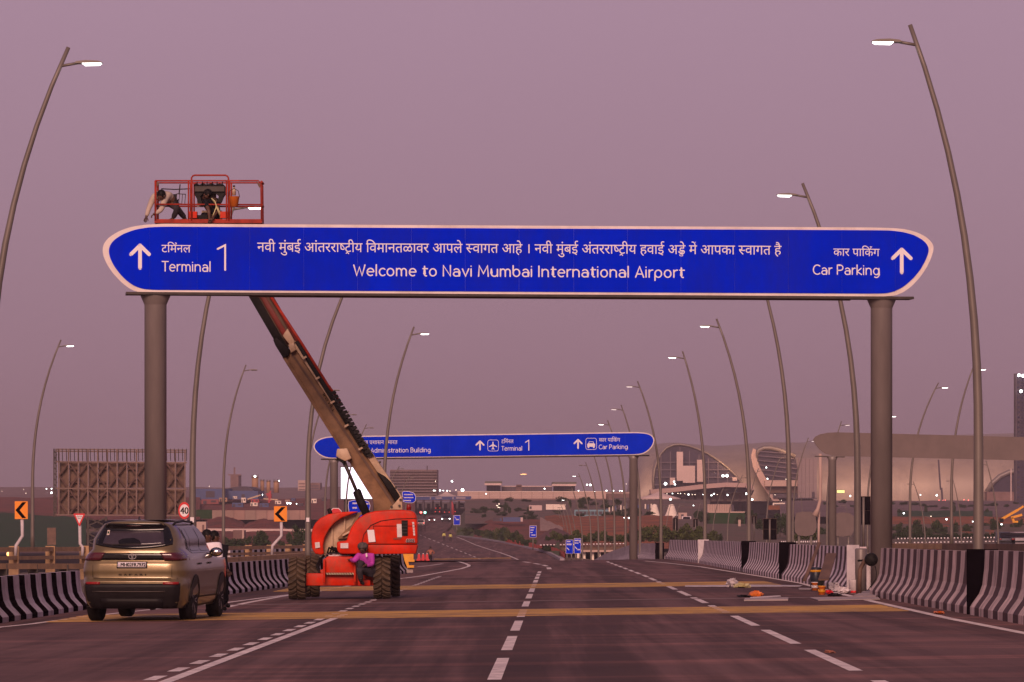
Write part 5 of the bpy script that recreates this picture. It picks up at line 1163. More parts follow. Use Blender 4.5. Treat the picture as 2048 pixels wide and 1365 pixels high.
far_car(1355, 1045, 1010, 2.0, cars_, 'grey car just left of the white car beside the tents', lights='none')
far_car(1338, 1045, 1010, 2.0, carw, 'pale car directly beneath the right pointed tent', lights='none')
far_car(2010, 1091, 560, 2.2, card, 'dark car on the far right road below the excavator', lights='none')
far_car(2034, 1091, 560, 2.2, cars_, 'grey car on the far right road at the edge of the photo', lights='none')
# long pale blue bus in the middle distance
def box_thing(name, x0, y0, x1, y1, Y, D, material, label, cat, parts=(), rz=0):
    """upright box between picture rows y0 (top) and y1 (foot) at distance Y, D metres deep; parts: (name, fx0, fy0, fx1, fy1, material)"""
    a, b = W(x0, y0, Y), W(x1, y1, Y); base_ = Vector(((a.x+b.x)/2, Y, b.z)); w_, h_ = b.x-a.x, a.z-b.z
    root = thing(name, base_, label, cat, rz=rz); m = MB(); m.box((0, D/2, h_/2), (w_, D, h_)); m.build('body', material, root, world=False)
    for p in parts:
        m = MB(); px0, px1, pz0, pz1 = -w_/2+p[1]*w_, -w_/2+p[3]*w_, h_*(1-p[4]), h_*(1-p[2]); m.box(((px0+px1)/2, -.02, (pz0+pz1)/2), (px1-px0, .12, pz1-pz0)); m.build(p[0], p[5], root, world=False)
    return root
box_thing('bus', 1149, 1020, 1217, 1034.5, 900, 2.5, M['busblue'], 'long pale blue bus parked above the orange soil bank', 'bus', [('window', .03+.115*k, .22, .03+.115*k+.095, .68, M['fardark']) for k in range(8)]+[('door', .945, .2, .985, .95, M['fardark'])])
# ---------------------------------------------------------------- vegetation

def crown_mesh(name, seed, n, flat_=1.0, leaf=.10):
    r = random.Random(seed); vs = []; fs = []; cl = [(r.uniform(-.3, .3), r.uniform(-.3, .3), r.uniform(.25, .78)*flat_, r.uniform(.16, .30)) for _ in range(9)]
    for k in range(n):
        cx, cy, cz, cr = cl[r.randrange(9)]; d = Vector((r.gauss(0, 1), r.gauss(0, 1), r.gauss(0, 1))).normalized()*cr*(r.random()**.35)
        p = Vector((cx, cy, cz))+Vector((d.x, d.y, d.z*flat_)); a = Vector((r.gauss(0, 1), r.gauss(0, 1), r.gauss(0, 1))).normalized(); b = a.cross(Vector((r.gauss(0, 1), r.gauss(0, 1), r.gauss(0, 1)))).normalized(); s_ = leaf*r.uniform(.5, 1.1)
        i = len(vs); vs += [p-a*s_*.5, p+b*s_*.35, p+a*s_*.5, p-b*s_*.35]; fs.append((i, i+1, i+2, i+3))
    me = bpy.data.meshes.new(name); me.from_pydata([tuple(v) for v in vs], [], fs); return me
CR = {}
for kind, mt in (('dark', 'leaf'), ('light', 'leaf2')):
    for i in range(3):
        me = crown_mesh('crown', 11+i, 1100, 1.0, .13); me.materials.append(M[mt]); CR[kind, i] = me
        me = crown_mesh('bush', 31+i, 700, .75, .14); me.materials.append(M[mt]); CR['b'+kind, i] = me
tm = MB(); tm.tube([(0, 0, 0), (.01, 0, .2), (-.01, .01, .42), (.02, 0, .6)], [.03, .024, .018, .008], 7)
for a in (0.4, 2.2, 4.1): tm.tube([(0, 0, .33), (.13*math.cos(a), .13*math.sin(a), .5), (.2*math.cos(a), .2*math.sin(a), .62)], [.014, .01, .005], 5)
_t0 = tm.build('trunk', M['bark'], None); TRM = _t0.data; bpy.data.objects.remove(_t0)
def tree(px, py, Y, hpx, wpx, label, kind='dark', i=0, group=None):
    b = W(px, py, Y); s_ = F/Y; h, w_ = hpx/s_, wpx/s_; root = thing('tree', b, label, 'tree', group)
    for nm, me in (('trunk', TRM), ('crown', CR[kind, i % 3])):
        o = bpy.data.objects.new(nm, me); col.objects.link(o); o.parent = root; o.scale = (w_/.95, w_/.95, h) ; o.rotation_euler = (0, 0, px*.7 % 6)
    return root
def bush(px, py, Y, hpx, wpx, label, kind='dark', i=0, group=None):
    s_ = F/Y; o = bpy.data.objects.new('bush', CR['b'+kind, i % 3]); col.objects.link(o); o.location = W(px, py, Y); o.scale = (wpx/s_/.9, wpx/s_/.9, hpx/s_/.62); o.rotation_euler = (0, 0, px*.9 % 6); return tag(o, label, 'bush', group)
# ---------------------------------------------------------------- banks of ground beyond the road
rb = random.Random(21)
def bank(name, x0, x1, yb, Yb, yt, Yt, material, nx=40, ny=10, jag=1.5, prof=None):
    vs = []
    for j in range(ny+1):
        t = j/ny; Y = Yb+(Yt-Yb)*t; py = yb+(yt-yb)*t
        for i in range(nx+1):
            u = i/nx; e = (prof(u) if prof else 1.0); jj = math.sin(u*17+j*.9)*jag*.5+math.sin(u*41+j*2.1)*jag*.3+rb.uniform(-.3, .3)*jag
            yy = yb+(yt-yb)*t*e+jj*min(1, t*3); vs.append(W(x0+(x1-x0)*u, yy, Y))
    mb = MB(); mb.add(vs, [(j*(nx+1)+i, j*(nx+1)+i+1, (j+1)*(nx+1)+i+1, (j+1)*(nx+1)+i) for j in range(ny) for i in range(nx)], 0, True)
    return tag(mb.build(name, material), kind='structure')
hump = lambda u: math.sin(math.pi*min(1, max(0, u)))**.6+.02
bank('netting_slope', -80, 172, 1100, 520, 1019, 760, M['net'], prof=lambda u: 1.0-.22*u)
bank('dry_bank', -80, 400, 1040, 800, 995, 1150, M['redwall'])
bank('dry_bank', 380, 700, 1110, 520, 1060, 700, M['redwall'], jag=2)
bank('soil_heap', 480, 575, 1064, 720, 1039, 760, M['redwall'], prof=hump)
bank('soil_heap', 395, 500, 1062, 730, 1034, 800, M['redwall'], prof=hump)
bank('construction_ground', 380, 830, 1040, 880, 998, 1250, M['redwall'])
bank('plain', -100, 800, 1000, 1250, 975, 2100, M['farbrown'])
KY = [(905, 1072.5), (914, 1073.2), (960, 1078.5), (1000, 1085.5), (1030, 1092), (1060, 1098.6), (1075, 1102), (1090, 1106.6), (1104, 1112), (1119, 1121)]
mb = MB(); nn_ = 60; vs = []
for j in range(7):
    for i in range(nn_+1):
        px = 912+(1119-912)*i/nn_; k0 = lb(px, itp(KY, px)-.4); yt_ = itp([(905, 1052), (940, 1062), (1000, 1072), (1060, 1080), (1119, 1084)], px)+math.sin(px*.21)+math.sin(px*.57)
        t = j/6; Yq_ = k0.y+4+70*t; vs.append(W(px, itp(KY, px)-.6+(yt_-itp(KY, px))*t+(rb.uniform(-.6, .6) if j else 0), Yq_))
mb.add(vs, [(j*(nn_+1)+i, j*(nn_+1)+i+1, (j+1)*(nn_+1)+i+1, (j+1)*(nn_+1)+i) for j in range(6) for i in range(nn_)], 0, True)
tag(mb.build('grass_bank', M['leaf2']), kind='structure')
bank('grass_bank', 884, 1010, 1074, 1000, 1012, 1180, mat('dark_grass', (.045, .06, .03), .95, 0, 0, .3, c2=(.10, .05, .04)), jag=1.5, prof=lambda u: itp([(0, .2), (.17, .38), (.37, .87), (.6, 1), (1, .8)], u))
bank('soil_bank', 930, 1130, 1086, 860, 1037, 960, M['redwall'], jag=2, prof=lambda u: itp([(0, .2), (.1, .6), (.25, .97), (1, .97)], u))
bank('soil_heap', 1072, 1150, 1090, 560, 1058, 600, mat('dark_soil', (.12, .045, .045), .95, 0, .2, .2), prof=hump)
bank('soil_bank', 1090, 1345, 1098, 580, 1032, 860, M['soil'], jag=2)
bank('pale_cutting', 1080, 1126, 1062, 640, 1035, 740, mat('cutting', (.33, .21, .17), .9, 0, .2, .4), nx=16, prof=lambda u: 1-.75*u)
bank('dark_ground', 930, 1420, 1048, 940, 1000, 1250, mat('scrub_ground', (.17, .085, .065), .95, 0, 0, .09, c2=(.045, .045, .03)))
bank('far_ground', 1250, 2150, 1110, 560, 1048, 800, mat('roadside_grass', (.06, .06, .03), .95, 0, 0, .15, c2=(.13, .06, .045)), jag=.6)
bank('service_road', 1372, 1560, 1112, 545, 1049, 905, M['asphalt'], jag=0, nx=6)
bank('soil_bank', 1760, 2150, 1074, 700, 1034, 860, M['soil'], jag=2)
bank('green_field', 1795, 1985, 1040, 845, 1022, 1000, M['net'], jag=1)
bank('plain', 1560, 2200, 1034, 900, 1002, 1400, mat('hazy_plain', (.14, .08, .08), .9, 0, .4, .1), jag=1)
bank('far_plain', -900, 3000, 1003, 1450, 984, 3300, M['farbrown'], jag=.5)
# kerb dashes beside the lower roads
def kerb_dashes(x0, x1, y0, y1, Y, n, label, h=.35, m1='signwhite', w=.5):
    root = thing('striped_kerb', W(x0, y0, Y), label, 'kerb')
    for k in range(n):
        a = x0+(x1-x0)*(k+.0)/n; b = x0+(x1-x0)*(k+w)/n; ya = y0+(y1-y0)*k/n; m = MB(); m.bar(W(a, ya, Y), W(b, ya, Y), .4, h); m.build('kerb_block', M[m1], root)
kerb_dashes(1080, 1252, 1090.5, 1087.5, 556, 26, 'white dashed kerb along the lower road behind the paired blue signs', .11)
kerb_dashes(1417, 1478, 1051.5, 1051.5, 800, 9, 'white dashed kerb below the green netting in front of the terminal', .14)
kerb_dashes(1331, 1360, 1079, 1081, 590, 7, 'short black and white kerb left of the second striped barrier group', .45)
kerb_dashes(1795, 2060, 1077.5, 1074.5, 600, 40, 'white dashed kerb in front of the hedge on the right', .17, w=.38)
kerb_dashes(1790, 2060, 1086, 1082, 560, 36, 'white dashed kerb just above the brown parapet on the right', .13, w=.4)
kerb_dashes(1562, 1640, 1084, 1083.5, 560, 18, 'white dashed kerb behind the striped barrier below the round grey sign back', .2)
# underpass with pale piers
root = thing('underpass', W(1190, 1112, 555), 'brown concrete underpass with pale piers below the paired blue signs', 'underpass')
m = MB(); a, b = W(1118, 1092.5, 556), W(1255, 1103, 556); m.box(((a.x+b.x)/2, 559, (a.z+b.z)/2), (b.x-a.x, 5, a.z-b.z)); m.build('deck', M['brown'], root)
m = MB(); m.bar(W(1160, 1102.5, 552.5), W(1255, 1102.5, 552.5), .5, .25); m.build('deck_edge', M['beige'], root)
for x0, x1 in ((1154, 1160.5), (1166.5, 1171), (1183.5, 1188), (1196, 1202)):
    a, b = W(x0, 1103.5, 553), W(x1, 1126, 553); m = MB(); m.box(((a.x+b.x)/2, 553.5, (a.z+b.z)/2), (b.x-a.x, .8, a.z-b.z)); m.build('pier', M['tent'], root)
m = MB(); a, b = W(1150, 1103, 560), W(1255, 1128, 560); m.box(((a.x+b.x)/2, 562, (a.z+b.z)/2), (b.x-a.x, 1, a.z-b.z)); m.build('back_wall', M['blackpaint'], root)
# orange safety mesh along the far kerb
root = thing('safety_mesh_fence', lb(1060, 1100), 'orange red mesh fence along the kerb of the far road', 'mesh fence'); rm = random.Random(4)
fp = [(1002, 1087), (1020, 1091), (1037, 1095), (1047, 1097), (1062, 1100), (1078, 1103), (1092, 1108), (1106, 1114), (1116, 1119)]
for k, (a, b) in enumerate(zip(fp, fp[1:])):
    if k == 2: continue
    pa, pb = lb(*a)+Vector((.8, 0, 0)), lb(*b)+Vector((.8, 0, 0)); n = 6; m = MB(); vs = []
    for i in range(n+1): p = pa.lerp(pb, i/n); vs += [p, p+Vector((0, 0, .85+rm.uniform(-.12, .10)))]
    m.add(vs, [(2*i, 2*i+1, 2*i+3, 2*i+2) for i in range(n)]); m.v += [(x, y+.05, z) for x, y, z in m.v[:]]; q = 2*(n+1); m.f += [tuple(j+q for j in f) for f in m.f[:]]; m.m += [0]*n; m.sm += [False]*n; m.build('mesh_panel', M['redmesh'], root)
    m = MB(); m.box(pa+Vector((0, 0, .35)), (.06, .06, .8)); m.build('post', M['dark_steel'], root)
# ---------------------------------------------------------------- signs by the roads
def bars(mb, plane, n, x0, x1, y0, y1, off):     # lettering too small to read: a broken line of short marks
    r = random.Random(int(x0*7+y0)); x = x0
    while x < x1:
        w_ = r.uniform(.5, 1.1); mb.add([plane.P(a, b, off) for a, b in ((x, y0+.5), (min(x+w_, x1), y0+.5), (min(x+w_, x1), y1-.3), (x, y1-.3))], [(0, 1, 2, 3)]); x += w_+.35
def small_text(mb, plane, text, x0, x1, y0, y1, off): plain(mb, lambda x, y, z: plane.P(x, -y, off+z), text, x0, x1, -y1, -y0, 0, bold=.0)
def post(mb, px, y0, y1, Y, r_=.05): a, b = W(px, y0, Y), W(px, y1, Y); mb.tube([b, a], r_, 8)
def chevron(px, Y, x0, y0, x1, y1, label, pst):
    root = thing('chevron_sign', W(px, pst[-1][1], Y), label, 'road sign'); pl = Plane(Y)
    m = MB(); flat(m, pl, [(x0, y0), (x1, y0), (x1, y1), (x0, y1)], -.03, .0); m.build('sign_plate', M['orange'], root)
    w_, h_ = x1-x0, y1-y0; q = lambda u, v: pl.P(x0+u*w_, y0+v*h_, .006)
    m = MB(); m.add([q(*p) for p in ((.58, .05), (.88, .05), (.38, .5), (.06, .5))], [(0, 1, 2, 3)]); m.add([q(*p)-Vector((0, .002, 0)) for p in ((.06, .5), (.38, .5), (.88, .95), (.58, .95))], [(0, 1, 2, 3)]); m.build('chevron', M['blackpaint'], root)
    m = MB(); m.tube([W(a, b, Y+.1) for a, b in pst][::-1], .06, 8); m.build('post', M['paint'], root)
chevron(41, 150, 29.5, 1003, 55.5, 1038.5, 'orange chevron sign at the left edge beside the nearest left lamp post', [(44, 1036), (45, 1072), (32, 1092), (31, 1112)])
chevron(561, 165, 548, 1013, 574, 1043.5, 'orange chevron sign left of the boom lift wheels and lamp post', [(562.5, 1042), (563, 1072), (545, 1092), (544, 1110)])
root = thing('give_way_sign', W(160, 1115, 150), 'red and white triangular give way sign in front of the billboard', 'road sign'); pl = Plane(150)
m = MB(); flat(m, pl, [(147.5, 1027.5), (169.5, 1027.5), (170, 1029), (159.8, 1052), (157.8, 1052), (147, 1029)], -.03, 0); m.build('sign_plate', M['signred'], root)
m = MB(); flat(m, pl, [(150.8, 1030.6), (166.3, 1030.6), (158.6, 1047.5)], .001, .006); m.build('sign_face', M['signwhite'], root)
m = MB(); small_text(m, pl, 'GIVE', 153.3, 164, 1032.2, 1034.6, .012); small_text(m, pl, 'WAY', 155, 162.4, 1036, 1038.6, .012); m.build('lettering', M['blackpaint'], root)
m = MB(); m.tube([W(159.5, 1050, 150.1), W(160, 1088, 150.1), (W(165, 1094, 150.1)), W(165, 1112, 150.1)], .055, 8); m.build('post', M['paint'], root)
def disc(pl, cx, cy, rx, ry, off0, off1, n=32): return [(cx+rx*math.cos(2*math.pi*k/n), cy+ry*math.sin(2*math.pi*k/n)) for k in range(n)]
root = thing('speed_limit_sign', W(372, 1110, 130), 'round red and white speed limit sign reading 40 above the car roof', 'road sign'); pl = Plane(130)
m = MB(); flat(m, pl, disc(pl, 368.5, 1021.5, 12, 17, 0, 0), -.03, 0); m.build('sign_plate', M['signred'], root)
m = MB(); flat(m, pl, disc(pl, 368.7, 1021.5, 9.3, 12.3, 0, 0), .001, .008); m.build('sign_face', M['signwhite'], root)
m = MB(); plain(m, lambda x, y, z: pl.P(x, -y, .015+z), '40', 360.7, 376.8, -1028, -1015, 0, bold=.35); m.build('lettering', M['blackpaint'], root)
m = MB(); post(m, 371.5, 1036, 1110, 130.1, .045); m.build('post', M['paint'], root)
def blue_sign(poly, Y, label, cat='road sign', rows=(), posts=(), arrowp=None, shape_border=1.0, base_y=1120):
    pl = Plane(Y); cx = sum(p[0] for p in poly)/len(poly); root = thing('direction_sign', W(cx, base_y, Y), label, cat)
    m = MB(); flat(m, pl, poly, -.06, 0); m.build('sign_border', M['signwhite'], root)
    m = MB(); flat(m, pl, shrink(poly, shape_border), .003, .03); m.build('sign_face', M['blue2'], root)
    m = MB()
    for (t, x0, x1, y0, y1) in rows: (small_text if t == '1' else bars)(m, pl, t, x0, x1, y0, y1, .05)
    if arrowp: add_stroke(m, [(arrowp[0], -arrowp[1]), (arrowp[2], -arrowp[3])], arrowp[4], lambda x, y, z: pl.P(x, -y, z), .05)
    if rows or arrowp: m.build('lettering', M['signwhite'], root)
    for px, a, b in posts: m = MB(); post(m, px, a, b, Y+.12, .07); m.build('post', M['steel'], root)
def rr_poly(x0, y0, x1, y1, r_, n=5):
    out = []
    for cx, cy, a in ((x1-r_, y0+r_, -90), (x1-r_, y1-r_, 0), (x0+r_, y1-r_, 90), (x0+r_, y0+r_, 180)): out += [(cx+r_*math.cos(R(a+90*t/n)), cy+r_*math.sin(R(a+90*t/n))) for t in range(n+1)]
    return out
blue_sign(rr_poly(1148, 1077, 1162, 1107.5, 1), 410, 'blue direction sign, the right and higher one of the overlapping pair', rows=[('Terminal', 1149.5, 1158, 1079.5, 1083), ('Airside', 1149.5, 1157, 1085, 1088), ('Cargo', 1154, 1160.5, 1098, 1101), ('1', 1159, 1160.6, 1080, 1086)], arrowp=(1150, 1094, 1154.5, 1099, 1.4), posts=[(1151, 1106, 1124), (1160, 1106, 1124)], shape_border=.6)
blue_sign(rr_poly(1131.5, 1080, 1146.5, 1108, 1), 415, 'blue direction sign, the left and lower one of the overlapping pair', rows=[('Car', 1134, 1141, 1082, 1085), ('Parking', 1133.5, 1143, 1087, 1091)], arrowp=(1133.5, 1096, 1138, 1100, 1.4), posts=[(1134, 1107, 1124), (1143, 1107, 1124)], shape_border=.6)
blue_sign(rr_poly(1059, 1051.8, 1073, 1075.5, 1), 520, 'small blue direction sign above the red mesh fence in the centre', rows=[('Airport', 1061, 1069, 1054, 1057), ('City', 1061, 1067, 1059, 1062), ('Cargo', 1063, 1071, 1069, 1072)], arrowp=(1061, 1065.5, 1065, 1065.5, 1.2), posts=[(1066, 1075, 1100)], shape_border=.6)
blue_sign(rr_poly(907, 1031, 920.5, 1050.5, 1), 930, 'small blue sign at the edge of the far road under the toll gantry', rows=[('Toll', 912, 918, 1038, 1041)], arrowp=(909, 1034, 912, 1037.5, 1), posts=[(913.5, 1050, 1075)], shape_border=.7)
blue_sign([(697, 1003), (708, 1000), (728, 1000), (738, 1004), (741, 1012), (739, 1020), (734, 1028), (722, 1036), (706, 1035), (698, 1026), (696, 1013)], 290, 'rounded blue road sign partly hidden behind the lift cylinder', rows=[('City', 705, 714, 1005, 1009), ('Exit', 705, 714, 1014, 1018), ('Hotel', 726, 737, 1006, 1010)], posts=[(719, 1034, 1100)], shape_border=1)
blue_sign([(804, 985), (808, 982.5), (818, 983), (828, 986), (832, 993), (831, 1002), (826, 1006.5), (812, 1006), (806, 1004)], 300, 'rounded blue road sign peeking out right of the boom pivot', rows=[('Gate', 808, 826, 988, 991), ('Cargo', 808, 827, 994, 997), ('City', 808, 822, 1000, 1003)], posts=[(812, 1005, 1100)], shape_border=1)
root = thing('stop_sign', W(672, 1060, 240), 'red octagonal stop sign showing above the left hood of the lift', 'road sign'); pl = Plane(240)
m = MB(); flat(m, pl, [(661, 1022), (666, 1016.5), (677, 1016.5), (683, 1022), (683, 1033), (677, 1039), (666, 1039), (661, 1033)], -.05, 0); m.build('sign_plate', M['signwhite'], root)
m = MB(); flat(m, pl, [(662, 1022.5), (666.5, 1017.7), (676.5, 1017.7), (682, 1022.5), (682, 1032.5), (676.5, 1038), (666.5, 1038), (662, 1032.5)], .003, .02); m.build('sign_face', M['signred'], root); m = MB(); post(m, 672, 1038, 1100, 240.2); m.build('post', M['steel'], root)
# dark and grey sign backs on the right
def back_panels(x0, y0, x1, y1, Y, px, label, nx=2, ny=2, pbot=1110):
    root = thing('reversed_sign', W((x0+x1)/2, pbot, Y), label, 'road sign'); pl = Plane(Y)
    for i in range(nx):
        for j in range(ny):
            a, b = x0+(x1-x0)*i/nx, x0+(x1-x0)*(i+1)/nx; c, d = y0+(y1-y0)*j/ny, y0+(y1-y0)*(j+1)/ny
            m = MB(); flat(m, pl, [(a+.5, c+.5), (b-.5, c+.5), (b-.5, d-.5), (a+.5, d-.5)], .0, .05); m.build('panel', M['blackpaint'], root)
    m = MB(); flat(m, pl, [(x0, y0), (x1, y0), (x1, y1), (x0, y1)], -.06, -.002); m.build('frame', M['brown'], root)
    for p in px: m = MB(); a, b = W(p, y0+2, Y-.25), W(p, pbot, Y-.25); m.tube([b, a], .07, 8); m.build('post', M['steel'], root)
back_panels(1526, 1037.5, 1553.5, 1080, 300, [1539.5], 'black four-panel sign back standing left of the round grey sign back')
back_panels(1719, 993, 1741, 1050, 240, [1727], 'tall black sign back between the lamp posts left of the right gantry column', 1, 2)
back_panels(1503.5, 1032, 1513, 1048, 620, [1508], 'small dark sign back right of the cream taxi', 1, 1, 1080)
back_panels(1346, 1036, 1356, 1062, 560, [1351], 'narrow dark sign back below the right pointed tent', 1, 1, 1085); back_panels(1386, 1038, 1396, 1055, 640, [1391], 'small dark sign back right of the white car', 1, 1, 1080)
root = thing('reversed_sign', W(1610, 1110, 330), 'large rounded grey sign back left of the yellowish mast', 'road sign'); pl = Plane(330)
m = MB(); flat(m, pl, [(1592, 1027), (1604, 1024), (1622, 1024), (1630, 1029), (1633, 1045), (1632, 1062), (1626, 1070), (1612, 1073), (1596, 1071), (1590, 1064), (1589, 1045)], -.1, 0); m.build('panel', M['signback'], root)
for p in (1598, 1622): m = MB(); post(m, p, 1070, 1110, 330.2, .1); m.build('post', M['steel'], root)
m = MB(); m.tube([W(1630, 1032, 320), W(1636, 1018, 320), W(1640.5, 1000, 320), W(1641, 960, 320), W(1640.5, 908, 320)], [.26, .14, .12, .12, .12], 10); m.tube([W(1637, 1110, 320.3), W(1638, 1020, 320.3)], .09, 8); root = thing('mast', W(1632, 1110, 320), 'yellowish curved mast left of the grey gantry column', 'mast'); m.build('mast_pole', M['beige'], root)
root = thing('reversed_sign', W(1682, 1110, 360), 'dull rounded grey sign back behind the grey gantry column', 'road sign'); pl = Plane(360)
m = MB(); flat(m, pl, [(1668, 1028), (1684, 1025), (1700, 1027), (1708, 1034), (1709, 1060), (1703, 1071), (1686, 1074), (1668, 1072), (1662, 1064), (1661, 1036)], -.1, 0); m.build('panel', M['signback'], root)
for p in (1676, 1697): m = MB(); post(m, p, 1070, 1110, 360.2, .1); m.build('post', M['steel'], root)
root = thing('lit_sign', W(1681, 984, 600), 'small glowing yellow sign right of the grey gantry column', 'lit sign'); m = MB(); m.box(W(1681.5, 983.5, 600), (1.05, .1, .38)); m.build('sign_face', M['yellowsign'], root); m = MB(); m.box(W(1681.5, 983.5, 600)+Vector((0, .12, 0)), (1.15, .1, .48)); m.build('housing', M['dark_steel'], root)
# bright screen behind the cylinder
root = thing('lit_billboard', W(718, 1060, 420), 'glowing white screen behind the lift cylinder', 'billboard'); pl = Plane(420)
m = MB(); flat(m, pl, [(682, 935), (760, 935), (760, 998), (682, 998)], .0, .1); m.build('screen', M['screen'], root); m = MB(); flat(m, pl, [(680, 933), (762, 933), (762, 1000), (680, 1000)], -.4, -.01); m.build('frame', M['dark_steel'], root)
for p in (692, 750): m = MB(); post(m, p, 1000, 1075, 420.3, .2); m.build('leg', M['dark_steel'], root)
# ---------------------------------------------------------------- big lattice billboard on the left
root = thing('billboard_frame', W(240, 1100, 330), 'large brown lattice billboard frame behind the left gantry column', 'billboard'); pl = Plane(330, .02)
for j in range(2):
    for i in range(13):
        x0 = 118+19.4*i; m = MB(); flat(m, pl, [(x0+.7, 925+j*53), (x0+18.6, 925+j*53), (x0+18.6, 976+j*53), (x0+.7, 976+j*53)], -.45, -.38); m.build('panel', M['brown'], root)
m = MB(); P_ = lambda x, y, o=0: pl.P(x, y, o)
for x in [118+19.4*i for i in range(14)]: m.bar(P_(x, 900, .1), P_(x, 1031, .1), .1)
for y in (924, 977, 1030, 903, 899): m.bar(P_(112, y, .12), P_(374, y+2, .12), .1)
m.build('frame', mat('rusty_steel', (.20, .13, .11), .7, .1, .2, 3), root); m = MB()
for i in range(13):
    for j in range(4):
        x0 = 118+19.4*i; y0 = 925+26.5*j
        if (i+j) % 2: m.bar(P_(x0, y0, 0), P_(x0+19.4, y0+26.5, 0), .13)
        else: m.bar(P_(x0+19.4, y0, .0), P_(x0, y0+26.5, .0), .13)
        if i % 3 == 1: m.bar(P_(x0+19.4*(j % 2), y0+13, -.1), P_(x0+19.4*((j+1) % 2), y0+13, -.1), .1)
m.build('truss_braces', mat('brace_steel', (.11, .06, .05), .8, .1, .2, 3), root)
m = MB()
for i in range(34): m.bar(P_(110+8*i, 898, .6), P_(110+8*i, 922, .3), .05)
for x in (108, 112): m.bar(P_(x, 898, 0), P_(x, 1034, 0), .1)
for i in range(12): m.bar(P_(107, 900+11*i, 0), P_(114, 911+11*i, 0), .06)
m.build('walkway_rail', M['dark_steel'], root); m = MB()
for x in (176, 212, 300, 340):
    m.bar(P_(x, 1034), P_(x, 1100), .18)
tag(m.build('support_tower', M['dark_steel'], root), kind='stuff'); m = MB()
for a, b in ((176, 212), (300, 340)):
    for k in range(4): m.bar(P_(a, 1036+16*k), P_(b, 1052+16*k), .09); m.bar(P_(b, 1036+16*k), P_(a, 1052+16*k), .09)
tag(m.build('tower_braces', M['dark_steel'], root), kind='stuff')
root = thing('sign_slab', W(96, 1090, 480), 'dim grey slab board standing in front of the green slope', 'board'); m = MB(); a, b = W(94.5, 1056, 480), W(112, 1090, 480); m.box(((a.x+b.x)/2, 480, (a.z+b.z)/2), (b.x-a.x, .2, a.z-b.z)); m.build('board', M['brown'], root)
# ---------------------------------------------------------------- buildings on the left skyline
def tower(px, y0, y1, wpx, Y, material, label, cat='silo', round_=True, cap=True):
    a, b = W(px, y0, Y), W(px, y1, Y); r_ = wpx/2*Y/F; root = thing(cat.replace(' ', '_'), b, label, cat); m = MB()
    if round_: m.lathe((b.x, b.y, 0), [(r_, b.z), (r_, a.z-.3*r_), (r_*.7, a.z), (0.01, a.z+.1*r_)], 18)
    m.build('shell', material, root)
    if cap:
        m = MB(); m.lathe((b.x, b.y, 0), [(r_*1.08, a.z-.5*r_), (r_*1.08, a.z-.3*r_)], 18)
        for q in range(6): t = q*math.pi/3; m.bar((b.x+r_*math.cos(t), b.y+r_*math.sin(t), a.z-.3*r_), (b.x+r_*math.cos(t), b.y+r_*math.sin(t), a.z+.5*r_), .12)
        m.build('railing', M['dark_steel'], root)
    return root
silo = mat('silo_tan', (.42, .24, .14), .7, .1, .1, .3)
tower(510, 953, 990, 13, 1250, silo, 'tallest tan silo of the concrete plant, leftmost of four'); tower(524.5, 961, 990, 8, 1255, silo, 'second tan silo from the left at the concrete plant'); tower(537, 962, 990, 8, 1255, silo, 'third tan silo from the left at the concrete plant'); tower(552.5, 962, 986, 11, 1250, silo, 'rightmost tan silo of the concrete plant')
box_thing('shed', 391, 978, 450, 1001, 1150, 30, M['farblue'], 'blue sheeted shed right of the left lamp posts', 'shed', [('door', .35, .2, .65, .75, M['fardark'])])
box_thing('shed', 450, 982, 516, 999, 1160, 30, M['farblue'], 'blue sheeted shed in front of the silos', 'shed', [('door', .5, .4, .6, .95, M['fardark'])])
root = thing('hangar_roof', W(475, 985, 1180), 'low dark hangar roof left of the tallest silo', 'roof'); m = MB(); pr = [(443, 981), (460, 976), (478, 973), (494, 974), (505, 979), (505, 982), (443, 983)]; m.prism([W(a, b, 1180) for a, b in pr], [W(a, b, 1180)+Vector((0, 40, 0)) for a, b in pr]); m.build('roof', M['fardark'], root)
box_thing('far_tower', 461, 949, 477, 984, 1900, 20, M['farbrown'], 'hazy control tower with a wide platform on the left horizon', 'tower', [('platform', -.3, .0, 1.3, .06, M['farbrown']), ('antenna', .4, -.40, .6, 0, M['farbrown'])])
box_thing('apartment_block', 596, 961, 612, 990, 1900, 20, M['beige'], 'pale hazy block right of the silos', 'building', [('window_band', .1, .2+.2*k, .9, .28+.2*k, M['farbrown']) for k in range(4)]); box_thing('apartment_block', 615, 966, 640, 992, 1950, 20, M['farbrown'], 'hazy wide block behind the third left lamp post', 'building', [('window_band', .1, .2+.2*k, .9, .28+.2*k, M['fardark']) for k in range(4)])
rk = random.Random(8)
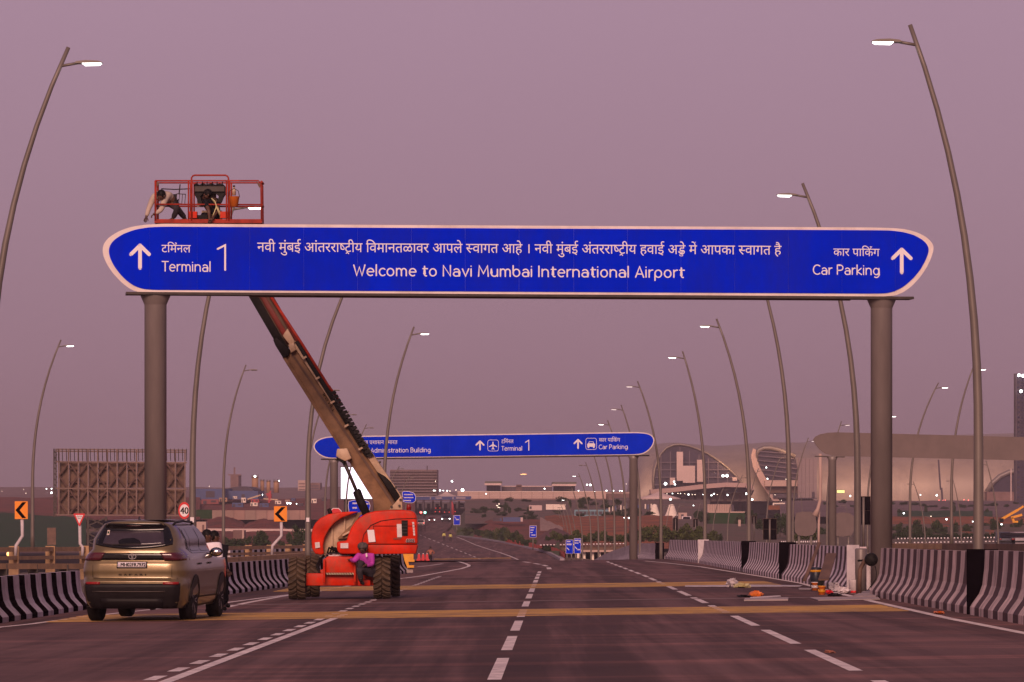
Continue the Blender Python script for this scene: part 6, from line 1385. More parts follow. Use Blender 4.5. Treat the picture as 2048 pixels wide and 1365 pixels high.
CONT = [(475, 1014, 22, 8, 'farblue', 'blue container stack left of the white tank truck'), (508, 1012, 14, 7, 'tent', 'white rounded tank between the blue containers'), (528, 1014, 18, 7, 'farblue', 'blue container right of the white tank'), (487, 1005, 9, 9, 'tent', 'small white hut behind the blue containers'), (446, 1003, 16, 7, 'silo', 'low brown cabin left of the white hut'), (510, 1005, 16, 6, 'redlift', 'red truck with a raised pale boom among the machines'), (538, 1002, 9, 14, 'redlift', 'red mobile crane body right of the red truck'), (556, 1008, 12, 6, 'tent', 'pale van right of the red crane'), (575, 1006, 9, 6, 'beige', 'beige cabin above the right chevron sign'), (586, 1002, 8, 5, 'farblue', 'small blue cabin near the twin floodlights'), (628, 1006, 10, 8, 'tent', 'white cabin right of the third lamp post'), (470, 997, 8, 4, 'tent', 'small white tent in front of the blue shed'), (420, 1008, 34, 9, 'redlift2', 'long dull red container right of the speed limit sign'), (600, 1012, 12, 5, 'fardark', 'dark lorry near the twin floodlights'), (648, 1002, 10, 6, 'fardark', 'dark lorry left of the lit screen')]
M['silo'] = silo; M['redlift'] = mat('far_red', (.40, .04, .05), .6, 0, .1); M['redlift2'] = mat('far_dull_red', (.26, .07, .07), .7, 0, .2, .3)
for px, py, w_, h_, mt, lab in CONT: box_thing('container' if 'container' in lab else ('cabin' if 'cabin' in lab or 'hut' in lab else 'lorry'), px-w_/2, py-h_, px+w_/2, py+.6, 1050+rk.uniform(-20, 20), 3, M[mt], lab, 'container' if 'container' in lab else 'vehicle' if ('van' in lab or 'lorry' in lab or 'truck' in lab or 'crane' in lab) else 'cabin', [('door', .1, .3, .3, .95, M['fardark']), ('window', .55, .25, .85, .6, M['fardark'])])
root = thing('crane_boom', W(500, 1000, 1040), 'pale boom stretched up towards a floodlight among the machines', 'crane'); m = MB(); m.bar(W(495, 999, 1040), W(521, 990.5, 1040), .35); m.bar(W(527, 998, 1040), W(556, 1000, 1040), .3); m.build('boom', M['cream'], root); m = MB(); m.bar(W(541, 982, 1040), W(538, 1006, 1040), .4); m.bar(W(532, 989, 1040), W(541, 986, 1040), .3); m.build('mast', M['redlift'], root)
# panel wall and white wall, hut
root = thing('panel_wall', W(490, 1040, 840), 'dusty beige panel wall in front of the construction site', 'wall')
for k in range(9): x = 424+22*k; m = MB(); a, b = W(x+.3, 1021, 840), W(x+21.6, 1040, 840); m.box(((a.x+b.x)/2, 840, (a.z+b.z)/2), (b.x-a.x, .2, a.z-b.z)); m.build('panel', mat('dusty_panel', (.30+.02*(k % 3), .20, .17), .85, 0, .15, .3), root)
box_thing('green_fence', 392, 1020, 424, 1038, 845, .3, M['net'], 'green netted fence left of the beige panel wall', 'fence')
root = thing('white_wall', W(520, 1066, 690), 'long low white wall running behind the dark trees on the left', 'wall'); m = MB(); m.bar(W(396, 1060.5, 690), W(712, 1062, 690), .4, .5); m.build('wall_face', M['pink'], root)
box_thing('hut', 393, 1044, 412, 1064, 640, 3, M['beige'], 'small square cream hut beside the left lamp post', 'hut', [('door', .6, .3, .8, 1, M['farbrown'])])
box_thing('tank', 466, 1061, 489, 1078, 600, 3, M['farbrown'], 'dull brown shed between the small trees', 'shed', [('side_post', .8, .0, .95, 1, M['beige'])])
for k in range(9): box_thing('shed', 6+17*k, 1002-3*(k % 3), 18+17*k, 1012-3*(k % 2), 1180+8*k, 8, M[('farbrown', 'fardark', 'redlift2')[k % 3]], '%s small shed counted from the left edge on the far left bank' % ORD[k], 'shed', [('door', .3, .4, .5, 1, M['fardark'])])
# dark trees on the left
for k, (px, py, h_, w_) in enumerate(((590, 1108, 62, 34), (612, 1106, 58, 30), (520, 1104, 46, 34), (533, 1108, 40, 26), (452, 1103, 34, 26), (475, 1105, 30, 30), (500, 1106, 36, 26), (555, 1108, 36, 30), (640, 1106, 52, 26), (600, 1108, 40, 30))):
    tree(px, py, 560+6*k, h_, w_, 'dark bushy tree, %s of those listed beyond the left railing by the chevron sign' % ORD[k], 'dark', k)
for k, (px, py, h_, w_) in enumerate(((425, 1100, 18, 40), (470, 1102, 18, 50), (520, 1104, 20, 50), (575, 1106, 20, 50), (630, 1106, 22, 40))): bush(px, py, 540, h_, w_, 'low dark shrub, %s from the left, under the trees left of the lift' % ORD[k], 'dark', k)
# ---------------------------------------------------------------- centre: toll plaza, grid building, pavilions
root = thing('office_block', W(828, 990, 1500), 'large brown grid-fronted building behind the toll plaza', 'building'); a, b = W(780, 940, 1500), W(874, 992, 1500); wd, ht = b.x-a.x, a.z-b.z
m = MB(); m.box((a.x+wd/2, 1515, b.z+ht/2), (wd, 30, ht)); m.build('wall', M['farbrown'], root)
for j in range(9): m = MB(); m.box((a.x+wd/2, 1499.6, b.z+ht*(j+.5)/9), (wd*1.005, 1.2, ht*.025)); m.build('floor_edge', mat('slab_edge', (.27, .19, .19), .8, 0, .1, .1) if j == 0 else bpy.data.materials['slab_edge'], root)
for i in range(24):
    for j in range(9):
        m = MB(); m.box((a.x+wd*(i+.5)/24, 1499.9, b.z+ht*(j+.0)/9+ht*.055), (wd*.026, .5, ht*.062)); m.build('window', M['fardark'], root)
m = MB(); m.bar(W(854.5, 932, 1500), W(854.5, 941, 1500), .4); m.build('antenna', M['fardark'], root)
root = thing('toll_plaza', W(870, 1030, 1560), 'toll plaza with two pointed pale canopies across the far road', 'toll plaza')
for cx, w_, yt_ in ((848, 46, 978.5), (893, 56, 983)):
    c = W(cx, yt_, 1560); z1 = W(cx, 993.5, 1560).z; r_ = w_/2*1560/F; n = 16; prs = [(1.0, 0), (.75, .10), (.5, .28), (.28, .55), (.12, .85), (0.01, 1)]
    m = MB(); m.lathe((c.x, c.y, 0), [(a_*r_, z1+b_*(c.z-z1)) for a_, b_ in prs], 16); m.build('canopy', M['pink'], root)
for x in (832, 848, 866, 882, 901, 918): m = MB(); m.bar(W(x, 993, 1560), W(x, 1030, 1560), .6); m.build('column', M['farbrown'], root)
for x in (840, 857, 874, 891, 909): m = MB(); a, b = W(x-3, 1008, 1560), W(x+3, 1022, 1560); m.box(((a.x+b.x)/2, 1562, (a.z+b.z)/2), (b.x-a.x, 3, a.z-b.z)); m.build('booth', M['fardark'], root)
root = thing('toll_gantry', W(885, 1040, 1350), 'long dark blue lettered gantry across the toll plaza', 'sign gantry'); pl = Plane(1350)
m = MB(); flat(m, pl, [(826, 994), (942, 993), (943, 996), (940, 999.5), (826, 1000.5)], -.5, .0); m.build('sign_face', mat('far_navy', (.01, .03, .16), .5, 0, .1), root)
m = MB(); bars(m, pl, 0, 871, 884, 995, 998, .05); bars(m, pl, 0, 912, 931, 994.7, 997.8, .05); bars(m, pl, 0, 860, 862, 994.6, 999, .05); bars(m, pl, 0, 905, 907, 994.3, 998.8, .05); m.build('lettering', M['pink'], root)
for x in (847, 902): m = MB(); post(m, x, 1000, 1045, 1350.6, .3); m.build('column', M['fardark'], root)
for px, lab, mt in ((842, 'red traffic signal right of the boom lift beacon', 'redlight'), (850, 'green traffic signal above the cars on the far road', 'greenlight')):
    root = thing('traffic_light', W(px, 1062, 900), lab, 'traffic light'); m = MB(); post(m, px, 1030, 1064, 900, .06); m.build('post', M['dark_steel'], root); m = MB(); m.box(W(px, 1027, 900), (.4, .3, 1.0)); m.build('housing', M['black'], root)
    m = MB(); m.ball(W(px, 1025.5, 899.7), .26, 12, 8); m.build('lens', M[mt], root)
root = thing('red_mast', W(905, 1040, 1300), 'slim red construction mast at the toll plaza', 'mast'); m = MB(); m.tube([W(906, 1030, 1300), W(905, 1010, 1300), W(904, 1003, 1300)], [.5, .35, .1], 8); m.build('mast', M['redlift'], root)
for px, py, lab in ((888, 1083, 'worker in a pale yellow vest, left of two on the far road'), (901, 1085, 'worker in a pale yellow vest, right of two on the far road')):
    Yv = 780; s_ = F/Yv; h = 1.7*s_; q = lambda dx, f, c=0: (px+dx*s_, py-h*f, c)
    M['vest'] = mat('yellow_vest', (.60, .58, .16), .8, 0, .1) if 'vest' not in M else M['vest']
    person(lab, pj(Yv, head=q(0, .94), neck=q(0, .86), chest=q(0, .76), pelvis=q(0, .52), sho=[q(-.18, .81), q(.18, .81)], elb=[q(-.26, .64), q(.24, .64)], hand=[q(-.22, .50, -.1), q(.26, .50, -.1)], knee=[q(-.1, .28), q(.12, .28)], ankle=[q(-.12, .05), q(.16, .05)], toe=[q(-.14, .02, -.15), q(.18, .02, -.15)]), 'vest', 'trousers')
box_thing('elevated_viaduct', 915, 983, 1212, 1000, 1500, 20, M['beige'], 'long pale viaduct wall below the pavilions', 'viaduct', [('parapet_line', 0, .0, 1, .06, M['tent']), ('deck_joint', 0, .5, 1, .54, M['pink']), ('lower_band', 0, .86, 1, 1.15, M['farbrown'])]+[('panel_seam', k/14, .06, k/14+.002, .86, M['farbrown']) for k in range(1, 14)])
box_thing('viaduct', 1212, 984, 1290, 1000, 1510, 20, M['farbrown'], 'brownish viaduct end between the pale wall and the terminal', 'viaduct', [('rail', 0, .1, 1, .2, M['pink']), ('dark_louvres', .2, .75, 1, .95, M['fardark'])])
def pavilion(x0, x1, yt_, yb, label):
    root = box_thing('pavilion', x0+4, yt_+8, x1-2, yb, 1510, 25, M['fardark'], label, 'building', [('glass_panel', .05+.23*k, .1, .24+.23*k, .9, M['darkglass']) for k in range(4)])
    m = MB(); a, b = W(x0, yt_+4, 1506), W(x1, yt_+8, 1506); m.box(((a.x+b.x)/2, 1520, (a.z+b.z)/2), (b.x-a.x, 34, a.z-b.z)); m.build('roof_soffit', M['pink'], root)
    m = MB(); a, b = W(x0+1, yt_, 1505), W(x1+1, yt_+4, 1505); m.box(((a.x+b.x)/2, 1520, (a.z+b.z)/2), (b.x-a.x, 33, a.z-b.z)); m.build('roof', mat('pavilion_roof', (.10, .10, .08), .7, 0, .1), root)
pavilion(969, 1003, 963, 983, 'small flat-roofed pavilion, left one on the viaduct'); pavilion(1104, 1152, 964.5, 984, 'wide flat-roofed pavilion, right one on the viaduct')
box_thing('link_building', 1003, 973, 1104, 984, 1515, 15, M['fardark'], 'low dark link building between the two pavilions', 'building', [('roof_line', 0, -.08, 1, .08, M['pink']), ('stair_block', .29, -.3, .40, .9, M['farbrown'])]+[('mullion', .02+.05*k, .2, .025+.05*k, 1, M['farbrown']) for k in range(20)])
# mid-ground odds and ends in the centre
box_thing('truck', 1058, 1011, 1084, 1023, 960, 3, M['pink'], 'pale truck left of the white sheeted trailer', 'truck', [('cab_window', .05, .2, .2, .6, M['fardark']), ('bumper', 0, .85, 1, 1, M['fardark'])])
box_thing('trailer', 1092, 1009, 1131, 1021, 965, 3, M['tent'], 'white sheeted trailer above the pale cutting', 'trailer', [('shadow_gap', 0, .9, 1, 1.05, M['fardark']), ('tarpaulin_fold', .35, .1, .38, .9, M['pink'])])
box_thing('container', 1006, 1035, 1046, 1044, 930, 3, M['farblue'], 'dull blue container lying on the soil bank', 'container', [('end_door', .88, .05, .99, .95, M['pink'])])
box_thing('container', 986, 1036, 1004, 1043, 935, 3, M['fardark'], 'dark container left of the dull blue container', 'container', [('end_door', .8, .05, .95, .95, M['farblue'])])
root = thing('star_decoration', W(998, 1020, 1150), 'glowing star shaped light decoration on the grassy bank', 'light decoration'); m = MB()
for k in range(5): a = math.pi/2+k*2*math.pi/5; c = W(998, 1013, 1150); m.bar(c, c+Vector((.75*math.cos(a), 0, .75*math.sin(a))), .09)
m.bar(W(998, 1013, 1150), W(998, 1020, 1150), .12); m.build('star', M['warm'], root)
root = thing('aircraft_lights', W(1048, 949, 2600), 'orange streak of a distant aircraft above the viaduct', 'aircraft'); m = MB(); c = W(1048, 949, 2600); m.ball(c, (1.7, .4, .28), 10, 6); m.ball(c+Vector((-1.6, 0, -.1)), (.5, .3, .25), 8, 5); m.build('navigation_lights', M['amber'], root)
rq = random.Random(12)
for k in range(34):
    px = 1100+k*10.2+rq.uniform(-4, 4); bush(px, 1086+rq.uniform(-3, 3) if px < 1300 else 1086, 570+rq.uniform(-8, 8), rq.uniform(12, 22), rq.uniform(16, 28), 'leafy green shrub in the hedge row below the orange soil bank', 'light' if k % 3 else 'dark', k, 'shrubs in the hedge row')
for k in range(30):
    px = 905+rq.uniform(0, 205); py = itp(KY, px)-rq.uniform(2, 12); bush(px, py, lb(px, itp(KY, px)-.4).y+rq.uniform(10, 60), rq.uniform(6, 13), rq.uniform(14, 30), 'low green shrub on the grassy bank right of the far road', 'light' if k % 2 else 'dark', k, 'shrubs on the grassy bank')
for k, (px, h_) in enumerate(((985, 16), (996, 20), (1008, 24), (1020, 26), (1032, 22), (1042, 18), (1052, 14), (972, 14), (958, 12))): bush(px, itp(KY, px)-4, lb(px, itp(KY, px)-.4).y+14, h_, 22, 'taller leafy shrub by the kerb behind the red mesh fence, %s planted there' % ORD[k], 'light' if k % 2 else 'dark', k)
for k in range(12): bush(1160+rq.uniform(0, 150), 1034+rq.uniform(-3, 10), 890, rq.uniform(6, 10), rq.uniform(14, 24), 'small shrub along the upper edge of the orange soil bank', 'dark', k, 'shrubs above the soil bank')
rv = random.Random(77)
for k in range(46):
    px = 945+rv.uniform(0, 330); bush(px, rv.choice((1006, 1012, 1018, 1026, 1034, 1040))+rv.uniform(-2, 2), 1120-rv.uniform(0, 150), rv.uniform(5, 10), rv.uniform(10, 26), 'hazy dark shrub scattered below the pale viaduct', 'dark', k, 'hazy shrubs below the viaduct')
for k, (px, py, h_, w_, lab) in enumerate(((1011, 1026, 24, 9, 'narrow dark tree right of the star decoration'), (1018, 1028, 18, 9, 'small dark tree second right of the star decoration'), (1162, 1020, 26, 12, 'dark tree in front of the viaduct above the blue bus'), (1141, 1020, 22, 10, 'dark tree left of the tree above the blue bus'), (1276, 1034, 22, 14, 'dark tree just right of the farther gantry column'), (1228, 1040, 18, 16, 'dark tree right of the blue bus'))): tree(px, py, 1000, h_, w_, lab, 'dark', k)
for k in range(15):
    px = 1212+7*k+rv.uniform(-2, 2); o = thing('banner', W(px, 1030, 1020), 'small pale banner, %s in the row between the bus and the tents' % ORD[k], 'banner'); mb = MB(); c = W(px, rv.uniform(1012, 1020), 1020); mb.box(c, (.28, .05, 1.1)); mb.build('cloth', M['tent'] if k % 3 else M['farblue'], o); mb = MB(); mb.box(c+Vector((.18, 0, -.5)), (.06, .06, 2.6)); mb.build('pole', M['steel'], o)
for k in range(22):
    px = 1650+18*k+rv.uniform(-5, 5); bush(px, 1008+rv.uniform(0, 16), 1150, rv.uniform(4, 8), rv.uniform(10, 24), 'hazy dark shrub at the foot of the terminal on the right', 'dark', k, 'hazy shrubs by the terminal')
# ---------------------------------------------------------------- terminal building
YT = 1500
T = thing('terminal_building', W(1600, 1030, YT), 'huge curved-roof airport terminal with arched glass openings', 'terminal')
def top_row(px): return itp([(1262, 1000), (1268, 960), (1276, 925), (1290, 903), (1310, 892), (1340, 887), (1365, 886), (1400, 889), (1450, 893), (1500, 890), (1560, 885), (1620, 886), (1700, 884), (1800, 880), (1900, 872), (2120, 866)], px)
m = MB(); nx, ny = 120, 14; vs = []
for j in range(ny+1):
    t = j/ny
    for i in range(nx+1):
        px = 1262+(2130-1262)*i/nx; yt_ = top_row(px); py = 1008+(yt_-1008)*math.sin(t*math.pi/2)**.9; Y = YT+70*(t**2.6); Y2 = Y
        z = CZ-(py-HY)*YT/F; x = (px-CX)*YT/F
        vs.append((x, Y2, z*(1+(Y2-YT)/YT*(1 if z > 0 else 0))))
m.add(vs, [(j*(nx+1)+i, j*(nx+1)+i+1, (j+1)*(nx+1)+i+1, (j+1)*(nx+1)+i) for j in range(ny) for i in range(nx)], 0, True); m.build('roof_shell', M['shell'], T)
def opening(name, pts, rim, off=8, rimw=1.0):
    q = [W(a, b, YT-off) for a, b in pts]; m = MB(); m.prism(q, [v+Vector((0, off+6, 0)) for v in q], smooth=False); m.build('glass_wall', M['darkglass'], T)
    m = MB(); m.tube([v+Vector((0, -.5, 0)) for v in q[:rim]], rimw, 8); m.build('arch_rim', M['column'], T)
    # hood linking rim to shell
    m = MB(); a = q[:rim]; b = [v+Vector((0, off+10, 0)) for v in a]
    c = Vector((sum(v.x for v in q)/len(q), 0, sum(v.z for v in q)/len(q)))
    b = [Vector((v.x+(v.x-c.x)*.035, v.y, v.z+(v.z-c.z)*.03)) for v in b]
    m.add(a+b, [(i, i+1, len(a)+i+1, len(a)+i) for i in range(len(a)-1)], 0, True); m.build('arch_hood', M['shell'], T)
A1 = [(1308, 985), (1306.5, 960), (1309, 940), (1314, 922), (1322, 907), (1333, 896), (1347, 890), (1360, 889), (1378, 892), (1395, 898), (1415, 907), (1435, 920), (1455, 936), (1472, 952), (1485, 968), (1494, 985)]
A2 = [(1560, 1002), (1545, 985), (1530, 962), (1517, 938), (1511, 920), (1512, 908), (1518, 900), (1528, 896), (1542, 896), (1558, 900), (1572, 905), (1590, 913), (1600, 960), (1600, 1002)]
A3 = [(1974, 984), (1985, 966), (2000, 953), (2018, 945), (2040, 941), (2070, 941), (2095, 948), (2115, 960), (2120, 984)]
opening('a', A1, 16, 8, .4); opening('b', A2, 12, 8, .8); opening('c', A3, 9, 8, .9)
for pts in ([(1510, 925), (1500, 910), (1503, 898), (1514, 892)], ):
    pass
m = MB(); q = [(1506, 897), (1502, 912), (1506, 935), (1522, 968), (1546, 1003), (1560, 1003), (1536, 966), (1518, 932), (1511, 912), (1512, 900)]; m.prism([W(a, b, YT-12) for a, b in q], [W(a, b, YT+4) for a, b in q]); m.build('leaf_column', mat('column_pink', (.42, .29, .27), .6, 0, .06, .05), T)
m = MB()
for k in range(9): x = 1322+19*k; m.bar(W(x, itp([(1308, 985), (1322, 910), (1360, 893), (1435, 922), (1494, 985)], x)+2, YT-9), W(x, 985, YT-9), .28)
for y in (925, 940, 955, 970): m.bar(W(itp([(890, 1350), (925, 1314), (970, 1308)], y), y, YT-9), W(itp([(890, 1370), (925, 1442), (970, 1486)], y), y, YT-9), .25)
for k in range(6): m.bar(W(1516, 903+9*k, YT-9), W(1585+3*k, 908+10*k, YT-9), .25)
m.build('mullions', mat('mullion', (.12, .09, .12), .5, .2, .1), T)
for a in ((1353.5, 904, 1366, 962), (1366, 932, 1390, 966), (1394, 920, 1409, 964), (1340, 956, 1350, 970), (1465, 955, 1474, 962)):
    p, q = W(a[0], a[1], YT-14), W(a[2], a[3], YT-14); m = MB(); m.box(((p.x+q.x)/2, YT-13, (p.z+q.z)/2), (q.x-p.x, 3, p.z-q.z)); m.build('white_core', M['pink'], T)
m = MB(); ov = [(1300, 984), (1340, 981), (1400, 974), (1450, 970), (1490, 971), (1505, 978)]
for a, b in zip(ov, ov[1:]): m.bar(W(a[0], a[1], YT-30), W(b[0], b[1], YT-30), 12, 1.5)
m.build('departure_ramp', mat('ramp_pink', (.45, .30, .27), .7, 0, .1, .05), T); m = MB()
for a, b in zip(ov, ov[1:]): m.bar(W(a[0], a[1]+8, YT-26), W(b[0], b[1]+8, YT-26), 8, 2.0)
m.build('ramp_soffit', M['fardark'], T)
for k in range(14): x = 1300+15*k; m = MB(); m.bar(W(x, 988, YT-24), W(x, 1030, YT-24), 1.0); m.build('ramp_column', M['farbrown'], T)
box_ = lambda nm, x0, y0, x1, y1, Y, D, mt: (lambda a, b: (lambda mm: (mm.box(((a.x+b.x)/2, Y+D/2, (a.z+b.z)/2), (b.x-a.x, D, a.z-b.z)), mm.build(nm, mt, T)))(MB()))(W(x0, y0, Y), W(x1, y1, Y))
box_('lower_wall', 1300, 1002, 1500, 1035, YT-10, 8, M['farbrown']); box_('lower_wall', 1500, 1003, 1640, 1030, YT-8, 8, M['farbrown']); box_('lower_wall', 1640, 1004, 2130, 1030, YT-8, 8, M['fardark'])
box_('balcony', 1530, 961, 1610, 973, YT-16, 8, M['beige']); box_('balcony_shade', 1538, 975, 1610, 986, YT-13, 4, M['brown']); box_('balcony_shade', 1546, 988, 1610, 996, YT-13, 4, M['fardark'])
for k in range(5):
    for j in range(5): box_('wall_panel', 1596+7.6*k+.2, 917+17*j+.3, 1596+7.6*(k+1)-.2, 917+17*(j+1)-.3, YT-22, 3, bpy.data.materials['grey_panel'] if 'grey_panel' in bpy.data.materials else mat('grey_panel', (.26, .19, .19), .7, 0, .1, .05))
box_('window', 1624, 984, 1629, 994, YT-23, 1, M['fardark']); box_('canopy_slab', 1590, 996, 1634, 998, YT-40, 18, M['fardark'])
box_('upper_terrace', 1974, 984, 2130, 1002, YT-14, 8, M['farbrown'])
for k in range(20): box_('pier', 1800+16*k, 1005, 1804+16*k, 1024, YT-12, 3, M['farbrown'] if k % 2 else M['pink'])
# warm lamps that light the roof shell from below, as in the photograph
for px, py, e_ in ((1462, 920, 4500), (1590, 900, 3500), (1296, 940, 1200), (1700, 915, 2600), (1850, 912, 2600)):
    ld = bpy.data.lights.new('roof_uplight', 'POINT'); ld.energy = e_; ld.color = (1, .55, .25); ld.shadow_soft_size = 2; lo = bpy.data.objects.new('roof_uplight', ld); col.objects.link(lo); lo.location = W(px, py, YT-16)
# tents
for px, w_, yt_, lab in ((1309, 27, 1009, 'pointed white tent, left of the pair in front of the terminal'), (1343, 30, 1009, 'pointed white tent, right of the pair in front of the terminal')):
    Yt = 1010; c = W(px, yt_, Yt); zb = W(px, 1034, Yt).z; zg = W(px, 1046, Yt).z; r_ = w_/2*Yt/F; root = thing('tent', W(px, 1046, Yt), lab, 'tent')
    prs = [(1.0, 0), (.86, .10), (.66, .38), (.50, .68), (.36, .94), (.16, 1.0), (.01, 1.02)]; m = MB(); m.lathe((c.x, c.y, 0), [(a_*r_, zb+b_*(c.z-zb)) for a_, b_ in prs], 14); m.build('tent_roof', M['tent'], root)
    m = MB(); m.box((c.x, c.y, (zb+zg)/2), (r_*1.5, r_*1.3, zb-zg)); m.build('tent_wall', M['pink'], root)
    for q in (-1, 1): m = MB(); m.box((c.x+q*r_*.85, c.y-r_*.7, (zb+zg)/2), (.12, .12, zb-zg)); m.build('pole', M['steel'], root)
root = thing('tensile_canopy', W(1320, 1002, 1300), 'wide flat pinkish tent canopy behind the pointed tents', 'canopy'); c = W(1318, 983, 1300); zb = W(1318, 997, 1300).z; m = MB(); m.lathe((c.x, c.y, 0), [(6.6, zb-.3), (6.6, zb), (3.5, zb+.8), (1, c.z-.5), (.01, c.z)], 16); m.build('canopy', M['pink'], root)
for k in range(12): m = MB(); m.bar(W(1276+7*k, 998, 1300), W(1276+7*k, 1003, 1300), .4); m.build('fringe_post', M['fardark'], root)
box_thing('cabin', 1357, 1026, 1374, 1042, 1000, 3, M['beige'], 'beige cabin with a dark doorway right of the tents', 'cabin', [('doorway', .3, .2, .6, .9, M['fardark'])])
box_thing('site_wall', 1415, 1009, 1463, 1025, 960, 3, M['beige'], 'pale boarded wall above the green netting', 'wall', [('board_seam', .1*k, 0, .1*k+.01, 1, M['farbrown']) for k in range(1, 10)]); box_thing('dark_gate', 1463, 1010, 1468, 1024, 958, 1, M['fardark'], 'small dark gate right of the boarded wall', 'gate')
box_thing('green_netting', 1417, 1025, 1490, 1052, 880, 3, M['net'], 'green netted bank in front of the terminal arch', 'netting', [('beige_edge', .0, -.06, 1, .04, M['beige'])])
box_thing('pale_pillar', 1476.5, 1040, 1481.5, 1059, 780, .5, M['beige'], 'pale square pillar left of the cream taxi', 'pillar')
box_thing('booth', 1546, 1006, 1570, 1012, 1300, 3, M['tent'], 'white canopy booth below the leaf shaped column', 'booth', [('opening', .1, .45, .9, 1, M['fardark'])])
box_thing('soil_wall', 1535, 1011, 1598, 1020, 1280, 3, M['soil'], 'reddish wall strip below the white canopy booth', 'wall')
for k, (px, py, h_, w_) in enumerate(((1402, 1046, 26, 26), (1396, 1040, 22, 20), (1412, 1050, 24, 20), (1503, 1045, 26, 22), (1478, 1055, 30, 18), (1560, 1075, 52, 34), (1578, 1076, 48, 30), (1545, 1070, 40, 28), (1590, 1078, 40, 26), (1520, 1062, 26, 24), (1640, 1085, 36, 30), (1655, 1085, 30, 26))): tree(px, py, 800+10*(k % 5) if k < 5 else 640+8*k, h_, w_, 'dark green tree, %s one in the cluster before the terminal arches' % ORD[k], 'dark', k)
for k, (px, py, h_, w_) in enumerate(((1340, 1082, 26, 36), (1372, 1084, 30, 30), (1398, 1086, 28, 34), (1325, 1080, 24, 30), (1300, 1082, 26, 30), (1620, 1084, 20, 30), (1602, 1084, 20, 30))): bush(px, py, 500, h_, w_, 'green shrub directly above the striped barrier, %s in the photo order' % ORD[k], 'light', k)
# right side: trees, hedge, machines
for k, (px, py, h_, w_) in enumerate(((1802, 1084, 42, 22), (1815, 1082, 36, 20), (1835, 1084, 48, 24), (1850, 1085, 34, 22), (1872, 1085, 54, 28), (1889, 1086, 36, 20), (1912, 1084, 44, 20), (1932, 1080, 38, 20), (1786, 1080, 30, 16), (1985, 1068, 34, 22), (1992, 1070, 34, 20), (1945, 1075, 26, 14), (2030, 1070, 32, 20), (2006, 1072, 26, 16), (1972, 1068, 24, 16), (2043, 1066, 30, 16), (1798, 1030, 14, 12), (1852, 1030, 18, 8), (1908, 1036, 30, 8), (1974, 1034, 20, 10))): tree(px, py, 700+6*k if k < 16 else 980, h_, w_, 'round dark tree, %s in the group planted on the orange soil at right' % ORD[k], 'dark', k, 'trees on the orange soil')
for k in range(18): bush(1770+17*k, 1080, 610, 12, 24, 'trimmed hedge shrub between the two white dashed kerbs at right', 'dark', k, 'hedge shrubs on the right')
root = thing('excavator', W(2020, 1050, 560), 'yellow excavator arm reaching up at the right edge', 'excavator'); m = MB(); m.bar(W(2003, 1039, 560), W(2036, 1020, 560), .32); m.bar(W(2036, 1020, 560), W(2047, 1013, 560), .25); m.build('boom', M['yellow'], root)
m = MB(); m.bar(W(2022, 1036, 560), W(2044, 1030, 560), .3); m.bar(W(2024, 1036, 560), W(2028, 1044, 560), .3); m.bar(W(2025, 1044, 560), W(2036, 1044, 560), .25); m.build('arm', M['yellow'], root); m = MB(); m.box(W(2070, 1040, 560), (2.2, 2, 1.6)); m.build('cab', M['yellow'], root); m = MB(); m.box(W(2003, 1041, 560), (.5, .5, .5)); m.build('bucket_jaw', M['black'], root)
root = thing('tall_hoist', W(2044, 1020, 1300), 'tall dark hoist tower with lights at the right edge of the photo', 'tower')
m = MB()
for x in (2032.5, 2056):
    for D in (0, 4): a, b = W(x, 747, 1300), W(x, 1030, 1300); m.bar(a+Vector((0, D, 0)), b+Vector((0, D, 0)), .5)
for k in range(28):
    y0 = 750+10*k; m.bar(W(2032.5, y0, 1300), W(2056, y0+10, 1300), .25); m.bar(W(2032.5, y0, 1300), W(2056, y0, 1300), .25); m.bar(W(2056, y0, 1300), W(2032.5, y0+10, 1300), .25)
m.build('lattice', M['fardark'], root); m = MB(); a, b = W(2033, 752, 1302), W(2056, 1030, 1302); m.box(((a.x+b.x)/2, 1303, (a.z+b.z)/2), (b.x-a.x, .5, a.z-b.z)); m.build('cladding', mat('hoist_blue', (.08, .07, .16), .7, 0, .2, .1), root)
for px, py in ((2038, 751), (2046, 752), (2042, 783)): m = MB(); m.ball(W(px, py, 1298), .45, 10, 6); m.build('floodlight', M['flood'], root)
root = thing('crane_mast', W(1882, 1000, 1420), 'thin slanting crane jib in front of the terminal roof', 'crane'); m = MB(); m.bar(W(1877, 920, 1420), W(1881, 980, 1420), .5); m.bar(W(1883, 976, 1420), W(1885, 1004, 1420), .6); m.build('jib', M['fardark'], root)
root = thing('flagpole', W(2022, 1004, 1420), 'thin pale pole in front of the right-hand arch', 'pole'); m = MB(); m.bar(W(2022, 938, 1420), W(2022, 1006, 1420), .35); m.build('pole', M['pink'], root)
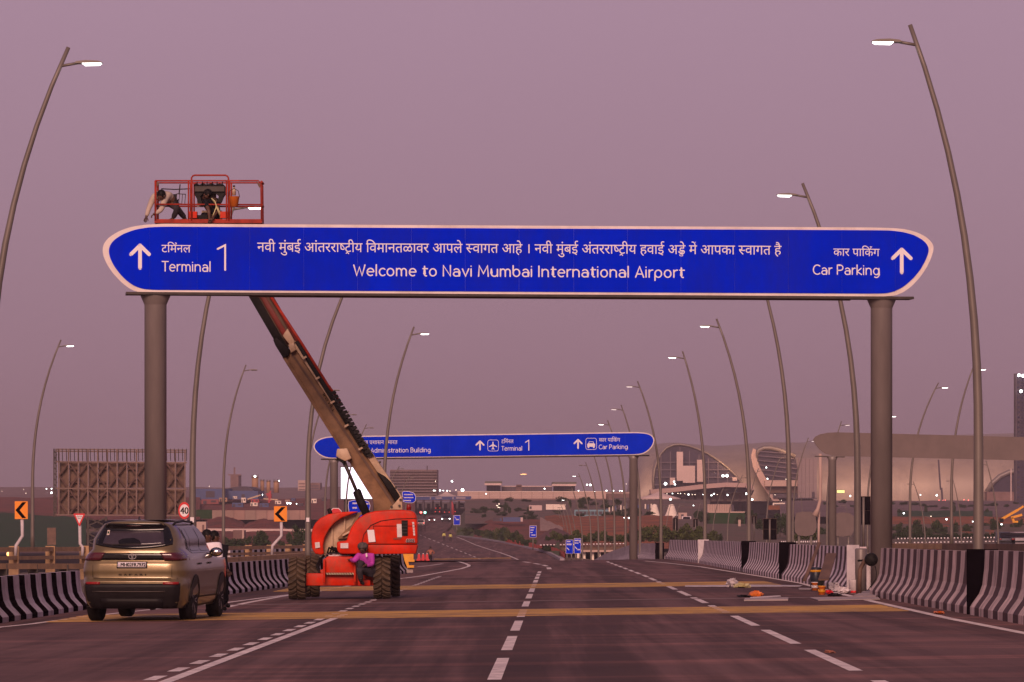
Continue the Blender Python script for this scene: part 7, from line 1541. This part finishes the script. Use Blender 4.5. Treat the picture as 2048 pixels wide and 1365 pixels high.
# ---------------------------------------------------------------- distant lights
FL = [(4, 983, 1), (47, 979, 1), (52, 987, 1), (93, 978, 2), (103, 978, 2), (103, 986, 3.5), (184, 983, 3), (336, 985, 3), (406, 987, 4.5), (510, 953, 4.2), (523.5, 990, 4.2), (575, 1007, 3.6), (580.5, 1007, 3.6), (593, 1008, 2), (558, 962, 2), (418.5, 973, 1), (904, 963, 3.6), (871, 963, 1.4), (867.5, 981.5, 2.2), (870, 981.5, 2), (880, 981.5, 2.8), (886.5, 981.5, 1.8), (894.5, 982, 2.4), (900, 982.5, 1.6), (925, 980.8, 6), (912, 980.5, 1.6), (972, 988, 2), (1089, 978, 2.6), (1174, 970, 3), (1180.5, 970.5, 4), (1157, 982, 1.8), (1189, 983.5, 1.8), (1213, 982, 2.6), (1227, 982, 2.2), (1239.5, 982, 2), (1244, 982.5, 2), (1252.5, 968.5, 1), (1331, 968, 5.6), (1348, 964, 3), (1350, 969, 3.4), (1408, 963.5, 4), (1341, 999, 4), (1446, 952, 5), (1454, 952, 5.4), (1334, 988, 1.2), (1345, 987.5, 1.8), (1356, 987.5, 1.6), (1361, 987.5, 1.6), (1369.5, 988, 1.2), (1377, 989.5, 3), (1384.5, 989.5, 1.4), (1390, 989.5, 1.4), (1406.5, 989.5, 2), (1423, 991, 3), (1428, 988, 2.4), (1434.5, 989.5, 1.2), (1455, 990.5, 2.8), (1492.5, 988, 3.6), (1504.5, 999.5, 3.6), (1502, 990, 1.2), (1387, 1011.5, 1.8), (1532.5, 935.5, 2.6), (1535, 958, 2.4), (1572, 959, 1.2), (1700.5, 992.5, 3), (1841, 990.5, 2.2), (1873.5, 991, 3.4), (1807.5, 1027, 3), (1893, 1039, 3), (1903, 1042, 2.6), (1862, 1033, 1.4), (1945.5, 1043.5, 2), (2003, 1049, 2.8), (1249, 1036, 2.6), (1258, 1036.5, 3), (1260, 1006, 1.4), (1550, 990, 1), (1563, 1001, 1)]
def fl_where(px):
    for lim, t in ((75, 'at the far left edge of the horizon'), (150, 'just left of the billboard frame'), (350, 'shining in front of the billboard frame'), (660, 'over the construction site on the left'), (960, 'above the toll plaza'), (1270, 'above the pale viaduct'), (1375, 'left of the middle of the large terminal arch'), (1475, 'right of the middle of the large terminal arch'), (1600, 'by the second terminal arch'), (3000, 'on the far right before the terminal wall')):
        if px < lim: return t
for k, (px, py, d) in enumerate(FL):
    Y = 900 if py > 995 else (1180 if px < 700 else 1430); Y = 560 if py > 1025 else Y
    root = tag(MB().ball((0, 0, 0), d/2*Y/F, 10, 6).build('floodlight', M['flood'] if d > 1.7 else M['warm'], None), 'small glowing floodlight lamp '+fl_where(px), 'floodlight', 'distant floodlights'); root.location = W(px, py, Y)
for k, (px, py) in enumerate(((1878, 1001), (1886, 1001.5), (1890.5, 1001), (1937, 1001), (1928, 1000), (2027, 1004), (2029, 1008), (1832, 1006))): o = tag(MB().ball((0, 0, 0), .17, 8, 5).build('obstruction_light', M['redlight'], None), 'tiny red light glowing at the foot of the terminal', 'red light', 'red obstruction lights'); o.location = W(px, py, 1400)
for px, py, Y in ((16, 1108.5, 170), (442, 1107.5, 170)): o = tag(MB().ball((0, 0, 0), (.06, .06, .08), 10, 6).build('marker_light', M['amber'], None), 'amber marker light by the brown railing, %s' % ('at the left edge' if px < 100 else 'right of the car mirror'), 'marker light'); o.location = W(px, py, Y)
# ---------------------------------------------------------------- tools and litter by the right barrier
def onroad(px, py): return rd(px, py)
def bucket_(px, py, w_, h_, material, label, lidm, band=None):
    p = onroad(px, py); s_ = F/p.y; r_ = w_/2/s_; h = h_/s_; root = thing('paint_bucket', p, label, 'bucket'); m = MB()
    m.lathe(p, [(r_*.86, 0), (r_*.97, h*.86), (r_*1.03, h*.87), (r_*1.03, h*.92), (r_*.98, h*.93)], 22); m.build('bucket_body', material, root)
    m = MB(); m.lathe(p, [(r_*1.05, h*.93), (r_*1.05, h*.99), (r_*.3, h)], 22); m.build('lid', lidm, root)
    if band: m = MB(); m.lathe(p, [(r_*.965, h*.30), (r_*.985, h*.62)], 22); m.build('label_band', band, root)
    m = MB(); m.tube([p+Vector((-r_, -.02, h*.8)), p+Vector((-r_*.6, -r_, h*.55)), p+Vector((r_*.6, -r_, h*.55)), p+Vector((r_, -.02, h*.8))], .006, 5); m.build('handle', M['dark_steel'], root)
bucket_(1630, 1181.5, 15, 17, M['bucket'], 'orange paint bucket with pale label, left and behind of the two', M['signwhite'], M['signwhite'])
bucket_(1643.5, 1190, 15.5, 18, M['bucket'], 'orange paint bucket, right and nearer of the two', M['yellow'], M['yellow'])
p = onroad(1632, 1178); root = thing('drum', p, 'dark drum with a yellow band under the leaning board', 'drum'); s_ = F/p.y; m = MB(); r_ = 12/s_; h = 43/s_
m.lathe(p, [(r_*.92, 0), (r_, h*.5), (r_*1.0, h*.94), (r_*.8, h)], 24); m.build('drum_body', mat('drum_blue', (.02, .025, .04), .4, 0, .2, 4), root); m = MB(); m.lathe(p, [(r_*1.03, h*.78), (r_*1.03, h*.88)], 24); m.build('band', M['yellow'], root)
def leaning(name, a, b, w_, th_, Y0, Y1, material, label, cat='board'):
    p, q = W(*a, Y0), W(*b, Y1); root = thing(name, p, label, cat); m = MB(); m.bar(p, q, w_, th_); m.build('board', material, root)
leaning('leaning_board', (1609, 1162), (1639, 1086), .08, .03, 101, 103, M['brown'], 'thin pale post leaning against the striped barrier')
leaning('leaning_board', (1647, 1160), (1663, 1108), .24, .035, 99, 101.5, M['brown'], 'short brown board leaning beside the dark drum')
m = MB(); root = thing('black_sheet', onroad(1655, 1170), 'black sheet hanging behind the short brown board', 'sheet'); q = [(1659, 1108), (1664, 1112), (1646, 1170), (1640, 1176), (1634, 1170)]; m.prism([W(a, b, 101.6) for a, b in q], [W(a, b, 101.63) for a, b in q]); m.build('sheet', M['black'], root)
root = thing('cracked_bucket', onroad(1708, 1187), 'whitish plastic bucket with red stains by the column gap', 'bucket'); p = onroad(1708, 1187); s_ = F/p.y; m = MB(); m.lathe(p, [(9/s_, 0), (10.5/s_, 26/s_), (11/s_, 27/s_), (10/s_, 26/s_), (8.5/s_, .03)], 20); m.build('bucket_body', M['cloth_white'], root); m = MB(); m.lathe(p, [(9.2/s_, .01), (9.6/s_, .06)], 20); m.build('red_stain', M['signred'], root)
def crumple(px, py, w_, h_, material, label, seed, cat='rubbish', name='crumpled_bag', flat_=1):
    p = onroad(px, py); s_ = F/p.y; r = random.Random(seed); m = MB(); m.ball(p+Vector((0, 0, h_/2/s_)), (w_/2/s_, .28, h_/2/s_), 16, 10); m.v = [(x+r.uniform(-.05, .05), y+r.uniform(-.06, .06), max(p.z+.005, z+r.uniform(-.05, .05)*flat_)) for x, y, z in m.v]; m.sm = [False]*len(m.sm)
    root = thing(name, p, label, cat); m.build('bag', material, root)
crumple(1669, 1184, 22, 17, M['cloth_white'], 'crumpled white plastic bag, left one by the orange buckets', 1); crumple(1688, 1188, 22, 10, M['cloth_white'], 'low crumpled pale bag between the white bag and whitish bucket', 2); crumple(1465, 1175.5, 22, 16, M['cloth_white'], 'upright heap of white cloth on the second yellow strip', 3); crumple(1484, 1176, 32, 7, M['webbing'], 'low heap of dark and yellow rope beside the white cloth', 4, name='rope_heap'); crumple(1512, 1194, 26, 9, M['bucket'], 'orange and brown cloth heap lying on the asphalt', 5, name='cloth_heap'); crumple(1488, 1195, 26, 4, M['black'], 'flat dark rag left of the orange cloth heap', 6, name='dark_rag', flat_=.3)
crumple(1668, 1193, 26, 5, M['black'], 'black cable coil in front of the white bag', 8, name='cable_coil', flat_=.5); crumple(1657, 1188, 12, 6, M['signred'], 'small red rag right of the nearer orange bucket', 9, name='red_rag', flat_=.6)
crumple(1878, 1228, 13, 4, M['bucket'], 'orange scrap lying at the foot of the right barrier', 10, name='orange_scrap', flat_=.4); crumple(1659, 1306, 10, 3, M['shirt_orange'], 'tiny pinkish scrap on the asphalt in the right lane', 11, name='paper_scrap', flat_=.3)
def lying(pts, material, label, th_=.04, name='lying_board'):
    q = [rd(*a) for a in pts]; root = thing(name, q[0], label, 'board'); m = MB(); m.prism([v+Vector((0, 0, th_)) for v in q], [v+Vector((0, 0, .008)) for v in q]); m.build('board', material, root)
lying([(1490, 1200), (1577, 1198.5), (1576, 1202.5), (1488, 1203.5)], M['concrete'], 'narrow grey board lying in front of the orange cloth heap')
lying([(1620, 1197.5), (1756, 1196.5), (1760, 1200.5), (1636, 1202.5)], M['concrete'], 'long pale sheet lying at the foot of the near right barrier', .025)
lying([(1706, 1196), (1746, 1179), (1760, 1183), (1752, 1197)], M['concrete'], 'grey triangular sheet leaning by the barrier gap', .05)
lying([(1597, 1178.5), (1625, 1179), (1621, 1181.5), (1598, 1181)], M['concrete'], 'short pale offcut left of the orange buckets', .03)
lying([(1370, 1172.6), (1500, 1171.2), (1605, 1172.5), (1600, 1174.5), (1370, 1174.6)], M['paint'], 'long thin white sheet strip lying on the second yellow strip', .02)
lying([(1500, 1196.5), (1560, 1193), (1562, 1194.5), (1502, 1198.4)], M['cloth_white'], 'thin pale lath lying behind the grey board', .02)
# round work lamp and cables by the column
root = thing('work_lamp', W(1742, 1190, 95.2), 'round black floodlight housing turned away by the right gantry column', 'work lamp'); m = MB(); c = W(1742.5, 1119.5, 95.2); m.lathe(c, [(.0, -.14), (.10, -.13), (.145, -.06), (.15, .02), (.12, .05), (.0, .06)], 20, 0, 'Y'); m.build('housing', M['black'], root)
m = MB(); m.tube([W(1730, 1122, 95.3), W(1726, 1128, 95.4), W(1720, 1140, 95.3), W(1719, 1160, 95.3), W(1719, 1188, 95.4)], .05, 8); m.build('stand', M['brown'], root); m = MB(); m.tube([W(1742, 1119, 95.4), W(1730, 1121, 95.4), W(1716, 1122, 95.5)], .025, 6); m.tube([W(1750, 1132, 95.3), W(1753, 1145, 95.2), W(1752, 1158, 95.2), W(1740, 1175, 95.2), W(1735, 1182, 95.2)], .01, 6); m.build('cable', M['black'], root)
m = MB(); root = thing('wrapped_cylinder', W(1728, 1110, 97.5), 'pale plastic wrapped pipe bundle beside the right gantry column', 'pipe bundle'); m.lathe(W(1722, 1187, 98.6), [(.13, 0), (.14, 1.0), (.12, 1.03)], 16); m.build('wrapping', M['column'], root)
root = thing('box_panel', W(1742, 1178, 96.8), 'pinkish square panel behind the round black lamp', 'panel'); m = MB(); a, b = W(1733, 1131, 97.2), W(1751, 1178, 97.2); m.box(((a.x+b.x)/2, 97.2, (a.z+b.z)/2), (b.x-a.x, .06, a.z-b.z)); m.build('panel', M['paint'], root)
# ---------------------------------------------------------------- haze
m = MB(); m.box((0, 1900, 25), (1500, 3820, 78)); hz = m.build('haze', [], None) if False else None
hm = bpy.data.materials.new('haze'); hm.use_nodes = True; ht_ = hm.node_tree; ht_.nodes.clear()
pv = nd(ht_, 'ShaderNodeVolumePrincipled'); pv.inputs['Color'].default_value = (.86, .74, .80, 1); pv.inputs['Density'].default_value = 0.00017; pv.inputs['Anisotropy'].default_value = 0.1
ho = nd(ht_, 'ShaderNodeOutputMaterial'); ht_.links.new(pv.outputs[0], ho.inputs['Volume'])
tag(m.build('haze', hm), kind='stuff')
